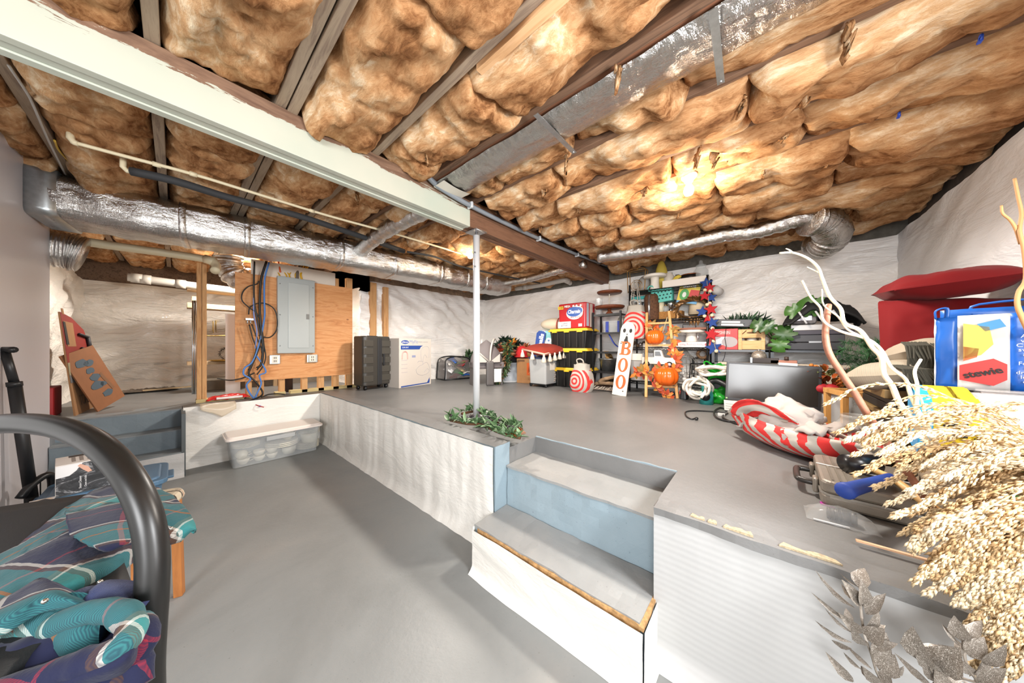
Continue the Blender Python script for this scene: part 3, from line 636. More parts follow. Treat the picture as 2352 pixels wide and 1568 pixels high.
cable('blue_cable', 'violet blue cable running down the left of the bundle', [(583, 605), (583, 660), (583, 720), (590, 760), (586, 800)], .008, M_kabp)
cable('red_cable', 'short red tipped cable end over the pit wall edge', [(580, 926, 5.0), (592, 931, 4.87), (606, 935, 4.86)], .006, mat('a3262c', .5))
t = thing('coax_splitter', 'small silver cable splitter on the plywood', 'splitter', ony(573, 733, 5.33)); B().box(-.04, .04, -.02, .02, -.012, .012).build('body', mat('cfd2d2', .3, .8), t)
for x in (-.02, .012): B().cyl((x, 0, -.012), (x, 0, -.06), .008, n=8).build('connector', mat('cfd2d2', .3, .8), t)
for k, (a_, c_) in enumerate(((622, 640), (632, 655), (642, 662), (690, 650), (697, 655), (703, 660), (708, 650))):
    cable('yellow_cable', 'yellow house cable above the breaker panel, %s from the left' % ('first', 'second', 'third', 'fourth', 'fifth', 'sixth', 'last')[k], [(a_-6+k*2, 590, 5.6), (a_, 612, 5.5), (c_+k*8-8 if k > 2 else c_, 628, 5.42), (c_+k*9-10 if k > 2 else c_+6, 645, 5.40)], .009, mat('d9a92c', .5))['group'] = 'yellow house cables above the breaker panel'
cable('orange_cable', 'orange cable above the breaker panel', [(638, 590, 5.55), (640, 605, 5.45), (644, 625, 5.41)], .012, mat('e0612a', .5))
cable('grey_cable', 'thick grey service cable entering the panel top', [(688, 610, 5.5), (683, 625, 5.43), (682, 640, 5.40)], .022, mat('6f665c', .6))
# things seen between the doubled stud and the plywood
t = thing('alcove_shelf', 'rough wooden shelf rails seen between the stud and the plywood', 'shelf', (0, 6.6, PZ))
xa, xb = ony(474, 800, 6.6).x, ony(640, 800, 6.6).x
for pa, pb in ((700, 711), (829, 836), (668, 672)):
    B().box(xa-.2, xb, 0, .3, ony(510, pb, 6.6).z-PZ, ony(510, pa, 6.6).z-PZ).build('rail', wood('a98e6b', 'bfa582', .7, 0), t)
for x in (xa-.15, xb-.05): B().box(x, x+.05, .1, .2, 0, 1.5).build('upright', wood('a98e6b', 'bfa582', .7, 2), t)
c, w_, h_ = RY(518, 541, 803, 721, 5.9)
tag(B().box(c.x-w_/2, c.x+w_, 5.9, 5.93, PZ+.001, c.z+h_).build('white_board', M_white), 'white board edge standing behind the left edge of the plywood', 'board')
t = thing('gold_wire_basket', 'tangled gold wire frames behind the doubled stud', 'basket', ony(500, 760, 6.5))
for k in range(3):
    b = B(); c = Vector((-.12+.14*k, .02*k, .03+.05*k)); q = [c+Vector((sx*.07+.03*k, .05*sy, sz*.08+.02*sx)) for sx, sy, sz in ((-1, -1, -1), (1, -1, -1), (1, -1, 1), (-1, -1, 1))]; b.tube(q, .006, 6, True); b.tube([v+Vector((0, .12, .03)) for v in q], .006, 6, True)
    for v in q: b.cyl(v, v+Vector((0, .12, .03)), .005, n=6)
    b.build('wire_frame', mat('8d7442', .4, .7), t)
b = B(); b.tube([(-.25, 0, -.06), (-.1, .0, -.08), (.1, 0, -.07), (.25, 0, -.08)], .01, 6); b.build('rod', mat('8d7442', .4, .7), t)
t = thing('gold_tray', 'round gold tray lying on the low shelf behind the plywood edge', 'tray', ony(520, 829, 6.55)); B().lathe([(.001, 0), (.16, .0), (.2, .02), (.2, .026), (.15, .01), (.001, .008)], n=24).build('dish', mat('b98b3f', .3, .8), t)
t = thing('dark_wreath', 'small dark twig wreath beside the gold tray', 'wreath', ony(525, 812, 6.6)); b = B(); needles(b, [Vector((.1*math.cos(a), 0, .1*math.sin(a))) for a in [i*PI/8 for i in range(17)]], 220, .06, .004, random.Random(3)); b.build('twigs', mat('2a211a', .8), t)
for k, px in enumerate((444, 449)):
    tag(B().tube([ony(px-1, 905, 5.55), ony(px, 690, 5.6)], .012, 8).build('chrome_rod', mat('c9cdcf', .15, .95)), 'thin chrome rod, %s of the pair left of the doubled stud' % ('left' if px == 444 else 'right'), 'rod', 'chrome rods by the stud')
# red snack bag and scrap on the pit wall
t = thing('snack_bag', 'crumpled red snack bag lying on the pit wall edge', 'bag', (onz(525, 918, PZ).x, onz(525, 918, PZ).y-.0, PZ))
b = B(); b.grid(lambda u, v: ((u-.5)*.42, (v-.5)*.16, .012+.055*max(0, math.sin(PI*u)*math.sin(PI*v))**.5+.018*fr(Vector((u*6, v*4, 2)), 3)+.012), 22, 10, thick=.002); b.build('foil_pack', mat('c3201f', .25, .2, noise=.2), t)
b = B(); b.box(-.12, .13, -.09, -.07, .03, .055); b.build('label_band', mat('e8e2dc', .4), t)
p = onz(500, 932, PZ+.005)
tag(B().at((p.x, p.y-.02, 0)).grid(lambda u, v: ((u-.5)*.3, .06-.16*min(v*1.6, 1)-.01, PZ+.045-.22*max(0, v-.45)*(1.3-1.6*abs(u-.6)) + .010*fr(Vector((u*4, v*4, 1)))), 12, 12, thick=.001).build('plastic_scrap', N('scrap').set(col='d8c9b2', alpha=.7, rough=.3).m), 'thin scrap of cloudy plastic hanging over the pit wall edge', 'scrap')
# ---------------------------------------------------------------- dish bin on the pit floor
q0 = onz(524, 1077, 0); q1 = onz(738, 1034, 0); BWd = q1.x-q0.x; yb = 4.455
hb = ony(520, 1010, yb).z
t = thing('storage_bin', 'long clear storage bin with white lid standing against the far pit wall', 'storage bin', ((q0.x+q1.x)/2, yb+.2, 0))
B().tub(BWd*.93, .34, BWd, .38, .004, hb-.02, .04, 4, .004).build('tub', M_clear, t)
b = B(); b.tub(BWd+.06, .43, BWd+.06, .43, hb-.03, hb-.005, .05).tub(BWd+.04, .41, BWd+.01, .38, hb-.005, hb+.012, .05); b.build('lid', mat('e3d8cf', .4), t, bevel=.004)
B().box(-.12, .16, -.205, -.19, hb-.10, hb-.05).build('handle', M_milky, t, bevel=.01)
M_china = mat('e9e2d0', .25); cx0 = (q0.x+q1.x)/2; cyb = yb+.2
def plate(x, y, z, r, lab, tilt=0):
    t = B().lathe([(.001, 0), (r*.55, 0), (r*.62, .006), (r, .018), (r, .022), (r*.6, .011), (.001, .006)], n=24).build('plate', M_china); t.location = (x, y, z); t.rotation_euler = (tilt, 0, 0); return tag(t, lab, 'plate', 'white china in the clear bin')
def cup(x, y, z, lab, s=1, rot=0, tx=0):
    t = thing('teacup', lab, 'cup', (x, y, z), rot, 'white china in the clear bin', (tx, 0))
    B().lathe([(.022*s, 0), (.03*s, .004*s), (.048*s, .035*s), (.052*s, .06*s), (.048*s, .06*s), (.04*s, .02*s), (.001, .008*s)], n=18).build('bowl', M_china, t)
    B().tube([(.048*s, 0, .05*s), (.072*s, 0, .05*s), (.076*s, 0, .03*s), (.044*s, 0, .018*s)], .005*s, 6).build('handle', M_china, t); return t
ORD = ('lowest', 'second', 'third', 'fourth', 'fifth', 'topmost')
for k in range(6): plate(cx0+.34, cyb, .012+k*.014, .13, '%s white plate of the low stack at the right end of the clear bin' % ORD[k])
for k in range(4): plate(cx0+.36, cyb, .20+k*.014, .12, '%s white plate near the lid at the right end of the clear bin' % ORD[k if k < 3 else 5])
t = tag(B().lathe([(.09, 0), (.10, .1), (.08, .11), (.001, .105)], n=20).build('china_pot', M_china), 'round white china pot between the plate stacks in the clear bin', 'pot'); t.location = (cx0+.36, cyb, .098)
for k in range(4): plate(cx0-.28, cyb-.02, .19+k*.014, .13, '%s white plate near the lid at the left of the clear bin' % ORD[k if k < 3 else 5])
t = tag(B().lathe([(.06, 0), (.075, .05), (.075, .09), (.07, .09), (.001, .02)], n=20).build('bowl', M_china), 'white bowl under the platter in the clear bin', 'bowl'); t.location = (cx0+.13, cyb-.04, .01)
for k in range(3): plate(cx0+.06, cyb-.02, .12+k*.02, .17, '%s wide white platter in the middle of the clear bin' % ORD[k if k < 2 else 5])
for k in range(2): cup(cx0+.12, cyb-.03, .185+k*.04, 'white teacup on the platters in the clear bin, %s of two' % ('lower' if k == 0 else 'upper'), 1.3, .3)
for k, (x, s, tx) in enumerate(((-.31, 1.15, -1.0), (-.17, 1.1, 0), (-.05, 1.1, 0))):
    nm = ('left', 'middle', 'right')[k]
    cup(cx0+x, cyb-.09, .012, 'white teacup standing low in the clear bin, %s pile' % nm, s, .4*k)
    cup(cx0+x, cyb-.09-(.01 if k == 0 else 0), .075 if k else .09, 'white teacup on top of the %s pile in the clear bin' % nm, s, .2+.3*k, tx)
# ---------------------------------------------------------------- suitcase, car seat box, mesh bag
t = thing('suitcase', 'dark grey ribbed hard shell suitcase standing beside the white box', 'suitcase', (2.20, 5.05, PZ), math.radians(10))
M_sc = mat('3b3833', .38); sw, sdp, sh = .50, .32, .82
B().tub(sw, sdp, sw, sdp, .07, .07+sh, .06, 5).build('shell', M_sc, t, bevel=.02)
for x in (-.17, .15):
    for z in (.18, .33, .48, .63, .76): B().box(x-.085, x+.085, -sdp/2-.008, -sdp/2+.01, z-.062+.02, z+.062).build('rib_panel', mat('45423c', .35), t, bevel=.006)
B().box(.03-.04, .03+.04, -sdp/2-.012, -sdp/2+.01, .08, .86).build('centre_band', mat('2b2c2e', .4), t, bevel=.006)
B().box(.085, .115, -sdp/2-.03, -sdp/2-.004, .40, .60).build('side_handle', mat('222325', .4), t, bevel=.008)
B().tube([(-.1, 0, .87), (-.09, 0, .89), (.09, 0, .89), (.1, 0, .87)], .012, 8).build('top_handle', M_blk, t)
for x in (-.19, .19):
    for y in (-.1, .1): B().cyl((x-.015, y, .035), (x+.015, y, .035), .034, n=12).box(x-.012, x+.012, y-.012, y+.012, .03, .075).build('wheel', M_blk, t)
p = onz(914, 892, PZ); hh = .86; bw = .72
t = thing('carton', 'white car seat carton printed in blue beside the dark suitcase', 'box', (p.x+.02, p.y, PZ), math.radians(9))
M_card = mat('c8bfb5', .7); M_cblue = mat('23458f', .6)
B().box(0, bw, 0, .45, 0, hh).build('carton_body', M_card, t, bevel=.004)
B().prism([(.04, .03), (.62, .04), (bw-.04, .13), (bw-.04, .05), (bw-.05, .025), (.04, .008)], -.002, .001).build('blue_wave', M_cblue, t)
B().prism([(.035, .665), (.44, .665), (.47, .71), (.52, .735), (.035, .735)], -.002, .001).build('blue_banner', M_cblue, t)
B().prism(circ(.08, 18, .125, .795, 1, .42), -.002, .001).build('logo_badge', M_cblue, t)
text('chicco', .05, t, (.125, -.003, .795), mat('e8e8ea', .6)); text('MyFit', .085, t, (.31, -.002, .80), mat('7f93b8', .6)); text('HARNESS + BOOSTER', .024, t, (.52, -.002, .80), mat('9a9aa2', .6)); text('CAR SEAT', .03, t, (.13, -.003, .70), mat('e6e6ec', .6))
b = B()
for pts in ([(.48, .45), (.47, .62), (.52, .70), (.62, .72), (.67, .66), (.66, .5)], [(.40, .42), (.42, .45), (.52, .44)], [(.36, .30), (.44, .36), (.5, .38), (.6, .42), (.66, .36), (.68, .27), (.64, .22), (.56, .19), (.46, .19), (.38, .23), (.36, .30)], [(.52, .38), (.53, .52), (.57, .56), (.62, .5)], [(.55, .24), (.62, .3), (.66, .27)]):
    b.tube(smoothpath([(x, -.001, z) for x, z in pts], 5), .003, 4)
b.build('line_drawing', mat('a7a5ab', .7), t)
b = B().tube(smoothpath([(.06, -.001, .50), (.07, -.001, .60), (.12, -.001, .63), (.165, -.001, .60), (.175, -.001, .50)], 5), .012, 4); b.build('red_mark', mat('e0a39a', .7), t)
for z in (.47, .40, .33, .26): B().box(.05, .17, -.002, 0, z, z+.012).build('caption', mat('b9b0ae', .7), t)
B().box(.27, .35, -.002, 0, .52, .56).build('caption', mat('8d93b0', .7), t)
p = (onz(1015, 872, PZ)+onz(1078, 868, PZ))/2
t = thing('mesh_laundry_bag', 'clear zip bag with black mesh edges full of gift wrap', 'bag', (p.x, p.y+.05, PZ), math.radians(-8))
bw, bh = .68, .50
B().tub(bw, .36, bw*.88, .30, .01, bh*.95, .06, 4, .003).build('film', N('smoky_film').set(col='8f8a88', rough=.15, alpha=.28).m, t)
b = B()
for y in (-.18, .18): b.tube(smoothpath([(-bw/2, y, .02), (-bw/2+.02, y, .25), (-bw*.42, y*.9, bh*.9), (0, y*.85, bh), (bw*.42, y*.9, bh*.88), (bw/2-.02, y, .25), (bw/2, y, .02)], 5), .014, 6)
for x in (-1, 1): b.tube([(x*bw/2, -.18, .015), (x*bw/2, .18, .015)], .014, 6)
b.tube([(-bw/2, -.18, .015), (bw/2, -.18, .015)], .014, 6); b.build('piping', M_blk, t)
rr = random.Random(5); cols = ['b3262b', 'd8d4cd', '2c5fae', '3b7a3f', 'c3b08a', 'd9d9d9', '9c2a2a', '6c7f3a']
for k in range(11):
    c = Vector((rr.uniform(-.22, .22), rr.uniform(-.09, .06), .06+.04*k*.9)); wool = B(); wool.at(c, (rr.uniform(-.6, .6), rr.uniform(-.6, .6), rr.uniform(0, 3))); wool.grid(lambda u, v: ((u-.5)*.26, (v-.5)*.2, .05*math.sin(PI*u)*math.sin(PI*v)+.03*fr(Vector((u*5, v*5, k)))), 8, 8, thick=.02); wool.build('gift_wrap', mat(cols[k % 8], .45), t)
# ---------------------------------------------------------------- back corner, left to right
def garland(label, pts, n, seed, name='garland', berries=0, ln=.09, cols=('3d5a35', '566f42', '2f4a33'), cat_='garland', wd=.35):
    r_ = random.Random(seed); P = smoothpath(pts, 8); t = thing(name, label, cat_, P[0]); P = [p-P[0] for p in P]
    B().tube(P, .008, 5).build('vine', mat('4a3b28', .8), t)
    for k, c in enumerate(cols):
        b = B()
        for _ in range(n//len(cols)):
            i = r_.randrange(len(P)-1); p = P[i].lerp(P[i+1], r_.random()); d = (P[i+1]-P[i]).normalized()*.6+rv(1, r_)
            b.leaf(p, d, rv(1, r_), ln*r_.uniform(.7, 1.3), ln*wd, .2)
        b.build('foliage', mat(c, .55), t)['kind'] = 'stuff'
    for _ in range(berries):
        p = r_.choice(P)+rv(.05, r_); B().ell(p, (.014, .014, .014), 8, 6).build('berry', mat('a4202a', .3), t)
    return t
g1 = onz(1072, 868, PZ)
garland('green pine garland heaped on the floor left of the steel post foot', [g1+Vector((.05, -.1, .05)), g1+Vector((.15, .0, .2)), g1+Vector((.1, .1, .38)), g1+Vector((.2, .15, .5))], 330, 4, berries=7, ln=.16)
# bassinet tent
p = onz(1128, 882, PZ); t = thing('folded_bassinet', 'folded grey bassinet canopy with pale piping beside the oval tub', 'bassinet', (p.x, p.y+.05, PZ), math.radians(-25))
M_bg = mat('6e6767', .7); M_bl = mat('bdb6ae', .7); hA = .83
def dome(u, v): a = PI*u; return (-.40*math.cos(a)*(1-v**2.2), -.06-.22*math.sin(a)*(1-v**2.2), .40+.43*v)
B().grid(dome, 20, 12, thick=.01).build('canopy', M_bg, t)
B().box(-.38, .40, -.22, .12, .30, .42).build('band', M_bg, t, bevel=.03)
for s_ in (-1, 1): B().prism([(0, .42), (s_*.25, .42), (s_*.25, .57)], -.285, -.27).build('side_panel', M_bl, t)
B().tube(smoothpath([(0, -.30, .44), (.01, -.30, .6), (.06, -.25, .74), (.16, -.12, .83), (.24, -.0, .84)], 6), .022, 8).build('piping', M_bl, t)
B().tube([(-.36, -.27, .66), (-.02, -.31, .43)], .016, 6).build('piping', M_bl, t)
B().box(-.09, .09, -.33, -.25, .0, .44).build('leg_plate', mat('5a5655', .5), t, bevel=.03)
B().box(-.36, -.30, -.2, .1, 0, .32).build('side_leg', mat('6b6665', .5), t); B().box(.3, .36, -.2, .1, 0, .32).build('side_leg', mat('6b6665', .5), t)
B().box(.10, .28, -.30, -.29, .06, .30).build('paper_panel', mat('ded9d6', .7), t)
t.scale = (.80, .85, 1.02); t.location.x -= .06; t.location.y += .04
p = onz(1168, 877, PZ); TB = Vector((p.x+.20, p.y+.20, PZ))
t = thing('plastic_tub', 'pale blue grey oval plastic tub under the autumn wreath', 'tub', TB)
B().lathe([(.30, .0), (.34, .0), (.345, .02), (.32, .04), (.36, .36), (.385, .38), (.385, .395), (.35, .395), (.31, .05), (.001, .04)], n=32).build('shell', mat('b4bcc4', .35), t)
B().lathe([(.33, .0), (.352, .0), (.352, .022), (.33, .022)], n=32).build('foot_rim', mat('d9dcde', .35), t)
garland('pine and leaf garland draped over the front of the oval tub', [TB+Vector((-.34, -.31, .80)), TB+Vector((-.39, -.34, .62)), TB+Vector((-.46, -.36, .42)), TB+Vector((-.50, -.32, .22)), TB+Vector((-.56, -.26, .07))], 380, 8, berries=6, ln=.14, cols=('3d5a35', '6b6a3a', '2f4a33', '8a5a35'))
garland('dark green garland hanging behind the grey bassinet canopy', [Vector((p.x+.3, p.y+.7, 1.2)), Vector((p.x+.35, p.y+.55, 1.48)), Vector((p.x+.4, p.y+.35, 1.52)), Vector((p.x+.45, p.y+.15, 1.42)), Vector((p.x+.5, p.y-.05, 1.36))], 260, 9, ln=.13, cols=('26392c', '324a35', '1f2b24'))
t = thing('autumn_wreath', 'autumn leaf wreath with a big orange bloom on the tub pile', 'wreath', TB+Vector((.15, -.05, .62)))
r_ = random.Random(12); W_ = [Vector((.26*math.cos(a), .30*math.sin(a), .07*math.sin(3*a))) for a in [i*PI/20 for i in range(41)]]
for k, c in enumerate(('a8431f', '7b3a1d', '6b2b1f', 'b3662a')):
    b = B()
    for _ in range(70): b.leaf(r_.choice(W_)+rv(.03, r_), rv(1, r_)+Vector((0, 0, .5)), rv(1, r_), .11, .05)
    b.build('foliage', mat(c, .6), t)['kind'] = 'stuff'
for k in range(11):
    a = k*2*PI/11; put_leaf(t, (-.15, -.1, .13), (math.cos(a)*.6-.5, math.sin(a), .7), (0, 0, 1), .17, .07, mat('e8902a', .6), 'petal')
b = B(); needles(b, W_, 60, .16, .006, r_); b.build('berry_sprig', mat('a8232a', .5), t)['kind'] = 'stuff'
t = thing('yarn_heap', 'tangle of white yarn and black cloth lying over the tub pile', 'yarn', TB+Vector((.02, -.05, .44)))
B().at((0, 0, 0)).ell((.05, 0, .0), (.33, .30, .13), 16, 8).build('black_cloth', mat('1d1d1f', .9, bump=.4), t)
for k in range(5):
    q = [Vector((-.32+.13*i, -.18+.1*k+.05*math.sin(i*2+k), .13-.005*i*i+.03*r_.random())) for i in range(6)]
    B().tube(smoothpath(q, 5), .018, 6).build('yarn_strand', mat('d9d4cc', .9), t)
p = onz(1189, 870, PZ); t = thing('red_hat', 'bright red felt hat resting on the brown carton', 'hat', (4.62, 3.70, PZ+.50))
B().lathe([(.14, 0), (.15, .03), (.13, .14), (.08, .21), (.001, .23)], n=18).build('crown', mat('bf1f22', .85), t); B().lathe([(.15, -.0), (.17, .0), (.17, .03), (.15, .03)], n=18).build('brim', mat('bf1f22', .85), t)
b = B(); b.ell((.02, -.2, .07), (.09, .08, .08), 12, 8); b.build('gold_trim', mat('8a6a3a', .6, noise=.4, nscale=50), t)
t = thing('carton', 'brown cardboard carton with an orange square print', 'box', (4.44, 3.70, PZ), math.radians(-82))
M_kraft = mat('a5774c', .8, noise=.08); B().box(0, .62, 0, .5, 0, .48).build('carton_body', M_kraft, t, bevel=.004)
B().box(.23, .53, -.0015, .001, .16, .40).build('orange_print', mat('cc5a22', .7), t); B().box(.02, .18, -.0015, .001, .42, .46).build('tape_print', mat('6d4d33', .7), t)
b = B()
for k in range(4): b.prism([(.26+.05*k, .19), (.28+.05*k, .19), (.40+.03*k, .37), (.38+.03*k, .37)], -.002, -.001)
b.build('print_streaks', mat('d8824f', .7), t)['kind'] = 'stuff'
for z in (.10, .07): B().box(.25, .5, -.0015, .001, z, z+.012).build('print_line', mat('7d5636', .7), t)
# wheeled clear bin with the tasselled cushion
t = thing('wheeled_bin', 'clear plastic bin on black casters under the tasselled rust cushion', 'storage bin', (4.18, 2.83, PZ))
B().at((.22, .19, 0)).tub(.40, .35, .44, .38, .055, .50, .03, 4, .004).build('tub', M_milky, t)
B().box(.06, .40, .06, .34, .07, .36).build('white_box', mat('d8d3cb', .6), t)
B().at((.22, .19, 0)).tub(.46, .40, .46, .40, .50, .53, .03).build('lid', mat('2c3550', .5), t)
B().at((.22, .19, 0)).tub(.42, .37, .42, .37, .04, .06, .02).build('base_rim', M_blk, t)
for x in (.04, .40):
    for y in (.03, .35): B().cyl((x-.012, y, .024), (x+.012, y, .024), .024, n=10).box(x-.01, x+.01, y-.01, y+.01, .024, .05).build('caster', M_blk, t)
B().box(.12, .28, -.002, .0, .30, .42).build('paper_label', mat('e6e2dc', .6), t)
for k in range(5): B().ell((.3+.02*(k % 2), .02, .10+.035*k), (.04, .02, .02), 8, 6).build('packed_item', mat('9c948c', .6), t)
t = thing('tasselled_cushion', 'rust red cushion with cream tassels lying on the clear bin', 'cushion', (4.38, 3.00, 1.325), math.radians(-12), tilt=(math.radians(8), math.radians(-8)))
wool_cushion(B(), .58, .62, .18, 3).build('cover', mat('8c2c1d', .85, bump=.3, bscale=200), t, sub=1)
B().tube([(-.28, .29, 0), (-.28, -.29, 0), (.28, -.29, 0)], .018, 6).build('trim_band', mat('d1a995', .85), t)
for k, (x, y) in enumerate([(-.29, .27), (-.29, .0), (-.29, -.29), (-.17, -.31), (-.05, -.31), (.07, -.31), (.19, -.31), (.30, -.31)]):
    B().lathe([(.001, .0), (.02, -.01), (.016, -.03), (.03, -.07), (.045, -.13), (.04, -.135), (.001, -.13)], (x, y, .0), 10).build('tassel', mat('e4dac6', .9), t)
# store bag, rolled pillow
t = thing('shopping_bag', 'blue and white patterned shopping bag behind the rust cushion', 'bag', (4.70, 3.22, 1.06), math.radians(-86), tilt=(0, math.radians(8)))
def bagf(u, v): return ((u-.5)*.46*(1-.12*v), .05*math.sin(PI*u)*-1+.03*fr(Vector((u*4, v*4, 3)), 3), .62*v)
a = N('patterned_bag'); ck = a.n('ShaderNodeTexVoronoi'); ck.inputs['Scale'].default_value = 9; a.l(a.coords(), 0, ck, 'Vector'); rp = a.ramp(ck, 0, [(.15, '5e86b8'), (.22, 'dfe3e6'), (.45, 'dfe3e6'), (.55, '7fc0c4')]); a.l(rp, 0, a.b, 'Base Color')
B().grid(bagf, 14, 14, thick=.12).build('panel', a.m, t)
B().prism([(-.21, .02), (-.03, .02), (-.0, .58), (-.05, .61), (-.15, .61), (-.2, .56)], -.085, -.075).build('blue_band', mat('2c4b93', .6), t)
text('Marshalls', .13, t, (-.10, -.088, .31), mat('f0f0f0', .6), rot=(PI/2, -PI/2+.12, 0), wide=.5, bold=.004)
t = thing('rolled_pillow', 'cream pillow with thin red cord above the patterned bag', 'pillow', (4.78, 3.05, 1.685+.02), math.radians(-80)); 
B().ell((0, 0, .10), (.27, .15, .12), 20, 12).build('cover', mat('d3c5ad', .85, bump=.2), t); B().tube([(.12+.02*math.sin(a), .16*math.cos(a), .10+.125*math.sin(a)) for a in [i*PI/10 for i in range(20)]], .009, 6, True).build('cord', mat('a8322f', .7), t)
tag(B().box(4.58, 4.98, 2.97, 3.36, PZ, 1.045).build('carton', M_kraft, bevel=.004), 'plain brown carton hidden behind the tasselled cushion', 'box'); 
# black totes with yellow lids
M_tote = mat('1b1a19', .35); M_yel = mat('e0b62c', .4)
for k, (lab) in enumerate(('bottom', 'middle', 'top')):
    z0 = PZ+k*.345; t = thing('black_tote', 'black storage tote with yellow lid, %s of the stack' % lab, 'storage bin', (4.5, 2.60, z0), RZ, 'black totes with yellow lids')
    B().at((0, .22, 0)).tub(.66, .38, .74, .43, .002, .305, .03, 4, .006).build('tub', M_tote, t)
    for x in (-.31, -.19, -.05, .05, .19, .31): B().box(x-.012, x+.012, -.006, .02, .02, .295).build('rib', mat('2a2927', .3), t)
    b = B(); b.at((0, .22, 0)).tub(.80, .48, .80, .48, .295, .318, .04).tub(.76, .44, .74, .42, .318, .343, .03); b.build('lid', M_yel, t, bevel=.005)
    for x in (-.25, 0, .25): B().box(x-.05, x+.05, -.026, -.01, .275, .30).build('lid_clip', M_yel, t)
# toilet roll pack
t = thing('toilet_roll_pack', 'big red pack of toilet rolls on the top yellow lid', 'pack', (4.53, 2.53, PZ+3*.345+.002), RZ, tilt=(0, 0))
M_pr = mat('b8242a', .25); B().at((0, .19, 0)).tub(.54, .36, .56, .37, 0, .44, .05, 5).build('wrap', M_pr, t, bevel=.02)
def paint(par, poly, m, y=-.004, name='print', dy=.003): return B().prism(poly, y, y+dy).build(name, m, par)
M_lb = mat('e9e6e2', .4); M_bl2 = mat('2056a8', .35)
paint(t, circ(.5, 24, .06, .26, .32, .22), M_lb, -.003); paint(t, circ(.5, 24, .10, .30, .25, .16), M_lb, -.0032)
paint(t, [(x, z) for x, z in circ(.5, 24, .05, .285, .28, .17) if True], M_bl2, -.0045); paint(t, circ(.5, 20, .13, .30, .16, .12), M_bl2, -.0047)
text('Charmin', .09, t, (.05, -.006, .285), mat('f3f3f3', .5), wide=.24, shear=.2, bold=.003); text('Ultra Strong', .035, t, (.07, -.006, .19), M_pr, wide=.2, shear=.2)
paint(t, rect(-.215, .37, .11, .055), mat('dfb52f', .4)); text('=128', .04, t, (-.215, -.006, .37), M_txt); text('MEGA', .05, t, (-.08, -.005, .385), M_lb, wide=.12, bold=.002)
for x, z in ((.04, .385), (.10, .385), (.18, .385)): paint(t, circ(.02, 10, x, z), M_lb)
paint(t, rect(-.14, .065, .26, .115), mat('e3d9cd', .5)); text('CLEANS', .04, t, (-.14, -.006, .09), mat('3b4f8e', .5), wide=.13); text('BETTER', .04, t, (-.14, -.006, .05), mat('3b4f8e', .5), wide=.13)
paint(t, rect(.17, .05, .07, .05), mat('d8c9c9', .5))
B().box(.278, .281, .02, .10, .03, .42).build('side_print', mat('c3c7d6', .5), t); B().box(.278, .281, .14, .24, .02, .42).build('side_print', mat('e0cfc4', .5), t)
# slim black rack
t = thing('metal_rack', 'slim black four shelf metal rack beside the yellow lidded totes', 'shelf', (4.70, 1.97, PZ), RZ)
zr = [.30, .63, .95, 1.26]; rw = .47
for x in (-rw/2, rw/2):
    for y in (0, .32): B().box(x-.014, x+.014, y-.014, y+.014, 0, 1.30).build('post', M_blk, t)
for z in zr:
    b = B().box(-rw/2, rw/2, 0, .32, z-.012, z); b.build('shelf_board', M_blk, t)
    B().box(-rw/2, rw/2, -.012, -.002, z-.03, z+.004).build('edge_rail', M_blk, t)
zt = PZ+1.26
t = thing('tiered_tray', 'two tier round wooden stand on top of the slim black rack', 'stand', (4.85, 1.98, zt))
M_wal = wood('5d2f1d', '7d4429', .45, 0)
B().lathe([(.001, 0), (.08, 0), (.07, .015), (.03, .06), (.03, .10), (.001, .10)], n=20).build('foot', M_wal, t)
B().lathe([(.001, .10), (.22, .10), (.245, .125), (.245, .145), (.22, .125), (.001, .125)], n=32).build('lower_tier', M_wal, t)
B().lathe([(.001, .36), (.19, .36), (.205, .38), (.205, .395), (.18, .38), (.001, .38)], n=32).build('upper_tier', M_wal, t)
for k in range(8): B().ell((0, 0, .145+k*.028), (.013, .013, .015), 10, 6).build('bead', mat('d8d0c2', .3), t)
b = B()
for k in range(5): b.ell((0, 0, .395+k*.028), (.012, .012, .014), 10, 6)
b.tube([(.022*math.cos(a), 0, .545+.022*math.sin(a)) for a in [i*PI/6 for i in range(12)]], .005, 5, True); b.build('finial', mat('d8d0c2', .3), t)
t = thing('glass_jar', 'clear square glass jar standing left of the wooden stand', 'jar', (4.88, 2.18, zt)); B().tub(.10, .10, .10, .10, 0, .30, .02, 3, .004).build('vessel', M_glass, t); B().tub(.105, .105, .105, .105, .14, .17, .02).build('band', mat('39415e', .4), t)
t = thing('clear_tote', 'clear tote with blue straps on the second shelf of the slim rack', 'bag', (4.78, 1.90, PZ+.95), RZ)
B().at((0, .1, 0)).tub(.34, .16, .38, .18, .0, .20, .03, 3, .003).build('film', M_clear, t)
for x in (-.09, .11): B().box(x-.025, x+.025, -.006, .0, .0, .19).build('strap', mat('2b3f97', .6), t)
B().tube(smoothpath([(-.09, -.01, .04), (-.03, -.03, -.06), (.04, -.03, -.18), (.12, -.03, -.24), (.2, -.02, -.22)], 5), .018, 6, flat=.4).build('strap_tail', mat('2b3f97', .6), t)
B().at((.12, .1, .02)).ell((0, 0, .18), (.07, .06, .07), 10, 8).build('packed_cup', mat('8b857c', .5), t)
t = thing('galvanised_bucket', 'galvanised bucket of gold rings on the lower shelf of the slim rack', 'bucket', (4.84, 1.98, PZ+.30))
B().lathe([(.001, 0), (.11, 0), (.165, .20), (.175, .205), (.175, .215), (.16, .21), (.105, .01), (.001, .01)], n=26).build('pail', mat('a3a7a8', .35, .85, noise=.2, nscale=25), t)
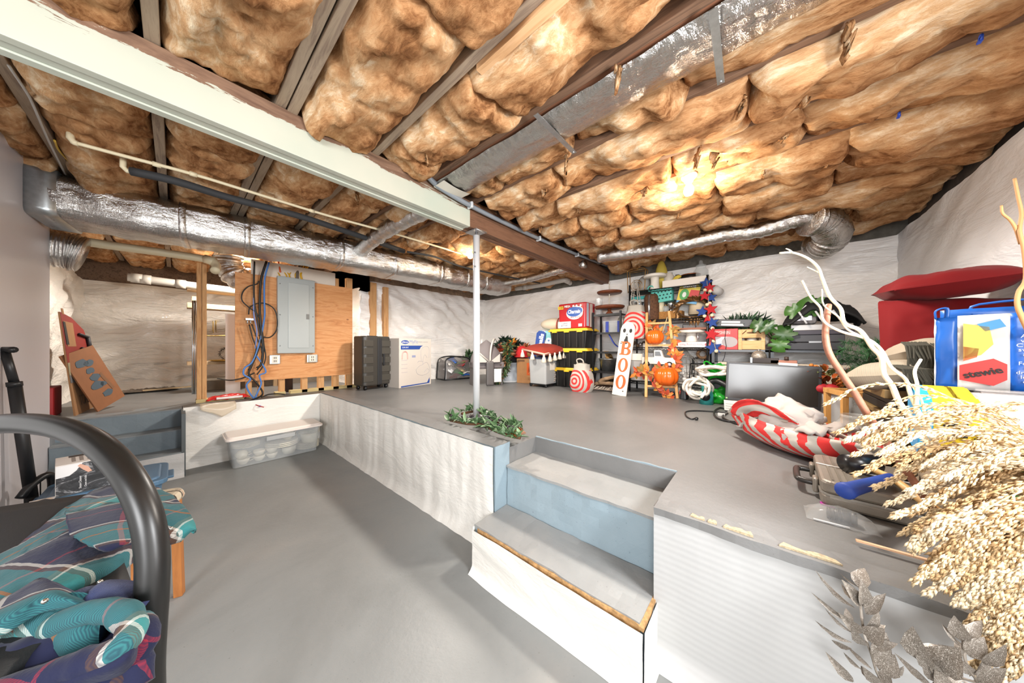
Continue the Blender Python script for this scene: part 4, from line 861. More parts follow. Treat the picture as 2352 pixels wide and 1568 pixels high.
for k in range(5):
    a = .5+k*.5; B().tube([Vector((-.06+.03*k, 0, .24))+Vector((.07*math.cos(q), .05*math.sin(a)*math.sin(q), .07*math.sin(q))) for q in [i*PI/8 for i in range(16)]], .008, 6, True).build('ring', mat('8c6a3c', .35, .7), t)
b = B()
for k in range(4): b.cyl((-.08+.04*k, 0, .18), (-.15+.05*k, .02, .34), .007, n=6)
b.build('sticks', mat('8c6a3c', .5), t)['kind'] = 'stuff'
t = thing('folded_blanket', 'folded tan blanket with patterned fringe on the floor under the slim rack', 'blanket', (4.52, 1.93, PZ), RZ)
for k, (c, dx) in enumerate((('a3745a', -.03), ('8c7257', .04), ('94795c', .07))):
    B().at((dx, .22, .03+.085*k), (0, -.28 if k == 2 else 0, 0)).grid(lambda u, v: ((u-.5)*(.5-.05*k), (v-.5)*.42, .035*(1-abs(2*u-1)**4)+.012*fr(Vector((u*6, v*5, k)), 3)), 16, 12, thick=.05).build('fold', mat(c, .9, bump=.3), t)
r_ = random.Random(9); b = B()
for k in range(26): b.cyl((-.27+.02*k, -.0, .05+.03*r_.random()), (-.31+.022*k, -.06, .02), .006, .003, 5)
b.build('fringe', mat('d9cdbd', .9), t)['kind'] = 'stuff'; B().box(-.24, .2, .002, .03, .03, .07).build('pattern_band', mat('3b312b', .9, noise=.9, nscale=60), t)
# swirl totes
def m_swirl(cx, cz, s=1.0, ax=(0, 2), cy=0):
    a = N('red_swirl_cloth'); tc = a.n('ShaderNodeTexCoord'); mp = a.n('ShaderNodeMapping'); mp.inputs['Location'].default_value = (-cx, -cy, -cz); mp.inputs['Scale'].default_value = (1, .0001, 1) if ax == (0, 2) else (1, 1, 1)
    a.l(tc, 'Object', mp, 0); nz = a.noise(3.2, a.coords((1, .2, 1)), 1, .4)
    sep = a.n('ShaderNodeVectorMath', operation='LENGTH'); a.l(mp, 0, sep, 0)
    m1 = a.n('ShaderNodeMath', operation='MULTIPLY_ADD'); m1.inputs[1].default_value = 105*s; a.l(sep, 'Value', m1, 0); m2 = a.n('ShaderNodeMath', operation='MULTIPLY'); m2.inputs[1].default_value = 7; a.l(nz, 0, m2, 0); a.l(m2, 0, m1, 2)
    sn = a.n('ShaderNodeMath', operation='SINE'); a.l(m1, 0, sn, 0); gt = a.n('ShaderNodeMath', operation='GREATER_THAN'); gt.inputs[1].default_value = .05; a.l(sn, 0, gt, 0)
    r = a.ramp(gt, 0, [(.4, 'b7b0a6'), (.6, 'd8322f')]); a.l(r, 0, a.b, 'Base Color'); a.set(rough=.8); return a.m
M_ton = mat('b0a99e', .8)
def swirl_tote(label, loc, rz, w_, h_, cx, cz, seed):
    t = thing('swirl_tote', label, 'bag', loc, rz, 'red swirl cloth totes')
    def body(u, v):
        a = 2*PI*u; k = .82+.25*math.sin(PI*min(1, v*1.15))-.15*v; x = math.cos(a); y = math.sin(a)
        e = 1+.10*fr(Vector((x*2, y*2, v*3+seed)), 3)
        return (w_/2*k*e*math.copysign(abs(x)**.7, x), .16+.15*k*e*math.copysign(abs(y)**.7, y), h_*v)
    B().grid(lambda u, v: body(u, v*.80), 36, 16).build('lower_body', m_swirl(cx, cz), t)
    B().grid(lambda u, v: body(u, .80+v*.2), 36, 5).build('collar', M_ton, t)
    B().at((0, .16, h_*.97)).ell((0, 0, 0), (w_*.30, .10, .04), 14, 6).build('gather', M_ton, t)
    B().tube(smoothpath([(-.05, .12, h_), (-.06, .1, h_+.07), (0, .1, h_+.09), (.05, .1, h_+.06), (.05, .12, h_)], 5), .012, 6).build('handle', M_ton, t)
    return t
swirl_tote('red swirl cloth tote standing on the floor before the black totes', (4.12, 2.20, PZ), RZ, .36, .43, -.06, .17, 2)
# BOO sign
c, w_, h_ = RX(1406, 1444, 908, 735, 4.27); 
t = thing('boo_sign', 'tall white ghost porch sign with orange letters', 'sign', (4.25, 1.59, PZ), RZ, tilt=(0, 0)); t.rotation_euler = (math.radians(-9), math.radians(4.5), RZ)
sw = .205; sh = 1.10; poly = [(-sw/2, 0), (sw/2, 0), (sw/2, sh-.13)]+[(sw/2*math.cos(a), sh-.13+.13*math.sin(a)) for a in [i*PI/12 for i in range(1, 12)]]+[(-sw/2, sh-.13)]
B().prism(poly, -.012, .010).build('board', mat('ddd3c7', .7, noise=.05), t)
M_boo = mat('cf5a24', .6)
def serif_o(z): 
    n = 24; o_ = circ(1, n, 0, z, .072, .104); i_ = circ(1, n, 0, z, .034, .086); b = B(); vs = [(x, y, q) for y in (-.016, -.012) for p_ in (o_, i_) for x, q in p_]; fs = []
    for k in range(n): k2 = (k+1) % n; fs += [(k, k2, n+k2, n+k), (2*n+k, k+0, k2, 2*n+k2), (n+k, n+k2, 3*n+k2, 3*n+k)]
    return b.add(vs, fs)
B().prism([(-.075, .60), (-.01, .60), (-.01, .80), (-.075, .80), (-.075, .788), (-.052, .78), (-.052, .62), (-.075, .612)], -.016, -.012).build('letter_b_stem', M_boo, t)
def bowl(z0, z1, x1):
    b = B(); n = 14; zc = (z0+z1)/2; hz = (z1-z0)/2; O = [(-.012, z0)]+[(x1*.3+x1*.7*math.sin(PI*i/n), zc-hz*math.cos(PI*i/n)) for i in range(n+1)]+[(-.012, z1)]; I = [(-.012, z0+.016)]+[(x1*.2+x1*.30*math.sin(PI*i/n), zc-(hz-.016)*math.cos(PI*i/n)) for i in range(n+1)]+[(-.012, z1-.016)]; k = len(O)
    vs = [(x, y, z) for y in (-.016, -.012) for p_ in (O, I) for x, z in p_]; return b.add(vs, [(i, i+1, k+i+1, k+i) for i in range(k-1)]+[(i, 2*k+i, 2*k+i+1, i+1) for i in range(k-1)])
bowl(.60, .705, .085).build('letter_b_bowl', M_boo, t); bowl(.695, .80, .075).build('letter_b_bowl', M_boo, t)
serif_o(.45).build('letter_o', M_boo, t); serif_o(.20).build('letter_o', M_boo, t)
M_ink = mat('1b1a1a', .6)
for x in (-.045, .047): B().prism(circ(1, 16, x, sh-.135, .021, .032), -.015, -.012).build('eye', M_ink, t)
B().prism(circ(1, 10, .0, sh-.19, .008, .011), -.015, -.012).build('nose', M_ink, t)
B().prism([(.0+.028*math.sin(a)*(1.15 if math.cos(a) < 0 else .75), sh-.275+.062*math.cos(a)) for a in [i*PI/10 for i in range(20)]], -.015, -.012).build('mouth', M_ink, t)
B().prism(circ(.009, 8, -.07, sh-.33), -.015, -.012).build('dot', M_ink, t); B().prism(circ(.009, 8, .05, .07), -.015, -.012).build('dot', M_ink, t)
# ---------------------------------------------------------------- wide wire shelving unit and what stands on it
UX, UY0, UY1 = 4.82, 1.63, .575; UW = UY0-UY1
t = thing('wire_shelving', 'wide black wire shelving unit loaded with decorations', 'shelf', (UX, (UY0+UY1)/2, PZ), RZ)
UZ = [.165, .70, 1.125, 1.60]
for x in (-UW/2, UW/2):
    for y in (0, .36): b = B().cyl((x, y, 0), (x, y, 1.70), .014, n=10).cyl((x, y, 1.70), (x, y, 1.71), .016, n=10); b.build('post', M_blk, t)
for z in UZ:
    s_ = B()
    for y in (0, .36): s_.cyl((-UW/2, y, z), (UW/2, y, z), .006, n=6).cyl((-UW/2, y, z-.035), (UW/2, y, z-.035), .006, n=6)
    for x in (-UW/2, UW/2): s_.cyl((x, 0, z), (x, .36, z), .006, n=6).cyl((x, 0, z-.035), (x, .36, z-.035), .006, n=6)
    for k in range(17): y = .02*k+.02; s_.cyl((-UW/2, y, z+.002), (UW/2, y, z+.002), .003, n=4)
    nz = 22
    s_.tube([(-UW/2+UW*k/(2*nz), 0, z-.035*(k % 2)) for k in range(2*nz+1)], .004, 4)
    o = s_.build('wire_shelf', M_blk, t); o['kind'] = 'stuff'
B().box(-UW/2+.02, UW/2-.02, .01, .35, UZ[3]-.004, UZ[3]+.004).build('shelf_liner', mat('26262a', .35), t)
B().box(-UW/2+.02, UW/2-.02, .01, .35, UZ[2]-.004, UZ[2]+.004).build('shelf_liner', mat('26262a', .35), t)
ZS = [PZ+z+.007 for z in UZ]
def yx(px, X): return onx(px, 796, X).y
M_gold = mat('a9824d', .35, .8); M_wc = mat('e6e0d6', .25)
# top shelf
Xc = 5.0
t = thing('wire_lantern', 'copper wire lantern frame at the left end of the top shelf', 'lantern', (Xc, yx(1464, Xc), ZS[3]), RZ)
for y in (-.06, .06):
    B().tube(smoothpath([(-.13, y, 0), (-.14, y, .28), (-.12, y, .38), (.12, y, .38), (.14, y, .28), (.13, y, 0)], 5), .007, 6).build('wire_hoop', M_gold, t)
for z in (.02, .36): B().tube([(-.13, -.06, z), (.13, -.06, z), (.13, .06, z), (-.13, .06, z)], .006, 6, True).build('cross_wire', M_gold, t)
for r0 in (.06, .09): B().tube([(r0*math.cos(a), -.05, .11+r0*math.sin(a)) for a in [i*PI/9 for i in range(18)]], .005, 6, True).build('ring', M_gold, t)
B().tube([(0, 0, .38), (0, 0, .45)], .012, 8).build('finial', M_gold, t)
t = thing('grey_vase', 'matt grey rounded vase behind the white cake stand', 'vase', (Xc+.05, yx(1480, Xc+.05), ZS[3])); B().lathe([(.001, 0), (.10, 0), (.105, .12), (.085, .22), (.04, .26), (.001, .265)], n=22).build('body', mat('9b9894', .6), t)
def cake_stand(label, loc, r, h, fl=.03):
    t = thing('cake_stand', label, 'cake stand', loc); B().lathe([(.001, 0), (r*.45, 0), (r*.42, .02), (r*.36, h*.5), (r*.38, h-.04), (.001, h-.04)], n=24).build('pedestal', M_wc, t)
    B().lathe([(.001, h-.04), (r*.9, h-.04), (r, h-.03), (r, h), (r*.95, h), (r*.9, h-.015), (.001, h-.015)], n=32).build('plate', M_wc, t); return t
cake_stand('white pedestal cake stand at the front of the top shelf', (Xc-.08, yx(1504, Xc-.08), ZS[3]), .165, .23)
t = thing('yellow_cone', 'tall yellow cone figure standing behind the cake stand', 'figurine', (Xc+.13, yx(1519, Xc+.13), ZS[3])); B().lathe([(.001, 0), (.08, 0), (.09, .20), (.10, .24), (.075, .37), (.045, .46), (.02, .49), (.001, .495)], n=22).build('cone', mat('cbb44a', .7), t)
t = thing('white_vase', 'round white vase right of the yellow cone', 'vase', (Xc+.1, yx(1537, Xc+.1), ZS[3]+.07)); B().lathe([(.001, 0), (.06, 0), (.085, .06), (.08, .13), (.045, .18), (.05, .20), (.001, .20)], n=22).build('body', mat('d8cfc2', .4), t)
tag(B().box(Xc+.02, Xc+.17, yx(1575, Xc), yx(1526, Xc), ZS[3], ZS[3]+.07).build('riser_box', mat('d9d2c8', .6)), 'flat pale box under the small vases on the top shelf', 'box')
t = thing('yellow_bananas', 'small yellow banana decoration on the top shelf', 'decoration', (Xc-.02, yx(1552, Xc), ZS[3]+.115)); 
for k in range(3): B().tube(smoothpath([(0, .06-.02*k, .0+.012*k), (0, .0, .02+.015*k), (0, -.08+.01*k, .055+.008*k)], 4), [.012]*4+[.016]*4+[.008], 7).build('banana', mat('d3ba3d', .5), t)
tag(B().lathe([(.001, 0), (.04, 0), (.05, .06), (.03, .12), (.03, .16), (.001, .16)], (Xc+.12, yx(1556, Xc+.12), ZS[3]+.07), 16).build('grey_bottle', mat('6f6d70', .4)), 'small grey bottle behind the yellow banana decoration', 'bottle')
t = thing('white_long_box', 'long white box along the front of the top shelf', 'box', (UX+.01, yx(1573, UX), ZS[3]), RZ); B().box(-.30, .29, 0, .12, 0, .10).build('carton_body', mat('e6dfd6', .55), t, bevel=.004); B().box(-.30, .29, -.003, .0, .095, .103).build('lid_edge', mat('d9d0c5', .55), t)
t = thing('copper_rim_pot', 'black pot with copper rim on the top shelf behind the white box', 'pot', (Xc+.07, yx(1586, Xc+.07), ZS[3]+.04)); B().lathe([(.001, 0), (.08, 0), (.13, .08), (.125, .14), (.115, .14), (.12, .08), (.001, .02)], n=24).build('bowl', M_blk, t); B().tube([(.127*math.cos(a), .127*math.sin(a), .143) for a in [i*PI/12 for i in range(24)]], .008, 6, True).build('rim', mat('a5633f', .3, .8), t); B().tube([(.0, -.12, .1), (0, -.17, .11), (0, -.17, .07), (0, -.12, .06)], .01, 6).build('handle', M_blk, t)
t = thing('glass_jar', 'tall clear glass jar at the right end of the top shelf', 'jar', (Xc+.05, yx(1610, Xc+.05), ZS[3])); B().lathe([(.001, 0), (.09, 0), (.095, .02), (.095, .22), (.06, .26), (.06, .28), (.056, .28), (.09, .22), (.088, .02), (.001, .01)], n=24).build('vessel', M_glass, t); B().lathe([(.065, .28), (.07, .30), (.03, .32), (.02, .37), (.001, .38)], n=20).build('lid', M_glass, t)
# second shelf
t = thing('teal_lid_box', 'white box with teal lid at the left of the second shelf', 'box', (5.0, yx(1472, 5.0), ZS[2]), RZ); B().box(-.13, .15, 0, .18, 0, .36).build('tub', mat('cfd6d8', .4), t, bevel=.006); B().box(-.15, .17, -.02, .2, .36, .41).build('lid', mat('3fb0ae', .4), t, bevel=.006)
t = thing('milk_can', 'small galvanised milk can on the second shelf', 'can', (4.92, yx(1468, 4.92), ZS[2])); B().lathe([(.001, 0), (.085, 0), (.09, .01), (.09, .18), (.055, .23), (.055, .27), (.075, .30), (.07, .30), (.05, .27), (.001, .26)], n=24).build('body', M_galv, t); B().tube([(.0, -.085, .2), (0, -.12, .22), (0, -.10, .12)], .008, 6).build('handle', M_galv, t)
t = thing('bark_vase', 'brown bark covered cylinder vase with silver stripe on the second shelf', 'vase', (4.90, yx(1497, 4.90), ZS[2])); B().lathe([(.001, 0), (.10, 0), (.11, .02), (.11, .36), (.09, .40), (.001, .40)], n=26).build('bark', mat('5b3c27', .85, noise=.45, nscale=35, bump=.6, bscale=40), t)
B().cyl((-.108, .01, .0), (-.108, .01, .38), .018, n=10).build('silver_strip', mat('c7c7c9', .2, .9), t)
t = thing('teal_basket', 'teal plastic basket with holes hanging from the top wire shelf', 'basket', (4.86, yx(1521, 4.86), ZS[2]+.27), RZ, tilt=(0, math.radians(-6)))
M_teal = mat('58b9ad', .45)
B().at((0, .08, 0)).tub(.28, .14, .31, .17, 0, .20, .03, 4, .005).build('basket_body', M_teal, t)
for i in range(5):
    for j in range(3): B().cyl((-.09+.05*i+(.02 if j % 2 else 0), -.0045, .05+.05*j), (-.09+.05*i+(.02 if j % 2 else 0), .012, .05+.05*j), .011, n=8).build('hole', mat('20403c', .8), t)
for x in (-.14, .12): B().tube([(x+.042*math.cos(a), .0, .235+.042*math.sin(a)) for a in [i*PI/8 for i in range(16)]], .010, 6, True).build('handle_ring', M_teal, t)
t = thing('woven_tray', 'low woven straw tray on the second shelf', 'tray', (4.87, yx(1530, 4.87), ZS[2]), RZ); 
for k in range(5): B().at((0, .13, .02+.022*k)).tub(.40, .22, .42, .24, -.011, .011, .04, 4, .02).build('coil', mat('a9783f', .85, noise=.3, nscale=60, bump=.5, bscale=90), t)
tag(B().lathe([(.001, 0), (.05, 0), (.055, .16), (.001, .16)], (4.95, yx(1517, 4.95), ZS[2]+.115), 18).build('cream_candle', mat('d8cdb0', .5)), 'cream pillar candle in the woven straw tray', 'candle')
t = thing('silver_cup', 'silver trophy cup beside the teal basket', 'cup', (5.02, yx(1541, 5.02), ZS[2]+.10)); B().lathe([(.05, 0), (.02, .03), (.02, .06), (.06, .11), (.075, .2), (.07, .2), (.001, .10)], n=20).build('bowl', mat('c9c9cb', .12, .95), t); B().tube([(0, -.07, .18), (0, -.12, .17), (0, -.11, .1), (0, -.05, .1)], .007, 6).build('handle', mat('c9c9cb', .12, .95), t)
t = thing('glass_globe', 'glass globe in the straw tray', 'ornament', (4.92, yx(1529, 4.92), ZS[2]+.115)); B().ell((0, 0, .05), (.05, .05, .05), 14, 10).build('globe', M_glass, t); B().lathe([(.02, .095), (.02, .11), (.001, .112)], n=10).build('cap', M_gold, t)
t = thing('game_box', 'bright tilted game box in red, yellow and green on the second shelf', 'box', (4.90, yx(1576, 4.90), ZS[2]+.22), math.radians(-84), tilt=(0, math.radians(12)))
B().box(-.13, .13, 0, .13, 0, .32).build('carton_body', mat('d9c23f', .5), t); paint(t, [(-.13, .0), (.13, 0), (.13, .05), (-.13, .03)], mat('5a9bc9', .5)); paint(t, [(.0, .05), (.13, .05), (.13, .2), (.02, .2)], mat('c8302f', .5)); paint(t, circ(.5, 16, -.05, .12, .12, .17), mat('3f9a49', .5), -.006); paint(t, [(.06, .32), (.13, .32), (.13, .24)], mat('2f7a3a', .5)); paint(t, circ(.5, 14, -.05, .12, .05, .08), mat('dfe3dc', .5), -.008); text('game', .07, t, (.0, -.006, .255), mat('f0f0f0', .5), wide=.16, bold=.003); B().box(-.134, -.13, .01, .12, .02, .28).build('side_print', mat('8a6b48', .6, noise=.6, nscale=40), t)
t = thing('lamp_shade', 'cream drum lamp shade behind the game box', 'lamp shade', (5.06, yx(1604, 5.06), ZS[2]+.06)); B().lathe([(.13, 0), (.105, .27), (.10, .27), (.125, 0)], n=26).build('shade', mat('d3c0a4', .8), t); B().tube([(-.10, 0, .26), (.10, 0, .26)], .004, 5).build('spider', M_gold, t)
t = thing('bronze_wreath', 'bronze metallic leaf wreath leaning on the second shelf', 'wreath', (4.87, yx(1590, 4.87), ZS[2]+.13), RZ)
r_ = random.Random(31); M_brz = mat('7d5a34', .4, .5)
for _ in range(95):
    a = r_.uniform(0, 2*PI); c = Vector((.17*math.cos(a)*1.1, .02*r_.random(), .12*math.sin(a))); put_leaf(t, c, (math.cos(a+1)+r_.uniform(-.5, .5), -.5*r_.random(), math.sin(a+1)+r_.uniform(-.5, .5)), rv(1, r_), .09, .05, M_brz)
B().tube([(.17*1.1*math.cos(a), .02, .12*math.sin(a)) for a in [i*PI/10 for i in range(20)]], .014, 6, True).build('ring', mat('4f3620', .7), t)
for k in range(5): put_leaf(t, (.04+.03*k-.06, -.03, -.13), (r_.uniform(-.4, .4), -.2, -1), (0, -1, 0), .12, .03, M_brz)
# third shelf
swirl_tote('red swirl cloth tote hanging from the left post of the wire shelving', (4.62, yx(1452, 4.62), 1.50), RZ, .36, .52, .0, .17, 7)
o = bpy.data.objects['swirl_tote.001']
for x in (-.07, .06): B().tube(smoothpath([(x-.02, .14, .48), (x*.6, .13, .75), (x*.3, .14, .93), (x*.5, .2, .80), (x+.02, .2, .48)], 6), .013, 6, flat=.5).build('long_strap', M_ton, o)
t = thing('rattan_balls', 'pile of dark twig and silver ornaments left on the third shelf', 'ornaments', (4.92, yx(1462, 4.92), ZS[1]), RZ)
for k in range(7): B().ell((-.12+.045*k, .03*(k % 2), .028+.02*(k % 3)), (.03, .03, .03), 10, 8).build('ornament_ball', (mat('6b5138', .7, noise=.5, nscale=50), mat('d3d3d3', .15, .9), mat('4c3a2a', .8))[k % 3], t)
t = thing('white_tray', 'shallow white tray on the third shelf behind the ladder', 'tray', (4.83, yx(1512, 4.83), ZS[1]-.055), RZ); B().box(-.22, .21, 0, .02, 0, .12).build('front_edge', mat('ded9d1', .5), t); B().box(-.22, .21, .02, .25, .056, .062).build('base', mat('ded9d1', .5), t)
tag(B().lathe([(.001, 0), (.05, 0), (.055, .12), (.05, .12), (.045, .01), (.001, .01)], (4.9, yx(1538, 4.9), ZS[1]+.01), 18).build('glass_tumbler', M_glass), 'clear glass tumbler beside the right ladder leg', 'glass')
t = thing('pasta_box', 'flat white box with red upside-down print on the third shelf', 'box', (4.83, yx(1588, 4.83), ZS[1]), RZ); B().box(-.20, .22, 0, .25, 0, .075).build('carton_body', mat('e4dcd8', .6), t, bevel=.003); text('Pasta Drying Rack', .045, t, (-.0, -.003, .037), mat('c99aa6', .6), rot=(PI/2, PI, 0), wide=.3); paint(t, circ(.02, 12, .18, .037), mat('b4606c', .6))
cake_stand('white square-edged cake stand on the flat white box', (4.94, yx(1588, 4.94), ZS[1]+.077), .18, .17)
t = thing('wood_serving_board', 'brown wooden serving board with black handle on the cake stand', 'tray', (4.94, yx(1588, 4.94), ZS[1]+.25), RZ); B().box(-.20, .20, -.14, .14, 0, .03).build('board', wood('6d3a26', '8b5238', .5, 0), t, bevel=.004)
for y in (-.1,): B().tube([(-.09, y, .03), (-.09, y, .085), (.07, y, .085), (.07, y, .03)], .006, 6).build('handle', M_blk, t)
tag(B().cyl((4.85, yx(1603, 4.85), ZS[1]+.077), (4.85, yx(1603, 4.85), ZS[1]+.20), .012, n=10).build('silver_tube', mat('d5d5d7', .15, .9)), 'upright silver tube right of the white cake stand', 'tube')
# bottom shelf
t = thing('lidded_bin', 'cloudy plastic bin with white lid at the left of the bottom shelf', 'storage bin', (4.86, yx(1470, 4.86), ZS[0]), RZ); B().at((0, .14, 0)).tub(.32, .24, .36, .27, 0, .34, .04, 4, .004).build('tub', N('frosted_tub').set(col='bdb9b5', rough=.35, alpha=.75).m, t); B().at((0, .14, 0)).tub(.39, .30, .39, .30, .32, .43, .04).build('lid', mat('e0d8cc', .4), t, bevel=.008)
for k in range(4): B().at((-.08+.06*k, .1, .07+.04*(k % 2))).ell((0, 0, 0), (.05, .05, .05), 8, 6).build('packed_item', mat('cf9a84', .6), t)
t = thing('truck_ornament', 'cream model pickup truck hanging on the ladder', 'ornament', (4.58, yx(1512, 4.58), 1.09), RZ); M_tr = mat('e6ddd2', .4)
B().prism([(-.23, .03), (-.23, .13), (-.06, .13), (-.06, .235), (.035, .235), (.07, .13), (.21, .125), (.225, .03)], 0, .06).build('body', M_tr, t, bevel=.008)
B().prism([(-.045, .15), (-.045, .215), (.02, .215), (.04, .15)], -.004, .0).build('window', mat('6d7277', .2), t)
for x in (-.16, .145): B().cyl((x, -.012, .03), (x, .03, .03), .042, n=18).build('tyre', M_blk, t); B().cyl((x, -.018, .03), (x, -.010, .03), .026, n=14).build('hubcap', mat('d8d8d8', .3, .5), t)
B().box(-.22, -.07, .01, .05, .13, .19).build('cargo', mat('85888c', .8, noise=.3, nscale=40), t); B().box(.09, .16, -.002, .02, .13, .16).build('hood_item', mat('4b4844', .7), t)
t = thing('birdcage', 'white wire birdcage on the bottom shelf right of the ladder', 'birdcage', (4.98, yx(1572, 4.98), ZS[0])); M_wire = mat('a7a29b', .5, .5)
for k in range(18):
    a = 2*PI*k/18; ca, sa = math.cos(a), math.sin(a)
    B().tube(smoothpath([(.17*ca, .17*sa, 0), (.17*ca, .17*sa, .28), (.15*ca, .15*sa, .36), (.07*ca, .07*sa, .43), (.015*ca, .015*sa, .52)], 4), .003, 4).build('cage_wire', M_wire, t)
for z, r0 in ((.005, .17), (.14, .17), (.28, .17), (.40, .11)): B().tube([(r0*math.cos(a), r0*math.sin(a), z) for a in [i*PI/12 for i in range(24)]], .005, 5, True).build('cage_ring', M_wire, t)
B().lathe([(.001, .0), (.165, .0), (.165, .012), (.001, .012)], n=24).build('base', mat('d6d0c8', .6), t)
b = B(); r_ = random.Random(4)
for k in range(14): b.ell((r_.uniform(-.1, .1), r_.uniform(-.1, .1), .05+.012*k*.8), (.04, .04, .03), 8, 6)
b.build('white_filling', mat('e3e0dc', .6), t)['kind'] = 'stuff'
for k, (px, s_, lb) in enumerate(((1601, 1.0, 'front'), (1606, 1.25, 'rear'))):
    t = thing('black_wire_lantern', 'black wire lantern frame, %s of the pair by the right shelf post' % lb, 'lantern', (4.86+.17*k, yx(px, 4.86+.17*k), ZS[0]), RZ, 'black wire lanterns')
    h_ = .30*s_
    for x in (-.09, .09):
        for y in (-.07, .07): B().cyl((x, y, 0), (x*.8, y*.8, h_), .007, n=6).build('upright', M_blk, t)
    for z, q in ((.005, 1), (h_, .8)): B().tube([(-.09*q, -.07*q, z), (.09*q, -.07*q, z), (.09*q, .07*q, z), (-.09*q, .07*q, z)], .007, 6, True).build('frame_ring', M_blk, t)
t = thing('twig_wreath', 'small brown twig wreath on the black lantern', 'wreath', (4.93, yx(1614, 4.93), ZS[0]+.44), RZ); b = B(); needles(b, [Vector((.06*math.cos(a), 0, .06*math.sin(a))) for a in [i*PI/8 for i in range(17)]], 260, .045, .004, random.Random(8)); b.build('twigs', mat('6f5238', .8), t)['kind'] = 'stuff'
B().tube([(.06*math.cos(a), 0, .06*math.sin(a)) for a in [i*PI/8 for i in range(16)]], .02, 6, True).build('ring', mat('6f5238', .8), t)
# blanket ladder
LX0 = 4.36; la = onz(1484, 912, PZ); lb = onz(1556, 915, PZ); ta = onx(1486, 718, 4.72); tb = onx(1537, 714, 4.72)
t = thing('blanket_ladder', 'pale wooden decorative ladder leaning on the wire shelving', 'ladder', (la.x, la.y, PZ))
P = lambda v: Vector(v)-Vector((la.x, la.y, PZ)); W_lad = wood('bf8a4e', 'd6a468', .55, 2)
ra = (P(la), P(ta)); rb2 = (P(lb), P(tb))
B()._bar(ra[0], ra[1], .034, .034).build('rail', W_lad, t, bevel=.004); B()._bar(rb2[0], rb2[1], .034, .034).build('rail', W_lad, t, bevel=.004)
for u in (.125, .595, .86): B()._bar(ra[0].lerp(ra[1], u), rb2[0].lerp(rb2[1], u), .022, .028).build('rung', W_lad, t)
lad = lambda u, s_: Vector(la).lerp(ta, u).lerp(Vector(lb).lerp(tb, u), s_)
B().tube(smoothpath([P(lad(.86, .1)), P(lad(.72, .35)), P(lad(.69, .5)), P(lad(.72, .62)), P(lad(.93, .9))], 6), .008, 6).build('twine', mat('a89878', .9), t)
def pumpkin(label, loc, r, rz=0):
    t = thing('pumpkin', label, 'pumpkin', loc, rz, 'orange pumpkins on the ladder')
    B().lathe([(.001, r*.12)]+[(r*math.sin(PI*(.06+.88*i/12))**.75, r*.85*(1-math.cos(PI*(.06+.88*i/12)))) for i in range(13)]+[(.001, r*1.52)], n=54, amp=lambda a: 1-.09*abs(math.cos(a*4.5))**6).build('shell', mat('e2641c', .25), t)
    B().tube([(0, 0, r*1.5), (.01, 0, r*1.75), (.03, .01, r*2.0)], [r*.2, r*.13, r*.15], 8).build('stem', mat('d9601f', .35), t); return t
q = lad(.595, .32); pumpkin('small orange pumpkin on the middle ladder rung', (q.x, q.y, q.z+.012), .125)
q = lad(.125, .68); pumpkin('large orange pumpkin on the lowest ladder rung', (q.x, q.y, q.z+.012), .155)
def fall(label, pts, n, seed):
    r_ = random.Random(seed); P_ = smoothpath(pts, 8); t = thing('leaf_garland', label, 'garland', P_[0], 0, 'autumn leaf garlands'); P_ = [p_-P_[0] for p_ in P_]
    B().tube(P_, .006, 5).build('vine', mat('6b5232', .8), t); ms = [mat(c, .6) for c in ('c9521f', 'b8792a', 'a33c1f', 'd07a2a', '8a6a2c')]
    for k in range(n):
        p_ = P_[int((k+.5)/n*(len(P_)-1))]+rv(.03, r_); a = r_.uniform(0, 6.3)
        for j in range(3): put_leaf(t, p_, (r_.uniform(-.5, .1), math.cos(a+j*.9), math.sin(a+j*.9)), (-1, 0, 0), r_.uniform(.07, .11), .05, r_.choice(ms), 'maple_leaf')
    return t
fall('autumn leaf garland hanging behind the top ladder rung', [lad(.80, .05), lad(.83, .2)+Vector((.05, 0, 0)), lad(.78, .45)+Vector((.05, 0, 0)), lad(.74, .5)], 12, 1)
fall('autumn leaf garland twisted round the right ladder rail', [lad(.80, 1.15), lad(.70, 1.05), lad(.52, 1.05), lad(.45, 1.05), lad(.36, 1.0), lad(.30, .9)], 26, 2)
fall('autumn leaf garland at the left ladder rail above the lowest rung', [lad(.27, -.35), lad(.30, -.1), lad(.27, .15), lad(.31, .45), lad(.30, .6)], 20, 3)
fall('autumn leaf garland trailing to the floor at the ladder foot', [lad(.12, .25), lad(.14, .45), lad(.02, .65), lad(.02, .8)], 12, 4)
# star garland
t = thing('star_garland', 'red and blue felt star garland hanging on the right shelf post', 'garland', (4.76, UY1, PZ), RZ)
def star(x, z, r, m, a0=0, y=0):
    pts = []
    for k in range(10): a = PI/2+a0+k*PI/5; rr_ = r if k % 2 == 0 else r*.45; pts.append((x+rr_*math.cos(a), z+rr_*math.sin(a)))
    b = B().prism(pts, y-.012, y+.012); return b.build('star', m, t, bevel=.004)
M_sr = mat('a81c24', .9); M_sb = mat('223f80', .9)
def gp(px, py): q = onx(px, py, 4.76); return UY1-q.y, q.z-PZ
for k, (px, py, r, m) in enumerate(((1622, 650, .085, M_sb), (1631, 661, .07, M_sr), (1620, 681, .075, M_sr), (1633, 683, .075, M_sb), (1614, 716, .085, M_sb), (1634, 711, .085, M_sr), (1627, 730, .08, M_sr), (1637, 741, .08, M_sb), (1636, 768, .095, M_sr), (1639, 798, .105, M_sb))):
    x, z = gp(px, py); star(x, z, r, m, .2*math.sin(k*3), -.03*(k % 3))
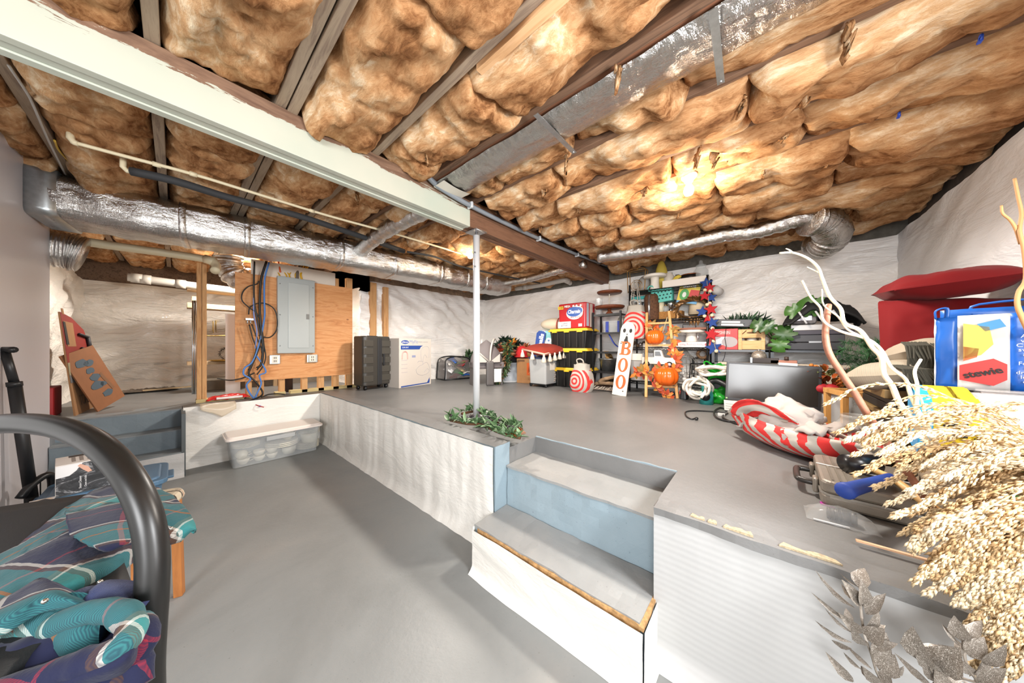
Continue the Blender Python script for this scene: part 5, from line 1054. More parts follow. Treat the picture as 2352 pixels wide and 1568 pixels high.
for px, py in ((1620, 667), (1632, 669), (1625, 700), (1631, 697), (1619, 726), (1636, 724), (1637, 754), (1640, 783), (1646, 806)):
    x, z = gp(px, py); B().ell((x, -.03, z), (.024, .024, .024), 12, 8).build('wooden_bead', mat('e0cfae', .6), t)
b = B().tube([(gp(px, py)[0], -.02, gp(px, py)[1]) for px, py in ((1624, 645), (1628, 680), (1626, 715), (1634, 740), (1638, 780), (1646, 806))], .004, 5); b.build('string', mat('b8a88a', .8), t)
t = thing('white_cup', 'white paper cup tipped behind the star garland', 'cup', onx(1642, 662, 5.05), tilt=(.2, 1.9)); B().lathe([(.001, 0), (.05, 0), (.07, .14), (.066, .14), (.047, .006), (.001, .006)], n=20).build('cup_wall', mat('d9d6d4', .6), t); B().tube([(.07*math.cos(a), .07*math.sin(a), .14) for a in [i*PI/10 for i in range(20)]], .004, 5, True).build('rim', mat('d9d6d4', .6), t)
# ---------------------------------------------------------------- low grey shelves against the back wall
M_gs = mat('6c6f73', .45, .3); M_gsd = mat('4d5054', .45, .3)
def grey_shelf(label, pa, pb, ztop):
    X = 4.75; y0, y1 = yx(pa, X), yx(pb, X); w_ = y0-y1; h_ = ztop-PZ
    t = thing('grey_shelf', label, 'shelf', (X, (y0+y1)/2, PZ), RZ, 'low grey metal shelves')
    for x in (-w_/2, w_/2-.035):
        for y in (0, .37): B().box(x, x+.035, y, y+.003, 0, h_).build('post', M_gsd, t); B().box(x if x < 0 else x+.032, x+.003 if x < 0 else x+.035, y-.0, y+.035, 0, h_).build('post', M_gsd, t)
    for z in (h_, h_-.19 if False else .50, .06): B().box(-w_/2, w_/2, 0, .40, z-.03, z).build('shelf_board', M_gs, t, bevel=.003)
    return t, (y0+y1)/2, w_
grey_shelf('low grey shelf under the red box and wooden crate', 1634, 1766, 1.335)
grey_shelf('low grey shelf under the stacked black cases', 1769, 1936, 1.335)
ZG = 1.337
t = thing('red_box', 'red appliance box with a pale panel behind the star garland', 'box', (4.80, yx(1661, 4.80), ZG), RZ, tilt=(0, 0)); rw_ = yx(1628, 4.8)-yx(1694, 4.8)
B().box(-rw_/2, rw_/2, 0, .28, 0, .275).build('carton_body', mat('c9373a', .45), t, bevel=.004); B().box(-rw_*.35, rw_*.2, -.002, 0, .06, .17).build('pale_panel', mat('d9d2d4', .5), t); B().box(-rw_*.4, rw_*.25, -.002, 0, .20, .25).build('headline_block', mat('dc6f6d', .5), t); text('KITCHEN', .05, t, (-rw_*.08, -.003, .225), mat('eeb9b5', .5), wide=.2, bold=.001)
B().prism(circ(1, 16, rw_*.22, .10, .085, .07), -.003, 0).build('product_picture', mat('a39a9c', .4), t); b = B().tube([(rw_*.1, -.01, .27), (rw_*.06, -.012, .15), (rw_*.11, -.012, .05), (rw_*.05, -.01, -.1), (-.02, -.01, -.2)], .004, 5); b.build('hanging_wire', M_blk, t)
t = thing('wooden_crate', 'small pale slatted wooden crate on the low grey shelf', 'crate', (4.77, yx(1726, 4.77), ZG), RZ); cw = yx(1696, 4.77)-yx(1757, 4.77); W_cr = wood('c99a62', 'ddb47e', .6, 0)
for y in (0, .24):
    for z0, z1 in ((.005, .115), (.15, .26)): B().box(-cw/2, cw/2, y, y+.014, z0, z1).build('slat', W_cr, t, bevel=.002)
for x in (-cw/2-.004, cw/2-.012):
    for z0, z1 in ((.005, .115), (.15, .26)): B().box(x, x+.016, 0.014, .24, z0, z1).build('slat', W_cr, t, bevel=.002)
for x in (-cw/2, cw/2-.035):
    B().box(x, x+.035, -.010, 0, 0, .25).build('corner_post', W_cr, t, bevel=.002)
B().box(-cw/2, cw/2, .014, .24, .002, .012).build('base', W_cr, t)
b = B(); b.tube([(-.09, -.001, .20), (-.05, -.001, .245)], .005, 4).tube([(.09, -.001, .20), (.05, -.001, .245)], .005, 4); b.build('burnt_mark', mat('6b4a2c', .7), t)['kind'] = 'stuff'
B().prism(circ(1, 12, 0, .215, .05, .012), -.002, .0).build('burnt_mark', mat('6b4a2c', .7), t)
for k in range(3): B().ell((-.12+.12*k, .1, .11), (.055, .06, .06), 12, 8).build('packed_ball', mat('ddd3c4', .5), t)
t = thing('disc_player', 'dark grey disc player with paper labels on the greenery pile', 'player', (4.84, yx(1682, 4.84), ZG+.30), RZ, tilt=(0, math.radians(4)))
B().box(-.20, .20, -.03, .24, 0, .10).build('casing', mat('434449', .45), t, bevel=.006); B().box(-.12, .08, -.034, -.03, .05, .075).build('paper_label', mat('d6d6d6', .6), t); B().box(-.12, .12, -.034, -.03, .015, .04).build('paper_label', mat('d6d6d6', .6), t)
gz = ZG+.28
garland('dark pine garland heaped over the red box and crate', [Vector((4.9, yx(1632, 4.9), gz+.05)), Vector((4.92, yx(1660, 4.9), gz+.02)), Vector((4.92, yx(1690, 4.9), gz+.06)), Vector((4.9, yx(1725, 4.9), gz+.09)), Vector((4.86, yx(1752, 4.86), gz+.05))], 330, 41, ln=.14, cols=('1f3323', '2c4630', '38583a'), wd=.2)
# monstera
t = thing('monstera_leaf_spray', 'spray of big glossy split leaves beside the black cases', 'artificial plant', (4.7, yx(1780, 4.7), ZG), RZ)
M_mon = mat('3f6a28', .35); M_mon2 = mat('2f5220', .35)
def monstera(px, py, s, ang, m, lean=.3, X=4.66):
    c = onx(px, py, X); lx = yx(1780, 4.7)-c.y; lz = c.z-ZG; n = 26; vs = []; fs = []
    out = []
    for i in range(n):
        a = 2*PI*i/n; r = s*(1-.30*abs(math.sin(a*.5+PI/2))**8)*(.86+.22*math.cos(a)); 
        if i in (4, 7, 10, 16, 19, 22): r *= .62
        x, z = r*math.sin(a)*.92, r*math.cos(a); xr = x*math.cos(ang)-z*math.sin(ang); zr = x*math.sin(ang)+z*math.cos(ang)
        out.append((lx+xr, X-4.7+lean*zr*.4+.03*math.cos(2*a), lz+zr))
    vs = [(lx, X-4.7-.02, lz)]+out
    B().add(vs, [(0, 1+i, 1+(i+1) % n) for i in range(n)], True).build('split_leaf', m, t); return Vector((lx, X-4.7, lz))
for px, py, s, ang, m in ((1865, 705, .17, .6, M_mon), (1826, 715, .12, 1.4, M_mon), (1800, 768, .15, -.2, M_mon2), (1790, 790, .13, 3.0, M_mon), (1765, 752, .12, .8, M_mon2), (1745, 748, .12, 1.2, M_mon2)):
    c = monstera(px, py, s, ang, m); B().tube(smoothpath([(.05, .12, .02), (c.x*.4, .1, c.z*.5+.03), tuple(c)], 5), .007, 6).build('stem', M_mon2, t)
# black cases and dark cloth
t = thing('black_case', 'flat dark grey case at the bottom of the stack on the low grey shelf', 'case', (4.70, yx(1872, 4.70), ZG), RZ); w_ = yx(1806, 4.7)-yx(1938, 4.7)
B().box(-w_/2, w_/2, 0, .42, 0, .085).build('lower_shell', mat('34343a', .5), t, bevel=.006); B().box(-w_/2, w_/2, -.004, .42, .09, .175).build('upper_shell', mat('3d3d42', .5), t, bevel=.006); B().box(-.05, .05, -.012, -.004, .08, .10).build('clasp', mat('8a8a8c', .4, .6), t)
t = thing('plastic_tray_stack', 'clear lidded tray on top of the flat dark case', 'tray', (4.68, yx(1880, 4.68), ZG+.177), RZ); B().box(-w_/2+.03, w_/2+.04, 0, .4, 0, .045).build('dark_base', mat('3a3540', .5), t); B().box(-w_/2, w_/2+.03, -.01, .4, .045, .11).build('clear_cover', N('smoky_cover').set(col='b6b0ac', rough=.2, alpha=.65).m, t, bevel=.006)
B().box(-.22, .0, .02, .3, .11, .26).build('silver_bag', mat('9a979a', .3, .5), t, bevel=.05)
t = thing('black_clothing', 'black sports cloth with white stripes draped on the trays', 'clothing', (4.70, yx(1885, 4.70), ZG+.288), RZ)
def clo(u, v): return ((u-.5)*.62, (v-.3)*.4, .30*math.sin(PI*u)**.7*math.sin(PI*min(1, v*.9+.08))**.6+.05*fr(Vector((u*4, v*4, 9)), 3))
B().grid(clo, 26, 20, thick=.02).build('cloth', mat('0f0f11', .75, bump=.3), t)
for k in range(3): B().tube([(-.02+.13*k-.1, -.13-.01*k, .005), (-.08+.13*k-.1, -.10, .14)], .010, 6).build('white_stripe', mat('cfcfd2', .6), t)
B().tube([(-.15, -.06, .17), (-.12, -.07, .21), (-.10, -.07, .20)], .009, 6).build('white_stripe', mat('cfcfd2', .6), t)
# middle level boards behind the monitor
t = thing('storage_cabinet', 'pale beige board cabinet behind the monitor', 'cabinet', (4.66, yx(1785, 4.66), PZ), RZ); w_ = yx(1636, 4.66)-yx(1932, 4.66)
B().box(-w_/2, w_/2, 0, .08, 0, .50).build('panel', mat('c3b5a3', .7), t); B().box(-w_/2, w_/2, -.02, .08, .485, .515).build('top_board', mat('cbbdaa', .6), t); B().box(.12, .34, -.03, -.02, .28, .46).build('paper_sheet', mat('c9a988', .7), t)
t = thing('dark_wood_block', 'dark brown wooden bar on the cabinet behind the monitor', 'bar', (4.62, yx(1758, 4.62), PZ+.517), RZ); B().box(-.12, .12, 0, .06, 0, .06).build('bar', mat('2d1d15', .4), t, bevel=.004); B().box(-.14, -.12, 0, .06, 0, .065).build('end_cap', M_galv, t)
t = thing('copper_bar', 'long copper coloured bar lying beside the dark wooden bar', 'bar', (4.62, yx(1793, 4.62), PZ+.517), RZ); B().box(-.09, .14, 0, .05, 0, .04).build('bar', mat('a86f5a', .4, .3), t, bevel=.004); B().cyl((.05, .0, .04), (.05, 0, .08), .02, n=10).build('knob', mat('4b3a33', .4), t)
t = thing('glitter_ball', 'silver glitter ball ornament above the monitor', 'ornament', (4.70, yx(1743, 4.70), PZ+.517+.075)); B().ell((0, 0, 0), (.075, .075, .075), 18, 12).build('ball', mat('a69c90', .45, .5, noise=.6, nscale=90), t); B().cyl((0, 0, .07), (0, 0, .09), .015, n=8).build('cap', M_galv, t)
# rope and green bags
def pile(seed, c, n, m, par, r=.016, sx=.22, sz=.2, name='rope_loop'):
    r_ = random.Random(seed)
    for k in range(n):
        q = []; a0 = r_.uniform(0, 6); A = r_.uniform(.5, 1)
        for i in range(7): a = a0+i*.95; q.append(Vector(c)+Vector((sx*A*math.cos(a), .10*math.sin(a*1.3+k), max(r*1.2, .10+sz*(.6*math.sin(a)+.5*r_.random())))))
        B().tube(smoothpath(q, 5), r, 7).build(name, m, par)
p = onz(1600, 930, PZ); t = thing('rope_bundle', 'loosely coiled thick white rope beside the green bags', 'rope', (p.x+.12, p.y, PZ), RZ)
pile(3, (0, 0, .06), 7, mat('dbd2c6', .9), t, .016, .15, .16); pile(6, (.16, .05, .30), 6, mat('dbd2c6', .9), t, .018, .20, .08)
t = thing('teal_tool', 'teal tool body with black hose in the rope pile', 'tool', (p.x+.16, p.y-.08, PZ), RZ); B().lathe([(.001, 0), (.075, 0), (.075, .12), (.055, .18), (.05, .25), (.001, .25)], n=20).build('body', mat('2f8a86', .35), t); B().cyl((-.0, -.075, .1), (0, -.085, .1), .05, n=18).build('port', M_blk, t); B().tube(smoothpath([(.02, 0, .25), (.1, -.02, .3), (.22, -.04, .24), (.26, -.05, .16)], 5), .035, 8).build('hose', M_blk, t)
def lump(name, label, cat_, loc, sz, m, seed, part, rz=0, amp=.35):
    t = thing(name, label, cat_, loc, rz)
    def fn(u, v):
        a = 2*PI*u; e = PI*v; d = Vector((math.cos(a)*math.sin(e), math.sin(a)*math.sin(e), -math.cos(e))); k = 1+amp*fr(d*1.6+Vector((seed, 0, 0)), 3)+amp*.35*abs(fr(d*4+Vector((seed, 5, 0)), 2)); z = sz[2]*(1+d.z*k)
        return (sz[0]*d.x*k, sz[1]*d.y*k, max(.003, z))
    B().grid(fn, 30, 18).build(part, m, t); return t
M_grn = mat('1f9a2c', .3)
g = lump('green_bag', 'shiny green bag crumpled on the slab left of the monitor', 'bag', (onz(1648, 928, PZ).x+.10, onz(1648, 928, PZ).y+.03, PZ), (.16, .15, .12), M_grn, 3, 'film', 0, .5)
B().tube(smoothpath([(-.05, .1, .2), (-.03, .15, .28), (.02, .12, .3), (.04, .05, .22)], 5), .012, 6, flat=.5).build('handle', M_grn, g)
g = lump('green_bag', 'green bag stuffed behind the rope, higher than the other green bag', 'bag', (4.52, yx(1650, 4.52), PZ+.28), (.14, .15, .10), M_grn, 8, 'film', 0, .4)
B().tube(smoothpath([(-.05, .1, .16), (-.03, .15, .22), (.02, .12, .24), (.04, .05, .18)], 5), .012, 6, flat=.5).build('handle', M_grn, g)
tag(B().box(4.42, 4.62, yx(1660, 4.5), yx(1638, 4.5)+.1, PZ, PZ+.278).build('black_box', M_blk, bevel=.01), 'black box under the upper green bag', 'box')
t = thing('black_drill', 'black and red power tool on the slab at the ladder foot', 'tool', (onz(1568, 918, PZ).x+.1, onz(1568, 918, PZ).y, PZ), RZ); B().tub(.10, .16, .08, .12, .0, .16, .03).build('body', M_blk, t, bevel=.01); B().box(-.05, .05, -.06, -.02, .06, .12).build('red_grip', mat('a3362a', .5), t, bevel=.01)
# monitor
ma, mb = onx(1668, 918, 4.10), onx(1877, 940, 4.10)
t = thing('monitor', 'black widescreen monitor with paper tags standing on the slab', 'monitor', (4.02, -.05, PZ), RZ+math.radians(4), tilt=(0, 0))
mw, mz0, mz1 = .74, .115, .535; M_mon_f = mat('2c2b2d', .35)
s_ = B().at((0, 0, 0), (math.radians(-5), math.radians(2.2), 0)); s_.box(-mw/2, mw/2, -.03, .02, mz0, mz1).build('bezel', M_mon_f, t, bevel=.004)
B().at((0, 0, 0), (math.radians(-5), math.radians(2.2), 0)).box(-mw/2+.022, mw/2-.022, -.0315, -.029, mz0+.03, mz1-.022).build('screen', mat('2b2723', .18), t)
B().at((0, 0, 0), (math.radians(-5), 0, 0)).box(-.055, .045, .02, .06, .012, .35).build('stand_neck', mat('4b4440', .35), t); B().lathe([(.001, 0), (.15, 0), (.15, .008), (.08, .016), (.001, .016)], (0, .02, 0), 28).build('stand_base', mat('26221f', .35), t)
B().at((0, 0, 0), (math.radians(-5), math.radians(3), 0)).box(.05, .19, -.04, .03, mz1-.005, mz1+.02).build('white_label', mat('d3d3d1', .6), t)
B().prism([(-mw/2-.005, .13), (-.245, .13), (-.245, .10), (-.235, .09), (-.235, -.0), (-mw/2-.0, .02)], -.05, -.047).build('paper_tag', mat('dedad3', .7), t)
for k in range(3): B().box(-mw/2+.01, -.27, -.0515, -.05, .04+.025*k, .043+.025*k).build('print_line', mat('8a8785', .7), t)
B().cyl((-mw/2+.02, -.045, .152), (-mw/2+.02, -.03, .152), .009, n=10).build('green_sticker', mat('a9c98f', .6), t)
t = thing('power_cord', 'black power cord with plug trailing on the slab left of the monitor', 'cord', (0, 0, 0))
B().tube(smoothpath([onz(a_, c_, PZ+.008) for a_, c_ in ((1598, 960), (1588, 962), (1576, 955), (1576, 945), (1600, 943), (1640, 945), (1670, 948), (1700, 952))], 6), .007, 6).build('cable', M_blk, t)
q = onz(1600, 961, PZ+.018); B().ell(q, (.028, .016, .015), 10, 8).build('plug', M_blk, t)
t = thing('monitor_cable', 'black looped cable in front of the monitor base', 'cable', (0, 0, 0))
B().tube(smoothpath([onz(a_, c_, PZ+.012) for a_, c_ in ((1760, 958), (1720, 968), (1680, 968), (1648, 960), (1640, 946), (1655, 936), (1672, 945), (1660, 958), (1700, 975), (1730, 972))], 6), .009, 6).build('cable', M_blk, t)
q = onz(1657, 950, PZ+.02); B().box(q.x-.02, q.x+.02, q.y-.03, q.y+.03, PZ+.001, PZ+.025).build('cable_tag', mat('d0d0ce', .6), t)
# potted autumn arrangement
t = thing('potted_flowers', 'orange autumn flowers in a white pot right of the monitor', 'artificial plant', (4.20, yx(1903, 4.2), PZ)); B().tub(.26, .24, .30, .28, 0, .30, .02, 3, .006).build('pot', mat('c9c9cb', .4), t); B().tub(.3, .28, .31, .29, .285, .305, .02).build('pot_rim', mat('c9c9cb', .4), t)
r_ = random.Random(17)
for k in range(70):
    a = r_.uniform(0, 6.3); put_leaf(t, (.08*math.cos(a), .08*math.sin(a), .30+.18*r_.random()), (math.cos(a), math.sin(a), r_.uniform(-.2, 1.2)), (0, 0, 1), r_.uniform(.09, .15), .045, mat(r_.choice(('b3561f', '8e4420', 'c46f2a', '6f5a2a', '6d7a4a')), .6))
for k in range(6):
    a = r_.uniform(0, 6.3); p1 = (.10*math.cos(a), .12*math.sin(a), .44+.10*r_.random()); B().tube([(0, 0, .3), p1], .005, 5).build('stem', mat('6b4a2a', .7), t)
    for j in range(7): B().ell(Vector(p1)*(.75+.04*j)+ rv(.03, r_), (.018, .018, .018), 8, 6).build('bloom', mat('cf7d33', .5), t)
for x, y in ((-.12, .06), (-.13, .0)): B().ell((x, y, .31), (.06, .06, .05), 10, 8).build('red_bloom', mat('a8202a', .6), t)
# artificial pine and tinsel
t = thing('artificial_pine', 'green artificial pine tree with silver tinsel behind the wooden lantern', 'artificial tree', (4.25, -.76, PZ)); r_ = random.Random(23)
B().cyl((0, 0, 0), (0, 0, .78), .015, .006, 8).build('trunk', mat('4a3a2a', .8), t)
for k, c in enumerate(('2e5a34', '3a6b3f', '24472b')):
    b = B()
    for j in range(16):
        z = .12+.6*r_.random(); a = r_.uniform(0, 6.3); L = .31*(1-z*.75)+.04; needles(b, [Vector((0, 0, z)), Vector((L*.5*math.cos(a), L*.5*math.sin(a), z+.05)), Vector((L*math.cos(a), L*math.sin(a), z+.06))], 90, .07, .003, r_)
    b.build('needles', mat(c, .6), t)['kind'] = 'stuff'
b = B(); needles(b, smoothpath([(.2*math.cos(i*1.1), .2*math.sin(i*1.1), .12+.05*i) for i in range(9)], 5), 420, .035, .003, r_); b.build('tinsel', mat('c9cbd0', .2, .9), t)['kind'] = 'stuff'
# wooden lantern, amber candle, picture frame
t = thing('wooden_lantern', 'square natural wood lantern with glass sides under the copper branch', 'lantern', (3.60, -.58, PZ), math.radians(-75)); W_l = wood('b98546', 'd09c5c', .5, 2); lw, lh = .125, .36
for x in (-lw, lw):
    for y in (-lw, lw): B().box(x-.018, x+.018, y-.018, y+.018, 0, lh-.03).build('post', W_l, t, bevel=.002)
for z in (0, lh-.04):
    for s_ in (-1, 1): B().box(-lw-.02, lw+.02, s_*lw-.02, s_*lw+.02, z, z+.04).build('rail', W_l, t, bevel=.002); B().box(s_*lw-.019, s_*lw+.019, -lw, lw, z+.001, z+.039).build('rail', W_l, t, bevel=.002)
B().box(-lw, lw, -lw, lw, .0, .012).build('base', mat('2b2620', .6), t)
B().cyl((0, 0, .012), (0, 0, .14), .045, n=16).build('candle', mat('3b4436', .6), t)
for s_ in (-1, 1): B().box(-lw+.018, lw-.018, s_*lw-.002, s_*lw+.002, .04, lh-.04).build('pane', M_glass, t)
t = thing('candle_jar', 'glass jar of amber candle wax beside the swirl tote', 'candle', (3.12, -.50, PZ)); B().lathe([(.001, 0), (.085, 0), (.10, .02), (.10, .17), (.075, .21), (.075, .235), (.07, .235), (.093, .165), (.093, .02), (.001, .01)], n=28).build('jar_glass', M_glass, t); B().lathe([(.001, .012), (.088, .012), (.09, .12), (.001, .125)], n=24).build('wax', mat('c47a2c', .35), t)
t = thing('framed_picture', 'thin wooden picture frame lying tilted by the briefcase', 'picture frame', (2.66, -.57, PZ), math.radians(14), tilt=(0, math.radians(-9)))
for (x0, x1, y0, y1) in ((0, .62, 0, .05), (0, .62, -.45, -.40), (0, .05, -.40, 0), (.57, .62, -.40, 0)): B().box(x0, x1, y0, y1, .0, .025).build('frame_bar', wood('8a5a34', 'a8754a', .5, 0), t, bevel=.004)
B().box(.05, .57, -.4, 0, .002, .008).build('picture_backing', mat('5d4a3a', .7), t)
# slumped swirl tote
t = thing('swirl_tote', 'red swirl cloth tote slumped on the slab with white cloth spilling out', 'bag', (2.78, -.16, PZ), math.radians(43), 'red swirl cloth totes')
def sl(u, v):
    a = 2*PI*u; e = PI*(.02+.98*v)*.60; d = Vector((math.cos(a)*math.sin(e), math.sin(a)*math.sin(e), 1-math.cos(e)))
    k = 1+.10*fr(d*2+Vector((4, 0, 0)), 3)
    return (.46*d.x*k, .22*d.y*k, max(.004, .155*d.z*(1+.15*d.x)*k))
B().grid(lambda u, v: sl(1-u, v), 44, 20, thick=.006).build('lower_body', m_swirl(.30, .0, 1.0, (0, 1), -.25), t)
for k, (x, y, s_) in enumerate(((-.1, .03, .2), (.08, -.03, .17), (.2, .05, .15), (-.02, .1, .18))):
    B().at((x, y, .17+.02*k), (.3*k, .2, k)).grid(lambda u, v: ((u-.5)*s_*2, (v-.5)*s_*1.6, .07*math.sin(PI*u)*math.sin(PI*v)+.06*fr(Vector((u*4, v*4, k*3)), 3)), 14, 12, thick=.015).build('white_cloth', mat('a69d97', .85), t)
B().at((.08, .16, .2), (-.5, .1, .1)).grid(lambda u, v: ((u-.5)*.5, .02*fr(Vector((u*4, v*3, 1)), 2), v*.16*math.sin(PI*(u*.9+.05))), 16, 8, thick=.006).build('back_flap', m_swirl(.05, .1, .7), t)
B().tube(smoothpath([(-.42, .08, .17), (-.50, .10, .15), (-.55, .10, .06), (-.50, .02, .03), (-.46, -.0, .10), (-.40, .02, .17), (-.2, .05, .22)], 6), .022, 6, flat=.25).build('handle', M_ton, t)
B().tube(smoothpath([(.36, -.08, .15), (.45, -.10, .17), (.48, -.1, .24), (.42, -.08, .27), (.38, -.04, .22)], 6), .016, 6, flat=.3).build('handle', M_ton, t)
# briefcase and tools
ca, cb_, cc = onz(1917, 1200, PZ), onz(1868, 1078, PZ), onz(2120, 1226, PZ)
t = thing('briefcase', 'champagne grey hard briefcase lying flat on the slab edge', 'briefcase', (1.895, -.20, PZ), math.radians(-92)); M_bc = mat('8d857a', .35, .35, bump=.3, bscale=300); L_, D_, H_ = .62, .46, .115
B().at((L_/2, D_/2, 0)).tub(L_, D_, L_, D_, .004, H_*.48, .04, 5).build('lower_shell', M_bc, t, bevel=.012); B().at((L_/2, D_/2, 0)).tub(L_, D_, L_, D_, H_*.52, H_, .04, 5).build('upper_shell', M_bc, t, bevel=.012)
B().at((L_/2, D_/2, 0)).tub(L_+.006, D_+.006, L_+.006, D_+.006, H_*.46, H_*.54, .042, 5).build('seam_trim', mat('a9a49c', .3, .6), t)
for x in (.035, .06, .085, .11): B().box(x, x+.008, .03, D_-.03, H_-.001, H_+.003).build('groove', mat('7b7368', .4, .3), t)
for y in (.12, .34): B().box(-.02, .0, y-.03, y+.03, .02, .09).build('hinge_block', mat('8d857a', .35, .35), t, bevel=.008)
B().tube(smoothpath([(-.01, .13, .055), (-.05, .135, .055), (-.07, .16, .055), (-.07, .30, .055), (-.05, .325, .055), (-.01, .33, .055)], 5), .014, 10).build('handle', mat('2b2724', .35), t)
B().tube(smoothpath([(.0, D_*.55, H_+.004), (.14, D_*.50, H_+.004), (.3, D_*.45, H_+.004)], 4), .003, 5).build('white_thread', mat('d9d4cc', .8), t)
zc = PZ+H_
h0, h1 = onz(1937, 1128, zc+.03), onz(2045, 1098, zc+.03)
t = thing('hammer', 'hammer with thick blue rubber grip lying on the briefcase', 'hammer', h0); dd = (h1-h0); d_ = dd.normalized()
B().tube([(0, 0, 0), d_*.012, d_*.05, dd*.6, dd], [.026, .032, .027, .023, .021], 14).build('grip', mat('1f3f94', .6), t); B().tube([dd, dd+d_*.16], .009, 10).build('shaft', mat('c9c2b5', .4), t)
B().tube([dd+d_*.12+Vector((.0, -.0, -.01)), dd+d_*.12+Vector((.05, -.03, .0))], .02, 10).build('head', mat('3a3a3c', .3, .8), t)
m0, m1, m2 = onz(2000, 1075, zc+.045), onz(2050, 1098, zc+.03), onz(2180, 1195, zc+.02)
t = thing('mallet', 'black rubber mallet with wooden handle lying on the briefcase', 'mallet', m0); q = m0-m0
ax = Vector((.5, -.6, 0)).normalized(); B().cyl(-ax*.07+Vector((.05, .02, 0)), ax*.06+Vector((.05, .02, 0)), .042, n=20).build('head', mat('141315', .3), t); B().tube([Vector((.05, .02, -.005)), m1-m0, m2-m0], [.013, .014, .017], 10).build('handle', wood('b98f52', 'd2a96c', .5, 1), t)
t = thing('bagged_cap', 'black threaded plastic cap in a small clear bag beside the briefcase', 'fitting', onz(1928, 1196, PZ)); 
B().cyl((-.0, .035, .022), (.0, -.03, .022), .021, .019, 16).build('threaded_cap', mat('2b292b', .45), t)
for k in range(4): B().tube([(.022*math.cos(a), .03-.012*k, .022+.022*math.sin(a)) for a in [i*PI/8 for i in range(16)]], .0025, 5, True).build('thread', mat('2b292b', .45), t)
B().cyl((0, -.03, .022), (0, -.045, .022), .024, n=16).build('flange', mat('242224', .45), t)
B().grid(lambda u, v: ((v-.5)*.13, (.5-u)*.20, .050*math.sin(PI*u)**.5*math.sin(PI*v)**.5+.004+.006*fr(Vector((u*6, v*6, 1)), 2)), 14, 12).build('clear_bag', N('thin_film').set(col='dfe2e2', rough=.1, alpha=.2).m, t)
B().tube([(-.06, .08, .006), (-.055, -.02, .006)], .003, 5).build('bag_seal', mat('d9d9d9', .4), t)
s0, s1 = onz(1966, 1240, PZ+.018), onz(2160, 1294, PZ+.018); tag(B()._bar(s0, s1, .012, .006).build('wooden_strip', wood('cf9f78', 'dcb492', .6, 1)), 'thin pale wooden strip lying on the slab edge', 'strip')
tag(B().box(1.905, 1.93, -.245, -.20, PZ+.001, PZ+.006).build('magenta_chip', mat('b02a9a', .5)), 'tiny magenta chip under the briefcase corner', 'chip')
# ---------------------------------------------------------------- right hand pile: frames, pillows, bag, towels
t = thing('picture_frame_stack', 'stack of black and gold edged picture frames under the dark fringed cushions', 'picture frames', (2.62, -1.10, PZ)); z = 0; r_ = random.Random(3)
for k in range(13):
    h_ = .03 if k % 2 else .05; o = r_.uniform(-.015, .015); B().box(.0+o, .62+o, .03, .56+o, z, z+h_).build('frame', mat(('2a241d', '8a6f45', '1d1b19')[k % 3], .45, .2 if k % 3 == 1 else 0), t, bevel=.004); z += h_+.002
ZF = PZ+z+.004
M_vel = N('red_velvet'); M_vel.set(col='62060a', rough=.8, sheen=.04, spec=.2); n1 = M_vel.noise(5); M_vel.bump(n1, 0, .15, .02); M_vel = M_vel.m
t = thing('red_pillow', 'red velvet pillow lying on top of the pile', 'pillow', (3.26, -.88, 1.775), RZ, 'red velvet pillows', (math.radians(4), math.radians(-5))); wool_cushion(B(), .50, .50, .17, 3, 3.0, .1).build('cover', M_vel, t, sub=1)
B().tube(smoothpath([(-.24, -.24, 0), (-.1, -.24, .004), (.1, -.24, -.004), (.24, -.24, 0)], 4), .008, 6).build('seam', M_vel, t)
t = thing('red_pillow', 'red velvet pillow standing on edge behind the dark fringed cushions', 'pillow', (3.14, -.865, 1.47), RZ, 'red velvet pillows', (math.radians(62), math.radians(4))); wool_cushion(B(), .52, .48, .20, 8, 3.0, .1).build('cover', M_vel, t, sub=1)
B().tube(smoothpath([(-.25, .225, 0), (-.1, .23, .004), (.1, .23, -.004), (.25, .225, 0)], 4), .008, 6).build('seam', M_vel, t)
a = N('herringbone_weave'); wv = a.n('ShaderNodeTexWave'); wv.inputs['Scale'].default_value = 75; wv.inputs['Distortion'].default_value = 1.0; a.l(a.coords((1, 1, 1), (0, 0, .8)), 0, wv, 'Vector'); r = a.ramp(wv, 0, [(.35, '857a6b'), (.65, 'a59a88')]); a.l(r, 0, a.b, 'Base Color'); a.set(rough=.9); M_her = a.m
M_fri = mat('35332a', .9)
def fringed(label, loc, rz, w_, d_, h_, seed):
    t = thing('fringed_cushion', label, 'cushion', loc, rz, 'dark fringed cushions', (math.radians(-8), 0)); wool_cushion(B(), w_, d_, h_, seed).build('cover', M_her, t, sub=1); r_ = random.Random(seed); b = B()
    for k in range(150):
        x = -w_*.48+w_*.96*r_.random(); y0 = -d_*.34; b.tube([(x, y0, h_*.30), (x+r_.uniform(-.01, .01), -d_*.5, h_*.16), (x+r_.uniform(-.02, .02), -d_*.5-.03*r_.random(), -h_*.2), (x+r_.uniform(-.03, .03), -d_*.5-.02, -h_*.55-.03*r_.random())], .005, 4)
    o = b.build('fringe', M_fri, t); o['kind'] = 'stuff'; return t
fringed('tan woven cushion with dark olive fringe lying on the frame stack under the red pillows', (2.86, -.80, ZF+.10), RZ+.1, .44, .40, .20, 5)
fringed('tan woven cushion with dark olive fringe hanging over the left side of the frame stack', (2.76, -.60, ZF-.02), RZ+.55, .30, .36, .18, 6)
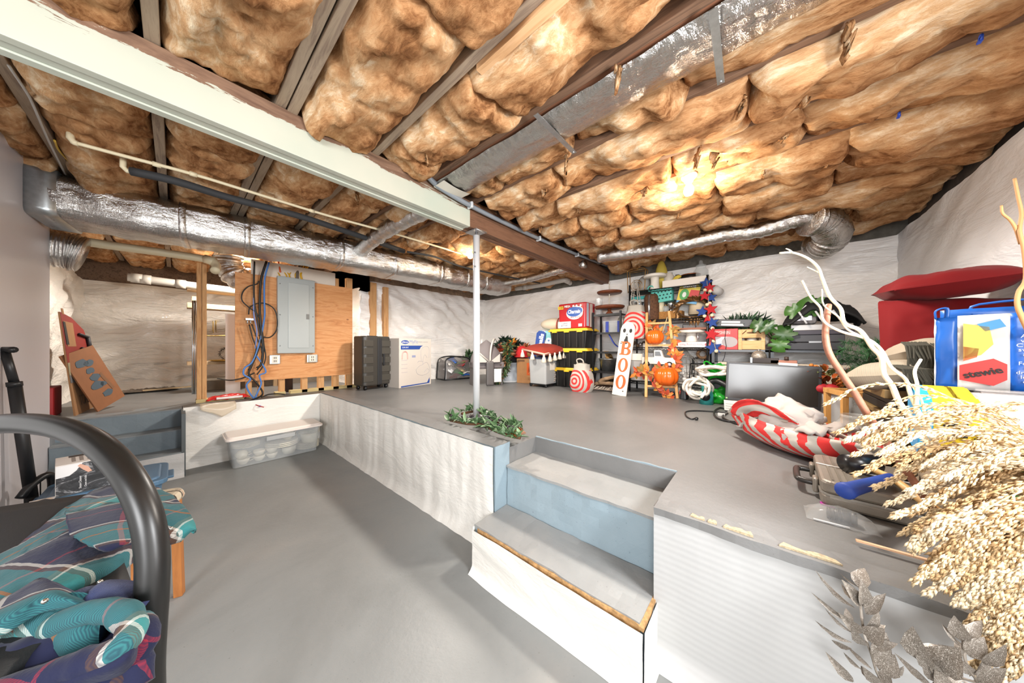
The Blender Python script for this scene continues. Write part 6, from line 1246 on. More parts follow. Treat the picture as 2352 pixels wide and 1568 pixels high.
# blue carrier bag
t = thing('carrier_bag', 'blue and white woven carrier bag with printed text in front of the red pillows', 'bag', (2.53, -.67, 1.165), math.radians(-106)); M_bb = mat('1f5fb5', .35); M_wb = mat('d8d6d4', .5)
bwid, bhei = .465, .37
def bg(x0, x1, z0, z1, yo, seed): return lambda u, v: (x0+(x1-x0)*u, yo-.02*fr(Vector(((x0+(x1-x0)*u)*7, v*2.6, seed)), 3)-.02*math.sin(PI*(x0+(x1-x0)*u)/bwid), z0+(z1-z0)*v)
B().grid(bg(0, .06, .0, bhei-.015, 0, 2), 4, 14, thick=.004).build('blue_edge_band', M_bb, t); B().grid(bg(.06, .19, .0, bhei-.01, 0, 2), 10, 14, thick=.004).build('white_panel', M_wb, t); B().grid(bg(.19, bwid, .0, bhei-.01, 0, 2), 16, 14, thick=.004).build('blue_panel', mat('1b62c2', .35), t)
B().grid(bg(.01, bwid, .0, bhei+.03, .14, 5), 20, 14, thick=.004).build('back_panel', M_bb, t); B().grid(lambda u, v: (.0+.004*fr(Vector((u*4, v*3, 1)), 2), .14*u, (bhei-.01)*v), 6, 14, thick=.004).build('gusset', M_wb, t)
B().grid(lambda u, v: (.02+.44*u, .0+.14*v, .003), 4, 4, thick=.002).build('bag_base', M_bb, t)
paint(t, [(.065, .05), (.15, .03), (.182, .06), (.182, .13), (.15, .155), (.065, .12)], mat('c9302b', .5), -.050, 'red_patch'); paint(t, [(.075, .15), (.12, .17), (.15, .22), (.14, .30), (.075, .32)], mat('d9bf52', .5), -.050, 'yellow_patch'); paint(t, [(.11, .315), (.165, .335), (.18, .30), (.13, .28)], mat('3f8fc6', .5), -.050, 'blue_patch'); paint(t, [(.075, .14), (.11, .16), (.115, .20), (.075, .21)], mat('d8682f', .5), -.050, 'orange_patch')
text('stewie', .042, t, (.123, -.056, .088), M_ink, rot=(PI/2, -.35, 0), wide=.10, bold=.001)
for k, (s_, w0) in enumerate((('THANK YOU', .13), ('All the proceeds', .15), ('will support the', .15), ("Children's Charity", .17), ('swim scholarships', .16), ('and water safety', .14), ('ABOUT US', .12), ('Founded in memory', .16), ('of a child this', .13), ('drowning awareness', .17), ('lessons save lives', .15), ('education is the', .14), ('learn to swim', .12))):
    text(s_, .022 if k not in (0, 6) else .028, t, (.287, -.047, .275-.02*k), mat('dfe6ee', .5), wide=w0, name='print_line')
B().tube(smoothpath([(.0, .0, bhei-.02), (-.0, -.01, bhei+.02), (.03, -.0, bhei+.03), (.03, 0, bhei-.02)], 4), .010, 6, flat=.4).build('handle', M_bb, t)
B().tube(smoothpath([(.1, .13, bhei), (.12, .13, bhei+.05), (.38, .13, bhei+.06), (.43, .13, bhei+.02)], 4), .014, 6, flat=.4).build('handle', M_bb, t)
tag(B().box(2.28, 2.58, -1.14, -.62, PZ, 1.16).build('dark_crate', mat('2b2420', .7), bevel=.01), 'dark wooden box under the blue carrier bag', 'box')
# paper towel pack
t = thing('paper_towel_pack', 'wrapped pack of paper towels with blue and yellow band in front of the carrier bag', 'pack', (2.02, -.49, PZ+.252), math.radians(-98), tilt=(math.radians(9), 0)); 
pw, pd, ph = .62, .30, .245
for i in range(2):
    for j in range(2): B().cyl((.02, .08+.14*j, .064+.117*i), (pw-.05, .08+.14*j, .064+.117*i), .056, n=18).build('towel_roll', mat('e3dfdb', .9), t)
def wrapf(o): 
    def fn(u, v):
        a = 2*PI*v; y = pd/2+math.copysign(abs(math.cos(a))**.45, math.cos(a))*(pd/2+o); z = ph/2+math.copysign(abs(math.sin(a))**.45, math.sin(a))*(ph/2+o)
        return y, z+.006*math.sin(a*14)*1
    return fn
def band(x0, x1, m, o, nm, skew=0, nu=8): 
    f_ = wrapf(o); return B().grid(lambda u, v: (x0+(x1-x0)*u+(skew*(f_(u, v)[1]-ph/2) if u > .5 else 0), f_(u, v)[0], f_(u, v)[1]), nu, 48).build(nm, m, t)
band(.0, .035, mat('2f9bd0', .6, spec=.2), .006, 'blue_end'); band(.035, .165, mat('d3b62f', .6, spec=.2), .007, 'yellow_band', -.2); band(.165, pw, N('thin_wrap').set(col='e9e9ea', rough=.3, alpha=.22, spec=.3).m, .004, 'clear_wrap')
B().prism([(.02, ph+.006-.12), (.02, ph-.05), (.02, ph)], 0, .001).build('fold', mat('2f9bd0', .3), t)
B().grid(lambda u, v: (.0, pd/2+(v-.5)*pd*(1), ph*u), 6, 6).build('blue_cap', mat('3a9fd6', .3), t)
text('12', .07, t, (.085, -.016, .14), M_ink, rot=(PI/2, -PI/2, 0), bold=.003); text('ROLLS', .02, t, (.13, -.014, .14), M_ink, rot=(PI/2, -PI/2, 0)); text('=24', .04, t, (.08, -.014, .21), mat('6d5a3a', .5), rot=(PI/2, -PI/2, 0))
B().prism([(.35, .20), (.5, .245), (.6, .235), (.42, .18)], -.012, -.010).build('green_print', mat('4f9a3a', .4), t)
tag(B().box(2.03, 2.24, -1.14, -.53, PZ, PZ+.250).build('carton', mat('9c8a74', .8), bevel=.006), 'plain carton under the pack of paper towels', 'box')
# ---------------------------------------------------------------- foreground left: chair, plaid throw, stool, bins
M_tube = mat('131211', .36, .0)
t = thing('lounge_chair', 'black chair with a thick looping tubular arm in the left foreground', 'chair', (0, 0, 0))
arm = [ond(px, py, d) for px, py, d in ((-220, 1010, 1.08), (-120, 988, 1.05), (0, 973, 1.0), (90, 974, .96), (170, 992, .92), (240, 1032, .88), (297, 1098, .85), (335, 1180, .83), (350, 1270, .815), (349, 1360, .80), (343, 1450, .79), (338, 1540, .78))]
e = arm[-1]; arm += [Vector((e.x, e.y, .35)), Vector((e.x-.01, e.y-.01, .03))]
B().tube(smoothpath(arm, 6), .033, 16).build('arm_loop', M_tube, t)
leg2 = [ond(345, 1480, .79), ond(352, 1560, .79)]; B().tube([leg2[0], leg2[1], Vector((leg2[1].x+.01, leg2[1].y+.02, .02))], .014, 10).build('leg', M_tube, t)
e2 = arm[0]; B().tube(smoothpath([e2, e2+Vector((-.12, .02, -.12)), e2+Vector((-.16, .02, -.5)), Vector((e2.x-.16, e2.y+.02, .02))], 6), .033, 14).build('arm_loop', M_tube, t)
SZ = .655
def zpt(px, py, z): return onz(px, py, z)
c0, c1, c2, c3 = zpt(-80, 1175, SZ), zpt(225, 1130, SZ), zpt(300, 1330, SZ), zpt(-80, 1600, SZ)
def quad(a, b, c, d, zf): return lambda u, v: tuple((a.lerp(b, u)).lerp(d.lerp(c, u), v)+Vector((0, 0, zf(u, v))))
B().grid(quad(c3, c2, c1, c0, lambda u, v: .012*math.sin(PI*u)*math.sin(PI*v)), 10, 10, thick=.06).build('seat', mat('17181a', .6, bump=.15, bscale=200), t)
for px, py in ((30, 1250), (250, 1200)):
    q = zpt(px, py, SZ); B().cyl((q.x, q.y, .0), (q.x, q.y, SZ-.06), .016, n=10).build('leg', M_tube, t)
def m_plaid(rot, sc):
    a = N('plaid_fleece'); co = a.coords((sc, sc, sc), rot); nz = a.noise(30, a.coords(), 3, .7); sp = a.n('ShaderNodeSeparateXYZ'); a.l(co, 0, sp, 0)
    stops = [(0, '0b1132'), (.24, '0b1132'), (.245, '7d1a2e'), (.262, '0b1132'), (.43, '4a3328'), (.47, 'bdbab2'), (.49, '2f7677'), (.66, '2f7677'), (.665, '9c6c34'), (.685, '2f7677'), (.84, '4a3328'), (.875, 'bdbab2'), (.895, '0b1132')]
    rs = []
    for ax in (0, 1):
        fr_ = a.n('ShaderNodeMath', operation='FRACT'); a.l(sp, ax, fr_, 0); r = a.ramp(fr_, 0, stops); r.color_ramp.interpolation = 'CONSTANT'; rs.append(r)
    wv = a.n('ShaderNodeTexWave'); wv.inputs['Scale'].default_value = 34; a.l(a.coords((sc, sc, sc), (rot[0], rot[1], rot[2]+.785)), 0, wv, 'Vector')
    mr = a.n('ShaderNodeMapRange'); mr.inputs[3].default_value = .30; mr.inputs[4].default_value = .70; a.l(wv, 1, mr, 0)
    mx = a.n('ShaderNodeMix', data_type='RGBA'); a.l(mr, 0, mx, 0); a.l(rs[0], 0, mx, 6); a.l(rs[1], 0, mx, 7)
    a.l(mx, 2, a.b, 'Base Color'); a.set(rough=.95, sheen=.06); a.bump(nz, 0, .35, .01); return a.m
M_pl = m_plaid((.3, .2, .95), 2.4); M_pl2 = m_plaid((.5, .7, .3), 2.7)
t = thing('plaid_fleece', 'navy and teal plaid fleece garment folded over the black chair and stool', 'blanket', (0, 0, 0))
def pxsheet(rows, nm, m, nv_=4, nu_=5, th=.022, amp=.012, seed=0):
    R = [smoothpath([onz(px, py, z) for px, py, z in row], nu_) for row in rows]; nu = len(R[0]); cols = [smoothpath([r[i] for r in R], nv_) for i in range(nu)]; nv = len(cols[0])
    def fn(u, v):
        p = cols[int(round(u*(nu-1)))][int(round(v*(nv-1)))].copy(); p.z += amp*fr(p*7+Vector((seed, 0, 0)), 3)+amp*.25*fr(p*22, 2); return p
    return B().grid(lambda u, v: fn(u, 1-v), nu-1, nv-1, thick=th).build(nm, m, t)
pxsheet([[(-80, 1320, .655), (60, 1232, .67), (150, 1165, .68), (230, 1122, .68), (310, 1112, .68), (392, 1128, .665)],
         [(-80, 1360, .69), (60, 1275, .70), (160, 1215, .705), (250, 1165, .705), (330, 1150, .70), (425, 1165, .675)],
         [(-80, 1400, .69), (60, 1330, .70), (160, 1275, .705), (250, 1225, .70), (335, 1190, .695), (450, 1208, .66)],
         [(-80, 1440, .67), (60, 1378, .685), (170, 1335, .69), (260, 1285, .68), (335, 1235, .675), (438, 1225, .635)],
         [(-80, 1445, .63), (70, 1400, .635), (180, 1368, .635), (270, 1325, .63), (340, 1262, .625), (415, 1245, .61)]], 'upper_fold', M_pl, 6, 6, .022, .014, 1)
pxsheet([[(150, 1172, .715), (200, 1168, .72), (255, 1150, .72), (310, 1165, .715)], [(155, 1200, .725), (205, 1205, .73), (260, 1200, .73), (320, 1200, .72)], [(160, 1228, .72), (210, 1250, .725), (255, 1258, .722), (318, 1232, .712)]], 'pocket_flap', M_pl2, 6, 6, .012, .006, 2)
pxsheet([[(-80, 1405, .70), (20, 1365, .715), (90, 1330, .72), (130, 1338, .715), (200, 1372, .69)],
         [(-80, 1450, .715), (20, 1405, .73), (90, 1370, .735), (140, 1372, .725), (198, 1395, .69)],
         [(-80, 1500, .68), (20, 1450, .69), (90, 1415, .695), (140, 1405, .69), (190, 1410, .67)]], 'lapel_fold', M_pl2, 6, 6, .03, .01, 3)
def roll(pts, r, nm, m, seed, flat=1.0):
    P_ = smoothpath([onz(px, py, z) for px, py, z in pts], 7); rs = [r*(1+.16*fr(Vector((i*.2, seed, 0)), 2)) for i in range(len(P_))]
    return B().tube(P_, rs, 16, flat=flat).build(nm, m, t)
roll([(165, 1395, .655), (205, 1382, .67), (250, 1372, .675), (295, 1385, .67), (325, 1420, .655)], .040, 'fuzzy_lining', mat('2a3358', .95, sheen=.1, bump=.8, bscale=300), 4)
roll([(120, 1440, .66), (175, 1415, .69), (230, 1402, .70), (280, 1408, .70), (303, 1440, .695), (285, 1478, .69), (240, 1505, .68), (170, 1530, .67), (90, 1560, .66), (-30, 1600, .65)], .027, 'rolled_edge', M_pl, 5)
roll([(-80, 1470, .63), (20, 1440, .65), (90, 1425, .655), (150, 1440, .645), (215, 1450, .64), (250, 1440, .64)], .045, 'inner_fold', M_pl2, 6)
roll([(-60, 1545, .60), (40, 1520, .61), (130, 1495, .61), (220, 1462, .61)], .05, 'inner_fold', mat('0b1132', .95, sheen=.1), 7)
roll([(315, 1430, .65), (330, 1450, .66), (325, 1480, .65), (312, 1520, .62), (315, 1580, .58)], .028, 'hanging_edge', M_pl2, 8)
pxsheet([[(-80, 1610, .66), (60, 1590, .66), (170, 1555, .655), (250, 1520, .65), (300, 1500, .63)], [(-80, 1680, .64), (60, 1650, .64), (170, 1610, .63), (260, 1570, .62), (310, 1560, .60)], [(-80, 1800, .58), (60, 1760, .57), (180, 1700, .56), (270, 1650, .55), (320, 1620, .53)]], 'lower_fold', M_pl, 6, 6, .03, .012, 9)
pxsheet([[(-60, 1600, .655), (90, 1560, .665), (170, 1532, .675), (240, 1508, .68), (288, 1480, .69), (308, 1440, .69)], [(-60, 1625, .655), (95, 1590, .66), (180, 1560, .665), (255, 1535, .67), (305, 1500, .675), (322, 1450, .68)], [(-60, 1660, .62), (100, 1625, .615), (190, 1595, .61), (268, 1568, .605), (315, 1535, .60), (330, 1490, .60)]], 'outer_fold', M_pl2, 6, 6, .02, .006, 12)
pxsheet([[(-60, 1440, .645), (60, 1425, .65), (140, 1440, .655), (210, 1420, .66), (285, 1420, .66)], [(-60, 1500, .61), (60, 1480, .615), (140, 1475, .62), (215, 1460, .625), (285, 1455, .65)], [(-60, 1590, .62), (60, 1560, .63), (140, 1530, .635), (215, 1500, .645), (275, 1475, .66)]], 'inner_lining', mat('0b1132', .95), 6, 6, .01, .006, 14)
for px, py, z in ((393, 1213, .70), (318, 1276, .70), (230, 1336, .712), (103, 1380, .752)):
    q = onz(px, py, z); B().ell(q, (.006, .006, .006), 10, 8).build('snap_button', mat('d9d2c8', .12, .95), t)
# stool
sA = onz(412, 1366, 0); t = thing('wooden_stool', 'low wooden stool with striped woven seat under the plaid fleece', 'stool', (sA.x, sA.y, 0), math.atan2(-.94, -.35)); W_st = wood('8a5226', 'a96c38', .4, 2)
hS = .545
for x, y in ((0, 0), (.34, 0), (0, -.34), (.34, -.34)): B()._bar((x, y, 0), (x*.94+.01, y*.94-.01, hS), .036, .036).build('leg', W_st, t, bevel=.003)
for x in (.015, .325): B().box(x-.01, x+.01, -.32, -.02, hS-.07, hS-.015).build('apron', W_st, t)
a = N('ikat_weave'); n1 = a.noise(5, a.coords((9, 1, 1), (0, 0, .3)), 4, .6); r = a.ramp(n1, 0, [(.36, '3a322c'), (.44, 'b9ad97'), (.55, 'b9ad97'), (.60, '8c3326'), (.66, '4f4e45')]); r.color_ramp.interpolation = 'CONSTANT'; a.l(r, 0, a.b, 'Base Color'); a.set(rough=.9)
B().at((.17, -.17, 0)).tub(.40, .40, .38, .38, hS, hS+.05, .05, 4).build('seat_cushion', a.m, t, bevel=.015)
# blue bin with box
t = thing('blue_bin', 'slate blue plastic bin with lid standing before the far steps', 'storage bin', (-.31, 3.62, 0)); M_sb2 = mat('4d6c86', .4)
B().tub(.44, .40, .50, .46, .004, .37, .05, 4, .005).build('tub', M_sb2, t); b = B(); b.tub(.55, .52, .55, .52, .355, .39, .07).tub(.48, .44, .46, .42, .39, .405, .05); b.build('lid', M_sb2, t, bevel=.006)
for s_ in (-1, 1): B().box(s_*.275-.03, s_*.275+.03, -.09, .09, .34, .36).build('handle', M_sb2, t, bevel=.006)
a = N('photo_print'); n1 = a.noise(7, a.coords((1, 1, 2.2)), 6, .7, 1.5); r = a.ramp(n1, 0, [(.42, '232426'), (.52, '3c3d40'), (.60, '9a9b9d'), (.68, 'd6d6d7')]); a.l(r, 0, a.b, 'Base Color'); a.set(rough=.4)
t = thing('printed_carton', 'small white carton with grey photo print on the blue bin lid', 'box', (-.50, 3.42, .407), math.radians(8))
bw_, bh_ = .27, .20
B().box(0, bw_, 0, .26, 0, bh_).build('carton_body', mat('d5cfc9', .5), t, bevel=.002); B().box(.002, bw_-.002, -.002, 0, .002, bh_-.004).build('photo_panel', a.m, t)
B().prism([(.002, bh_-.004), (.10, bh_-.004), (.075, .15), (.05, .125), (.002, .12)], -.003, -.001).build('pale_patch', mat('d9d9d9', .4), t)
B().prism([(.09, .19), (.12, .165), (.135, .13), (.12, .125), (.10, .15), (.08, .18)], -.004, -.002).build('hand_print', mat('c99a84', .5), t); B().prism([(.13, .19), (.2, .18), (.19, .13), (.15, .11)], -.004, -.002).build('dark_print', mat('2a2b2d', .4), t)
text('Brookstone', .028, t, (.245, -.004, .09), mat('f0f0f0', .5), rot=(PI/2, -PI/2, 0)); text('Steam Cleaner', .014, t, (.09, -.004, .07), mat('e0e0e0', .5), rot=(PI/2, -PI/2, 0)); text('Cleans and kills', .012, t, (.11, -.004, .07), mat('e0e0e0', .5), rot=(PI/2, -PI/2, 0))
b = B()
for k in range(5): B().box(.06+.03*k, .075+.03*k, .05, .22, bh_, bh_+.001).build('print_line', mat('8b837d', .6), t)
B().box(.05, .2, .2, .25, bh_, bh_+.0012).build('dark_print', mat('3a3430', .6), t)
t = thing('papers', 'loose white papers on the left end of the blue bin lid', 'papers', (-.53, 3.40, .41)); 
for k in range(3): B().at((.0-.0*k, -.02*k, .003*k), (0, 0, .3*k)).box(-.06, .03, -.06, .05, 0, .002).build('sheet', (mat('d8d3cf', .7), mat('c9b8a4', .7), mat('3a3a3c', .5))[k], t)
# luggage trolley
t = thing('luggage_trolley', 'black telescopic trolley handle standing by the grey partition', 'trolley', (0, 0, 0))
d_ = 1.93; p0, p1, p2, p3 = ond(72, 1140, d_+.08), ond(48, 985, d_+.04), ond(33, 880, d_+.02), ond(11, 806, d_)
B().cyl(p0, p2, .028, n=12).build('outer_pole', M_blk, t); B().cyl(p2, p3, .020, n=12).build('inner_pole', M_blk, t); B().cyl(p2-(p2-p1).normalized()*.02, p2+(p2-p1).normalized()*.01, .031, n=12).build('pole_collar', M_blk, t)
B().tube(smoothpath([ond(-70, 802, d_-.05), ond(-30, 803, d_-.02), ond(5, 803, d_), ond(32, 803, d_+.0)], 5), .020, 10).build('grip', M_blk, t)
B().cyl((p0.x, p0.y, .02), p0, .028, n=12).build('lower_pole', M_blk, t)
B().tube(smoothpath([p0+Vector((-.03, -.06, .02)), p0+Vector((.0, -.02, .08)), p0+Vector((.05, .04, .12)), p0+Vector((.07, .06, .05)), p0+Vector((.06, .05, -.28))], 5), .022, 8).build('hinge_bracket', M_blk, t)
for s_ in (-1, 1): B().cyl((p0.x+.045*s_-.012, p0.y, .06), (p0.x+.045*s_+.012, p0.y, .06), .06, n=16).build('wheel', M_blk, t)
B().box(p0.x-.05, p0.x+.05, p0.y-.02, p0.y+.02, .02, .05).build('axle', M_blk, t)
# cardboard cut-outs in the alcove
M_cut = mat('8b6440', .8, noise=.06)
u0, u1 = onz(215, 953, PZ), onz(285, 900, PZ)
t = thing('truck_cutout', 'cardboard cut-out painted as a red truck leaning on the alcove wall', 'cutout', (-.67, 5.38, PZ), math.radians(86), tilt=(math.radians(-6), 0))
cw_, ch_ = .84, 1.06
poly = [(0, 0), (cw_, 0), (cw_, .42), (cw_-.02, .80), (cw_-.10, .92), (.40, ch_-.02), (.10, ch_+.02), (.04, .5)]
B().prism(poly, 0, .012).build('card', M_cut, t); M_tr2 = mat('7a1f18', .6)
paint(t, [(.045, .55), (cw_, .55), (cw_-.02, .80), (cw_-.10, .92), (.40, ch_-.02), (.10, ch_+.02)], M_tr2, -.003, 'red_paint'); paint(t, [(.30, .38), (cw_, .38), (cw_, .56), (.3, .56)], M_tr2, -.003, 'red_paint')
paint(t, [(.13, .72), (.38, .72), (.40, .98), (.13, .99)], M_cut, -.005, 'window'); paint(t, [(.10, .74), (.17, .74), (.17, .98), (.11, .98)], mat('241f1c', .7), -.007, 'window_gap'); paint(t, rect(.62, .65, .26, .10), mat('c7b08e', .8), -.005, 'pale_panel'); paint(t, [(.03, .42), (.34, .42), (.34, .55), (.04, .55)], mat('8d8468', .7), -.005, 'olive_stripe'); paint(t, [(.03, .34), (cw_, .34), (cw_, .42), (.03, .42)], mat('5b595b', .7), -.004, 'grey_stripe')
B().prism(circ(1, 24, .42, .39, .10, .14), -.012, -.004).build('tyre', mat('3c3a3c', .7), t); B().prism(circ(1, 20, .42, .39, .05, .08), -.015, -.008).build('hub', mat('c9b896', .7), t)
for z in (.86, .70): B().tube([(.48, -.02, z), (cw_-.06, -.02, z-.03)], .014, 6).build('cord_bar', mat('1f1d22', .6), t)
B().tube([(cw_-.08, -.02, .84), (cw_-.07, -.02, .66)], .018, 6).build('cord_bar', mat('1f1d22', .6), t)
text('TOASTY', .16, t, (.42, -.003, .13), mat('5b3f28', .7), wide=.46); B().box(.14, .19, -.005, 0, ch_-.0, ch_+.06).build('tab', M_cut, t)
tag(B().box(-.90, -.80, 5.42, 5.75, PZ, PZ+.30).build('red_container', mat('8f1216', .6), bevel=.01), 'dark red container behind the cardboard truck at the partition', 'container')
q = onz(202, 945, PZ); t = thing('cardboard_sheet', 'cardboard sheet with a painted blue grey tree leaning on the truck cut-out', 'cardboard', (-.55, 5.52, PZ), math.radians(68), tilt=(math.radians(-14), math.radians(-16)))
B().box(0, .42, 0, .012, 0, .66).build('card', mat('7d5030', .8, noise=.06), t)
r_ = random.Random(40)
for k, (x, z, s_) in enumerate(((.16, .52, .06), (.24, .50, .045), (.20, .42, .04), (.21, .34, .05), (.18, .25, .06), (.26, .24, .035), (.24, .13, .05))): B().prism([(x+s_*(1+.3*r_.random())*math.cos(a)*1.2, z+s_*(.6+.3*r_.random())*math.sin(a)) for a in [i*PI/6 for i in range(12)]], -.003, .0).build('painted_blot', mat('3d4c57', .7), t)
B().prism([(.27, .35), (.31, .36), (.36, .15), (.32, .14)], -.003, 0).build('painted_blot', mat('6b4a30', .7), t)
b0, b1 = onz(270, 905, PZ), onz(410, 893, PZ)
t = thing('floor_cloth', 'rumpled dark cloth and paper strip lying at the foot of the alcove sheet', 'cloth', (b0+b1)/2, math.atan2((b1-b0).y, (b1-b0).x)); L_ = (b1-b0).length
B().grid(lambda u, v: ((u-.5)*L_, (v-.5)*.35, .02+.035*max(0, fr(Vector((u*9, v*4, 2)), 3))+.01), 30, 10, thick=.012).build('cloth', mat('5b5045', .9, noise=.6, nscale=9), t); B().box(-.1, .45, -.19, -.12, .03, .045).build('cream_strip', mat('b39b78', .8), t)
# ---------------------------------------------------------------- foreground right: dried grasses, willow, glitter leaves
VX, VY = 1.02, -.86
t = thing('floor_vase', 'tall black floor vase holding the dried grass at the right edge', 'vase', (VX, VY, 0)); B().lathe([(.001, 0), (.12, 0), (.15, .1), (.13, .4), (.10, .55), (.12, .6), (.11, .6), (.09, .54), (.001, .5)], n=28).build('body', mat('141314', .35), t); B().tube([(.12*math.cos(a), .12*math.sin(a), .6) for a in [i*PI/14 for i in range(28)]], .008, 6, True).build('rim', mat('141314', .35), t)
t = thing('dried_grass', 'big bunch of cream dried grass plumes arching in from the right', 'dried grass', (VX, VY, .52)); O_ = Vector((VX, VY, .52)); rg = random.Random(77)
M_gr = [mat(c, .8) for c in ('d4bc95', 'bf9f73', 'e2d0b0')]; M_stem = mat('c2a06c', .8)
tips = []
for (px, py) in ((1890, 930), (1930, 985), (1950, 1010), (1962, 1040), (1975, 1085), (2000, 1060), (2020, 1110), (2035, 1000), (2040, 1150), (2060, 1185), (2075, 1060), (2090, 1130), (2105, 1270), (2110, 1215), (2120, 1010), (2150, 1290), (2160, 1180), (2170, 1090), (2190, 1330), (2200, 1240), (2215, 1035), (2220, 1150), (2235, 1300), (2240, 1390), (2255, 1210), (2260, 1100), (2280, 1350), (2290, 1270), (2300, 1050), (2310, 1180), (2225, 1440), (2250, 1480), (2290, 1430), (2320, 1330), (2330, 1130), (2340, 1250), (2235, 1530), (2300, 1510), (2140, 985), (2265, 1160), (2185, 1130), (2130, 1100), (2080, 1230), (2330, 1420), (2270, 1010), (2200, 1190), (2240, 1060), (2170, 1260), (2310, 1240), (2100, 1170), (2150, 1050), (2060, 1040), (2190, 1000), (2345, 1060), (2260, 1320), (2330, 1500), (2215, 1380), (2010, 960), (1995, 1020), (2285, 1130)): tips.append((px+rg.uniform(-8, 8), py+rg.uniform(-8, 8)))
tips += [(x_, y_) for x_, y_ in ((2105, 1330), (2125, 1300), (2135, 1360), (2160, 1320), (2180, 1290), (2195, 1380), (2215, 1345), (2235, 1420), (2250, 1375), (2270, 1440), (2290, 1390), (2300, 1470), (2320, 1420), (2340, 1490), (2230, 1480), (2245, 1540), (2275, 1520), (2300, 1555), (2330, 1540), (2150, 1270), (2090, 1250), (2345, 1380), (2265, 1310), (2325, 1300), (2205, 1270), (2180, 1350), (2260, 1490), (2310, 1360))]
for _ in range(44):
    a_, c_ = rg.choice(tips[20:]); tips.append((a_+rg.uniform(-20, 90), c_+rg.uniform(-60, 60)))
for k, (px, py) in enumerate(tips):
    dep = rg.uniform(.80, 1.02)
    if px < 2050 and k < 60: dep = rg.uniform(.9, 1.05)
    if px > 2060: py = max(py, 1045+rg.uniform(0, 40))
    cap = lambda x_, y_, q_: min(q_, 1.27/ray(x_, y_).x) if y_ > 1230 else q_
    dep = cap(px, py, dep*(1 if py < 1230 else rg.uniform(.9, 1)))
    T_ = ond(px, py, dep); mid = ond(px+330+rg.uniform(-30, 60), (930+(py-930)*.45 if px < 2060 else 1045+(py-1050)*.38)+rg.uniform(-25, 40), dep*.93); low = ond(2620, 1330+(py-1200)*.3, .80)
    pth = smoothpath([O_+rv(.03, rg), low, mid, ond(px+115, py-(45 if px < 2060 else 40+max(0, py-1080)*.16), cap(px+115, py, dep*.985)), T_], 9); pth = [p_-O_ for p_ in pth]
    g = B(); g.tube(pth, [.0022]*(len(pth)-6)+[.0012]*6, 4)
    o = g.build('stem', M_stem, t); g = B(); n0 = int(len(pth)*.45); cnt = 300 if py > 960 else 80
    for j in range(cnt):
        f = rg.random()**.8; i_ = n0+f*(len(pth)-1-n0); i0 = min(int(i_), len(pth)-2); p_ = pth[i0].lerp(pth[i0+1], i_-i0); tg = (pth[i0+1]-pth[i0]).normalized()
        wdt = .024*(1-.75*(i_-n0)/(len(pth)-n0)) if py > 960 else .008
        d = (tg*rg.uniform(1.0, 1.5)+rv(.42, rg)+Vector((0, 0, -.2))).normalized(); c = p_+rv(wdt*.62, rg)+Vector((0, 0, -wdt*.3*rg.random())); L_ = rg.uniform(.014, .026); r0 = L_*.14; x = d.orthogonal().normalized()*r0; y = d.cross(x).normalized()*r0
        g.add([c, c+d*L_*.4+x, c+d*L_*.4+y, c+d*L_*.4-x, c+d*L_*.4-y, c+d*L_], [(0, 2, 1), (0, 3, 2), (0, 4, 3), (0, 1, 4), (5, 1, 2), (5, 2, 3), (5, 3, 4), (5, 4, 1)], True)
    g.build('plume', M_gr[k % 3], t)
g = B()
for k in range(6):
    px, py = ((2180, 1180), (2240, 1270), (2300, 1150), (2200, 1240), (2290, 1090), (2260, 1230))[k]; a_ = ond(px, py, .88)-O_; b_ = ond(px+60, py-18, .87)-O_; put_leaf(t, a_, b_-a_, (0, 0, 1), (b_-a_).length, .014, mat('3a7a2c', .5), 'green_blade')
M_tan = mat('a3703c', .8)
for k in range(26):
    a_ = ond(rg.uniform(2140, 2330), rg.uniform(1180, 1560), 1.0); q = a_-O_; b = B(); b.tube(smoothpath([(0, 0, 0), q*.5+Vector((.02, 0, .06)), q], 5), .0015, 4)
    for j in range(14): p_ = q*(1-.25*rg.random())+rv(.015, rg); d = (q.normalized()+rv(.8, rg)).normalized(); s_ = d.orthogonal().normalized()*.0015; b.add([p_-s_, p_+s_, p_+d*.018], [(0, 1, 2)])
    b.build('brown_spray', M_tan, t)
t = thing('willow_branches', 'bleached curly willow branches rising above the dried grass', 'branches', (VX, VY, .5)); O_ = Vector((VX, VY, .5)); M_wil = mat('e6d9bd', .6)
def branch(pts, r0, r1, m, d0=1.10, d1=.98, par=t, nm='branch'):
    n = len(pts); P_ = smoothpath([ond(px, py, d0+(d1-d0)*i/(n-1))-O_ for i, (px, py) in enumerate(pts)], 5); k = len(P_); B().tube(P_, [r0+(r1-r0)*i/(k-1) for i in range(k)], 8).build(nm, m, par)
branch([(1791, 581), (1820, 580), (1853, 592), (1878, 613), (1889, 641), (1906, 681), (1931, 709), (1940, 742), (1976, 759), (2002, 796), (2024, 821), (2030, 858), (2049, 886), (2066, 925), (2097, 967), (2150, 1040), (2300, 1200)], .0035, .0095, M_wil)
branch([(1806, 571), (1813, 574), (1820, 580)], .002, .003, M_wil)
branch([(1842, 644), (1861, 681), (1884, 706), (1889, 731), (1903, 747), (1937, 763), (1976, 773), (2004, 785), (2027, 807), (2047, 843), (2080, 871), (2091, 905), (2110, 945), (2150, 1010)], .0035, .006, M_wil)
branch([(1888, 664), (1892, 700), (1926, 728), (1945, 755), (1978, 773)], .002, .004, M_wil, 1.1, 1.07)
branch([(1854, 613), (1884, 629), (1890, 645)], .0018, .003, M_wil, 1.09, 1.08)
branch([(2115, 825), (2101, 852), (2107, 886), (2106, 922), (2112, 960), (2150, 1020)], .004, .006, M_wil, 1.0, .97)
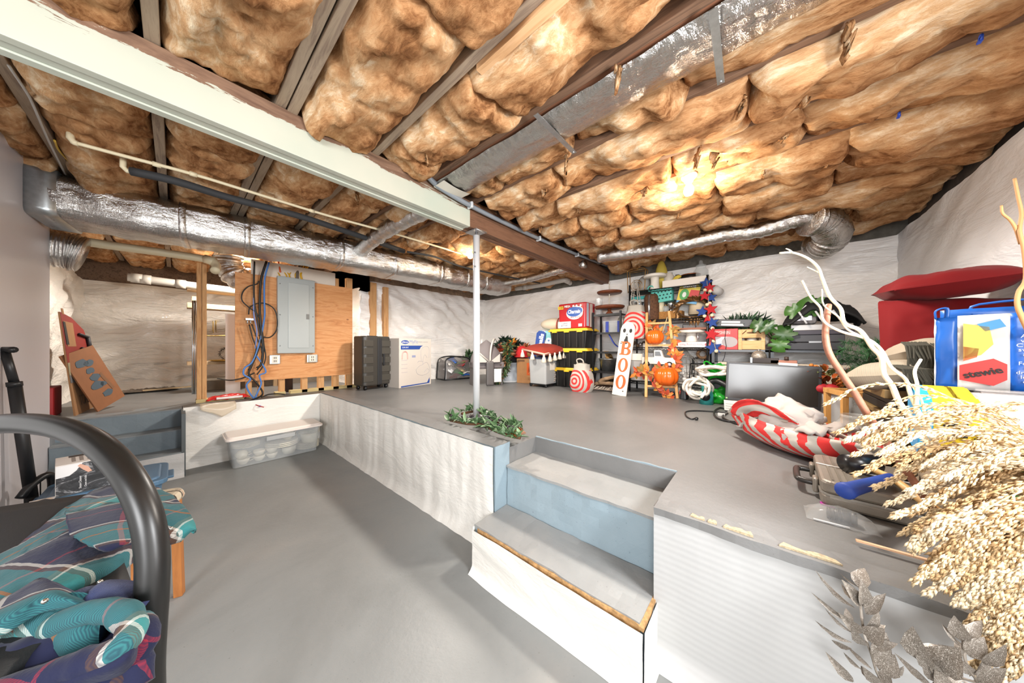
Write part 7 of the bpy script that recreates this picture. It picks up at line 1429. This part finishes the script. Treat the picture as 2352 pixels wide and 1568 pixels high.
branch([(2073, 863), (2110, 905), (2122, 940), (2130, 980), (2160, 1030)], .002, .005, M_wil, 1.0, .97)
t = thing('copper_branch', 'thick copper brown bent branch among the willow', 'branch', (VX, VY, .5)); M_cop = mat('94604a', .6, noise=.2, nscale=40)
branch([(1903, 700), (1899, 730), (1896, 770), (1905, 812), (1935, 860), (1965, 905), (1995, 955), (2060, 1050), (2200, 1250)], .0095, .011, M_cop, 1.12, 1.0, t)
t = thing('brown_twig', 'brown curly twigs crossing the right edge above the blue carrier bag', 'branch', (VX, VY, .5)); M_tw = mat('a87a4c', .7)
branch([(2330, 410), (2338, 450), (2346, 490), (2342, 530), (2352, 575), (2356, 640), (2340, 670), (2337, 700), (2350, 735), (2380, 800), (2440, 950)], .004, .007, M_tw, 1.0, .95, t)
branch([(2300, 472), (2303, 490), (2320, 505), (2333, 525), (2345, 560)], .003, .005, M_tw, 1.0, .99, t)
# glitter leaf sprays
a = N('silver_glitter'); vo = a.n('ShaderNodeTexVoronoi'); vo.inputs['Scale'].default_value = 55; a.l(a.coords(), 0, vo, 'Vector'); r = a.ramp(vo, 1, [(.2, '736a5f'), (.55, '9b9186'), (.82, 'b8aea3'), (.90, 'fffaf2')]); a.l(r, 0, a.b, 'Base Color'); a.set(rough=.42, metal=.4); a.bump(vo, 1, .9, .06); M_gl = a.m  # near-white cells are sparkle painted into the leaf colour
def spray(label, stalk, leaves, X0, seed):
    P_ = [onx(px, py, X0) for px, py in stalk]; P_ += [Vector((VX-.02, VY+.06, .62)), Vector((VX, VY+.02, .45))]; t = thing('glitter_leaf_spray', label, 'artificial plant', P_[-1], 0, 'silver glitter leaf sprays'); Oq = P_[-1]
    B().tube(smoothpath([p_-Oq for p_ in P_], 5), .003, 6).build('stem', M_gl, t); r_ = random.Random(seed)
    for bx, by, tx, ty, w_ in leaves:
        p0_, p1_ = onx(bx, by, X0), onx(tx, ty, X0-r_.uniform(-.03, .06)); d = p1_-p0_; scale = d.length/max(1, math.hypot(tx-bx, ty-by)); put_leaf(t, p0_-Oq, d, (-1, r_.uniform(-.7, .7), r_.uniform(-.4, .6)), d.length, w_*scale*.98, M_gl)
z6 = lambda x, y: (1800+x/2.761, 1000+y/2.761)
def L6(lst): return [(*z6(a_, b_), *z6(c_, d_), w_/2.761) for a_, b_, c_, d_, w_ in lst]
spray('silver glitter leaf spray rising against the white panel, tallest of them', [z6(485, 960), z6(490, 1100), z6(510, 1250), z6(560, 1400), z6(600, 1520), z6(700, 1640), z6(900, 1700)], L6([(480, 965, 500, 838, 95), (470, 960, 358, 882, 24), (450, 1090, 200, 905, 34), (455, 1050, 348, 938, 50), (490, 1080, 420, 955, 60), (495, 1080, 530, 960, 50), (400, 1165, 215, 1048, 32), (525, 1130, 620, 1015, 52), (440, 1250, 255, 1118, 44), (420, 1190, 400, 1100, 55), (430, 1310, 198, 1202, 60), (520, 1220, 625, 1140, 48), (500, 1250, 385, 1170, 62), (540, 1260, 635, 1195, 50), (430, 1350, 290, 1305, 46), (530, 1290, 610, 1240, 60), (520, 1330, 440, 1260, 46), (560, 1340, 695, 1320, 55), (580, 1420, 660, 1290, 70), (490, 1480, 375, 1385, 55), (560, 1480, 400, 1340, 50), (440, 1560, 295, 1420, 70), (620, 1500, 690, 1410, 85), (680, 1510, 775, 1487, 40), (560, 1560, 480, 1450, 70), (600, 1570, 520, 1500, 70), (650, 1600, 640, 1480, 60)]), 1.27, 1)
spray('silver glitter leaf spray low at the bottom edge beside the tallest spray', [z6(800, 1340), z6(880, 1430), z6(950, 1500), z6(1050, 1600), z6(1150, 1680)], L6([(900, 1450, 790, 1270, 100), (920, 1420, 970, 1320, 95), (880, 1550, 752, 1425, 42), (960, 1500, 850, 1400, 80), (960, 1560, 900, 1450, 80), (990, 1480, 1060, 1380, 70), (1000, 1540, 960, 1430, 80), (1050, 1580, 1090, 1440, 80), (940, 1600, 840, 1500, 70), (1040, 1620, 990, 1520, 80)]), 1.22, 2)
spray('silver glitter leaf spray half hidden under the dried grass', [z6(1150, 1200), z6(1140, 1330), z6(1160, 1450), z6(1230, 1560), z6(1300, 1650)], L6([(1110, 1330, 1005, 1200, 40), (1130, 1300, 1090, 1180, 70), (1150, 1280, 1150, 1180, 70), (1170, 1300, 1240, 1170, 60), (1120, 1400, 1040, 1370, 60), (1150, 1400, 1090, 1290, 80), (1180, 1400, 1260, 1300, 70), (1170, 1480, 1090, 1420, 70), (1220, 1500, 1330, 1420, 60), (1200, 1520, 1130, 1440, 80), (1240, 1560, 1380, 1500, 60), (1260, 1440, 1420, 1380, 50)]), 1.24, 3)
# leafy wreath round the post foot
t = thing('olive_wreath', 'green olive leaf wreath with dark berries lying round the post foot', 'wreath', (0, 0, 0)); r_ = random.Random(55); M_o = [mat(c, .5) for c in ('5f7f56', '4c6b45', '7f9a74')]
P_ = smoothpath([onz(px, py, .715) for px, py in ((1035, 965), (1070, 972), (1105, 975), (1140, 990), (1170, 1000), (1195, 1005))], 8); Q_ = smoothpath([onz(px, py, .70) for px, py in ((1060, 950), (1095, 945), (1130, 965), (1165, 980), (1200, 985))], 8)
for path in (P_, Q_): B().tube(path, .013, 6).build('vine', mat('5b3a22', .85, bump=.5), t)
for k in range(210):
    path = P_ if k % 5 < 3 else Q_; i = r_.randrange(len(path)-1); p_ = path[i]+rv(.02, r_); p_.z = max(p_.z, .712); d = (path[i+1]-path[i]).normalized()*r_.uniform(-1, .2)+Vector((r_.uniform(-.5, .5), r_.uniform(-1, 1), r_.uniform(.05, 1.1))); put_leaf(t, p_, d, (r_.uniform(-.5, .5), r_.uniform(-.5, .5), 1), r_.uniform(.07, .115), r_.uniform(.028, .040), M_o[k % 3])
for k in range(9):
    i = r_.randrange(len(P_)); B().ell(P_[i]+Vector((r_.uniform(-.05, .05), r_.uniform(-.05, .05), .05+.03*r_.random())), (.014, .014, .012), 10, 8).build('berry', mat('1d1318', .25), t)
for k, (px, py) in enumerate(((1172, 982), (1118, 958))): 
    q = onz(px, py, .755); B().tube([q+Vector((.03*math.cos(a), .03*math.sin(a), .004*math.sin(2*a))) for a in [i*PI/8 for i in range(16)]], .006, 6, True).build('black_ring', M_blk, t)
for k in range(8): 
    q = onz(1172+3*k, 1000-k, .72); B().tube([q, q+Vector((-.03, -.02, .02+.004*k)), q+Vector((-.01, -.07, .01))], .0025, 5).build('copper_wire', mat('b8672c', .4, .5), t)
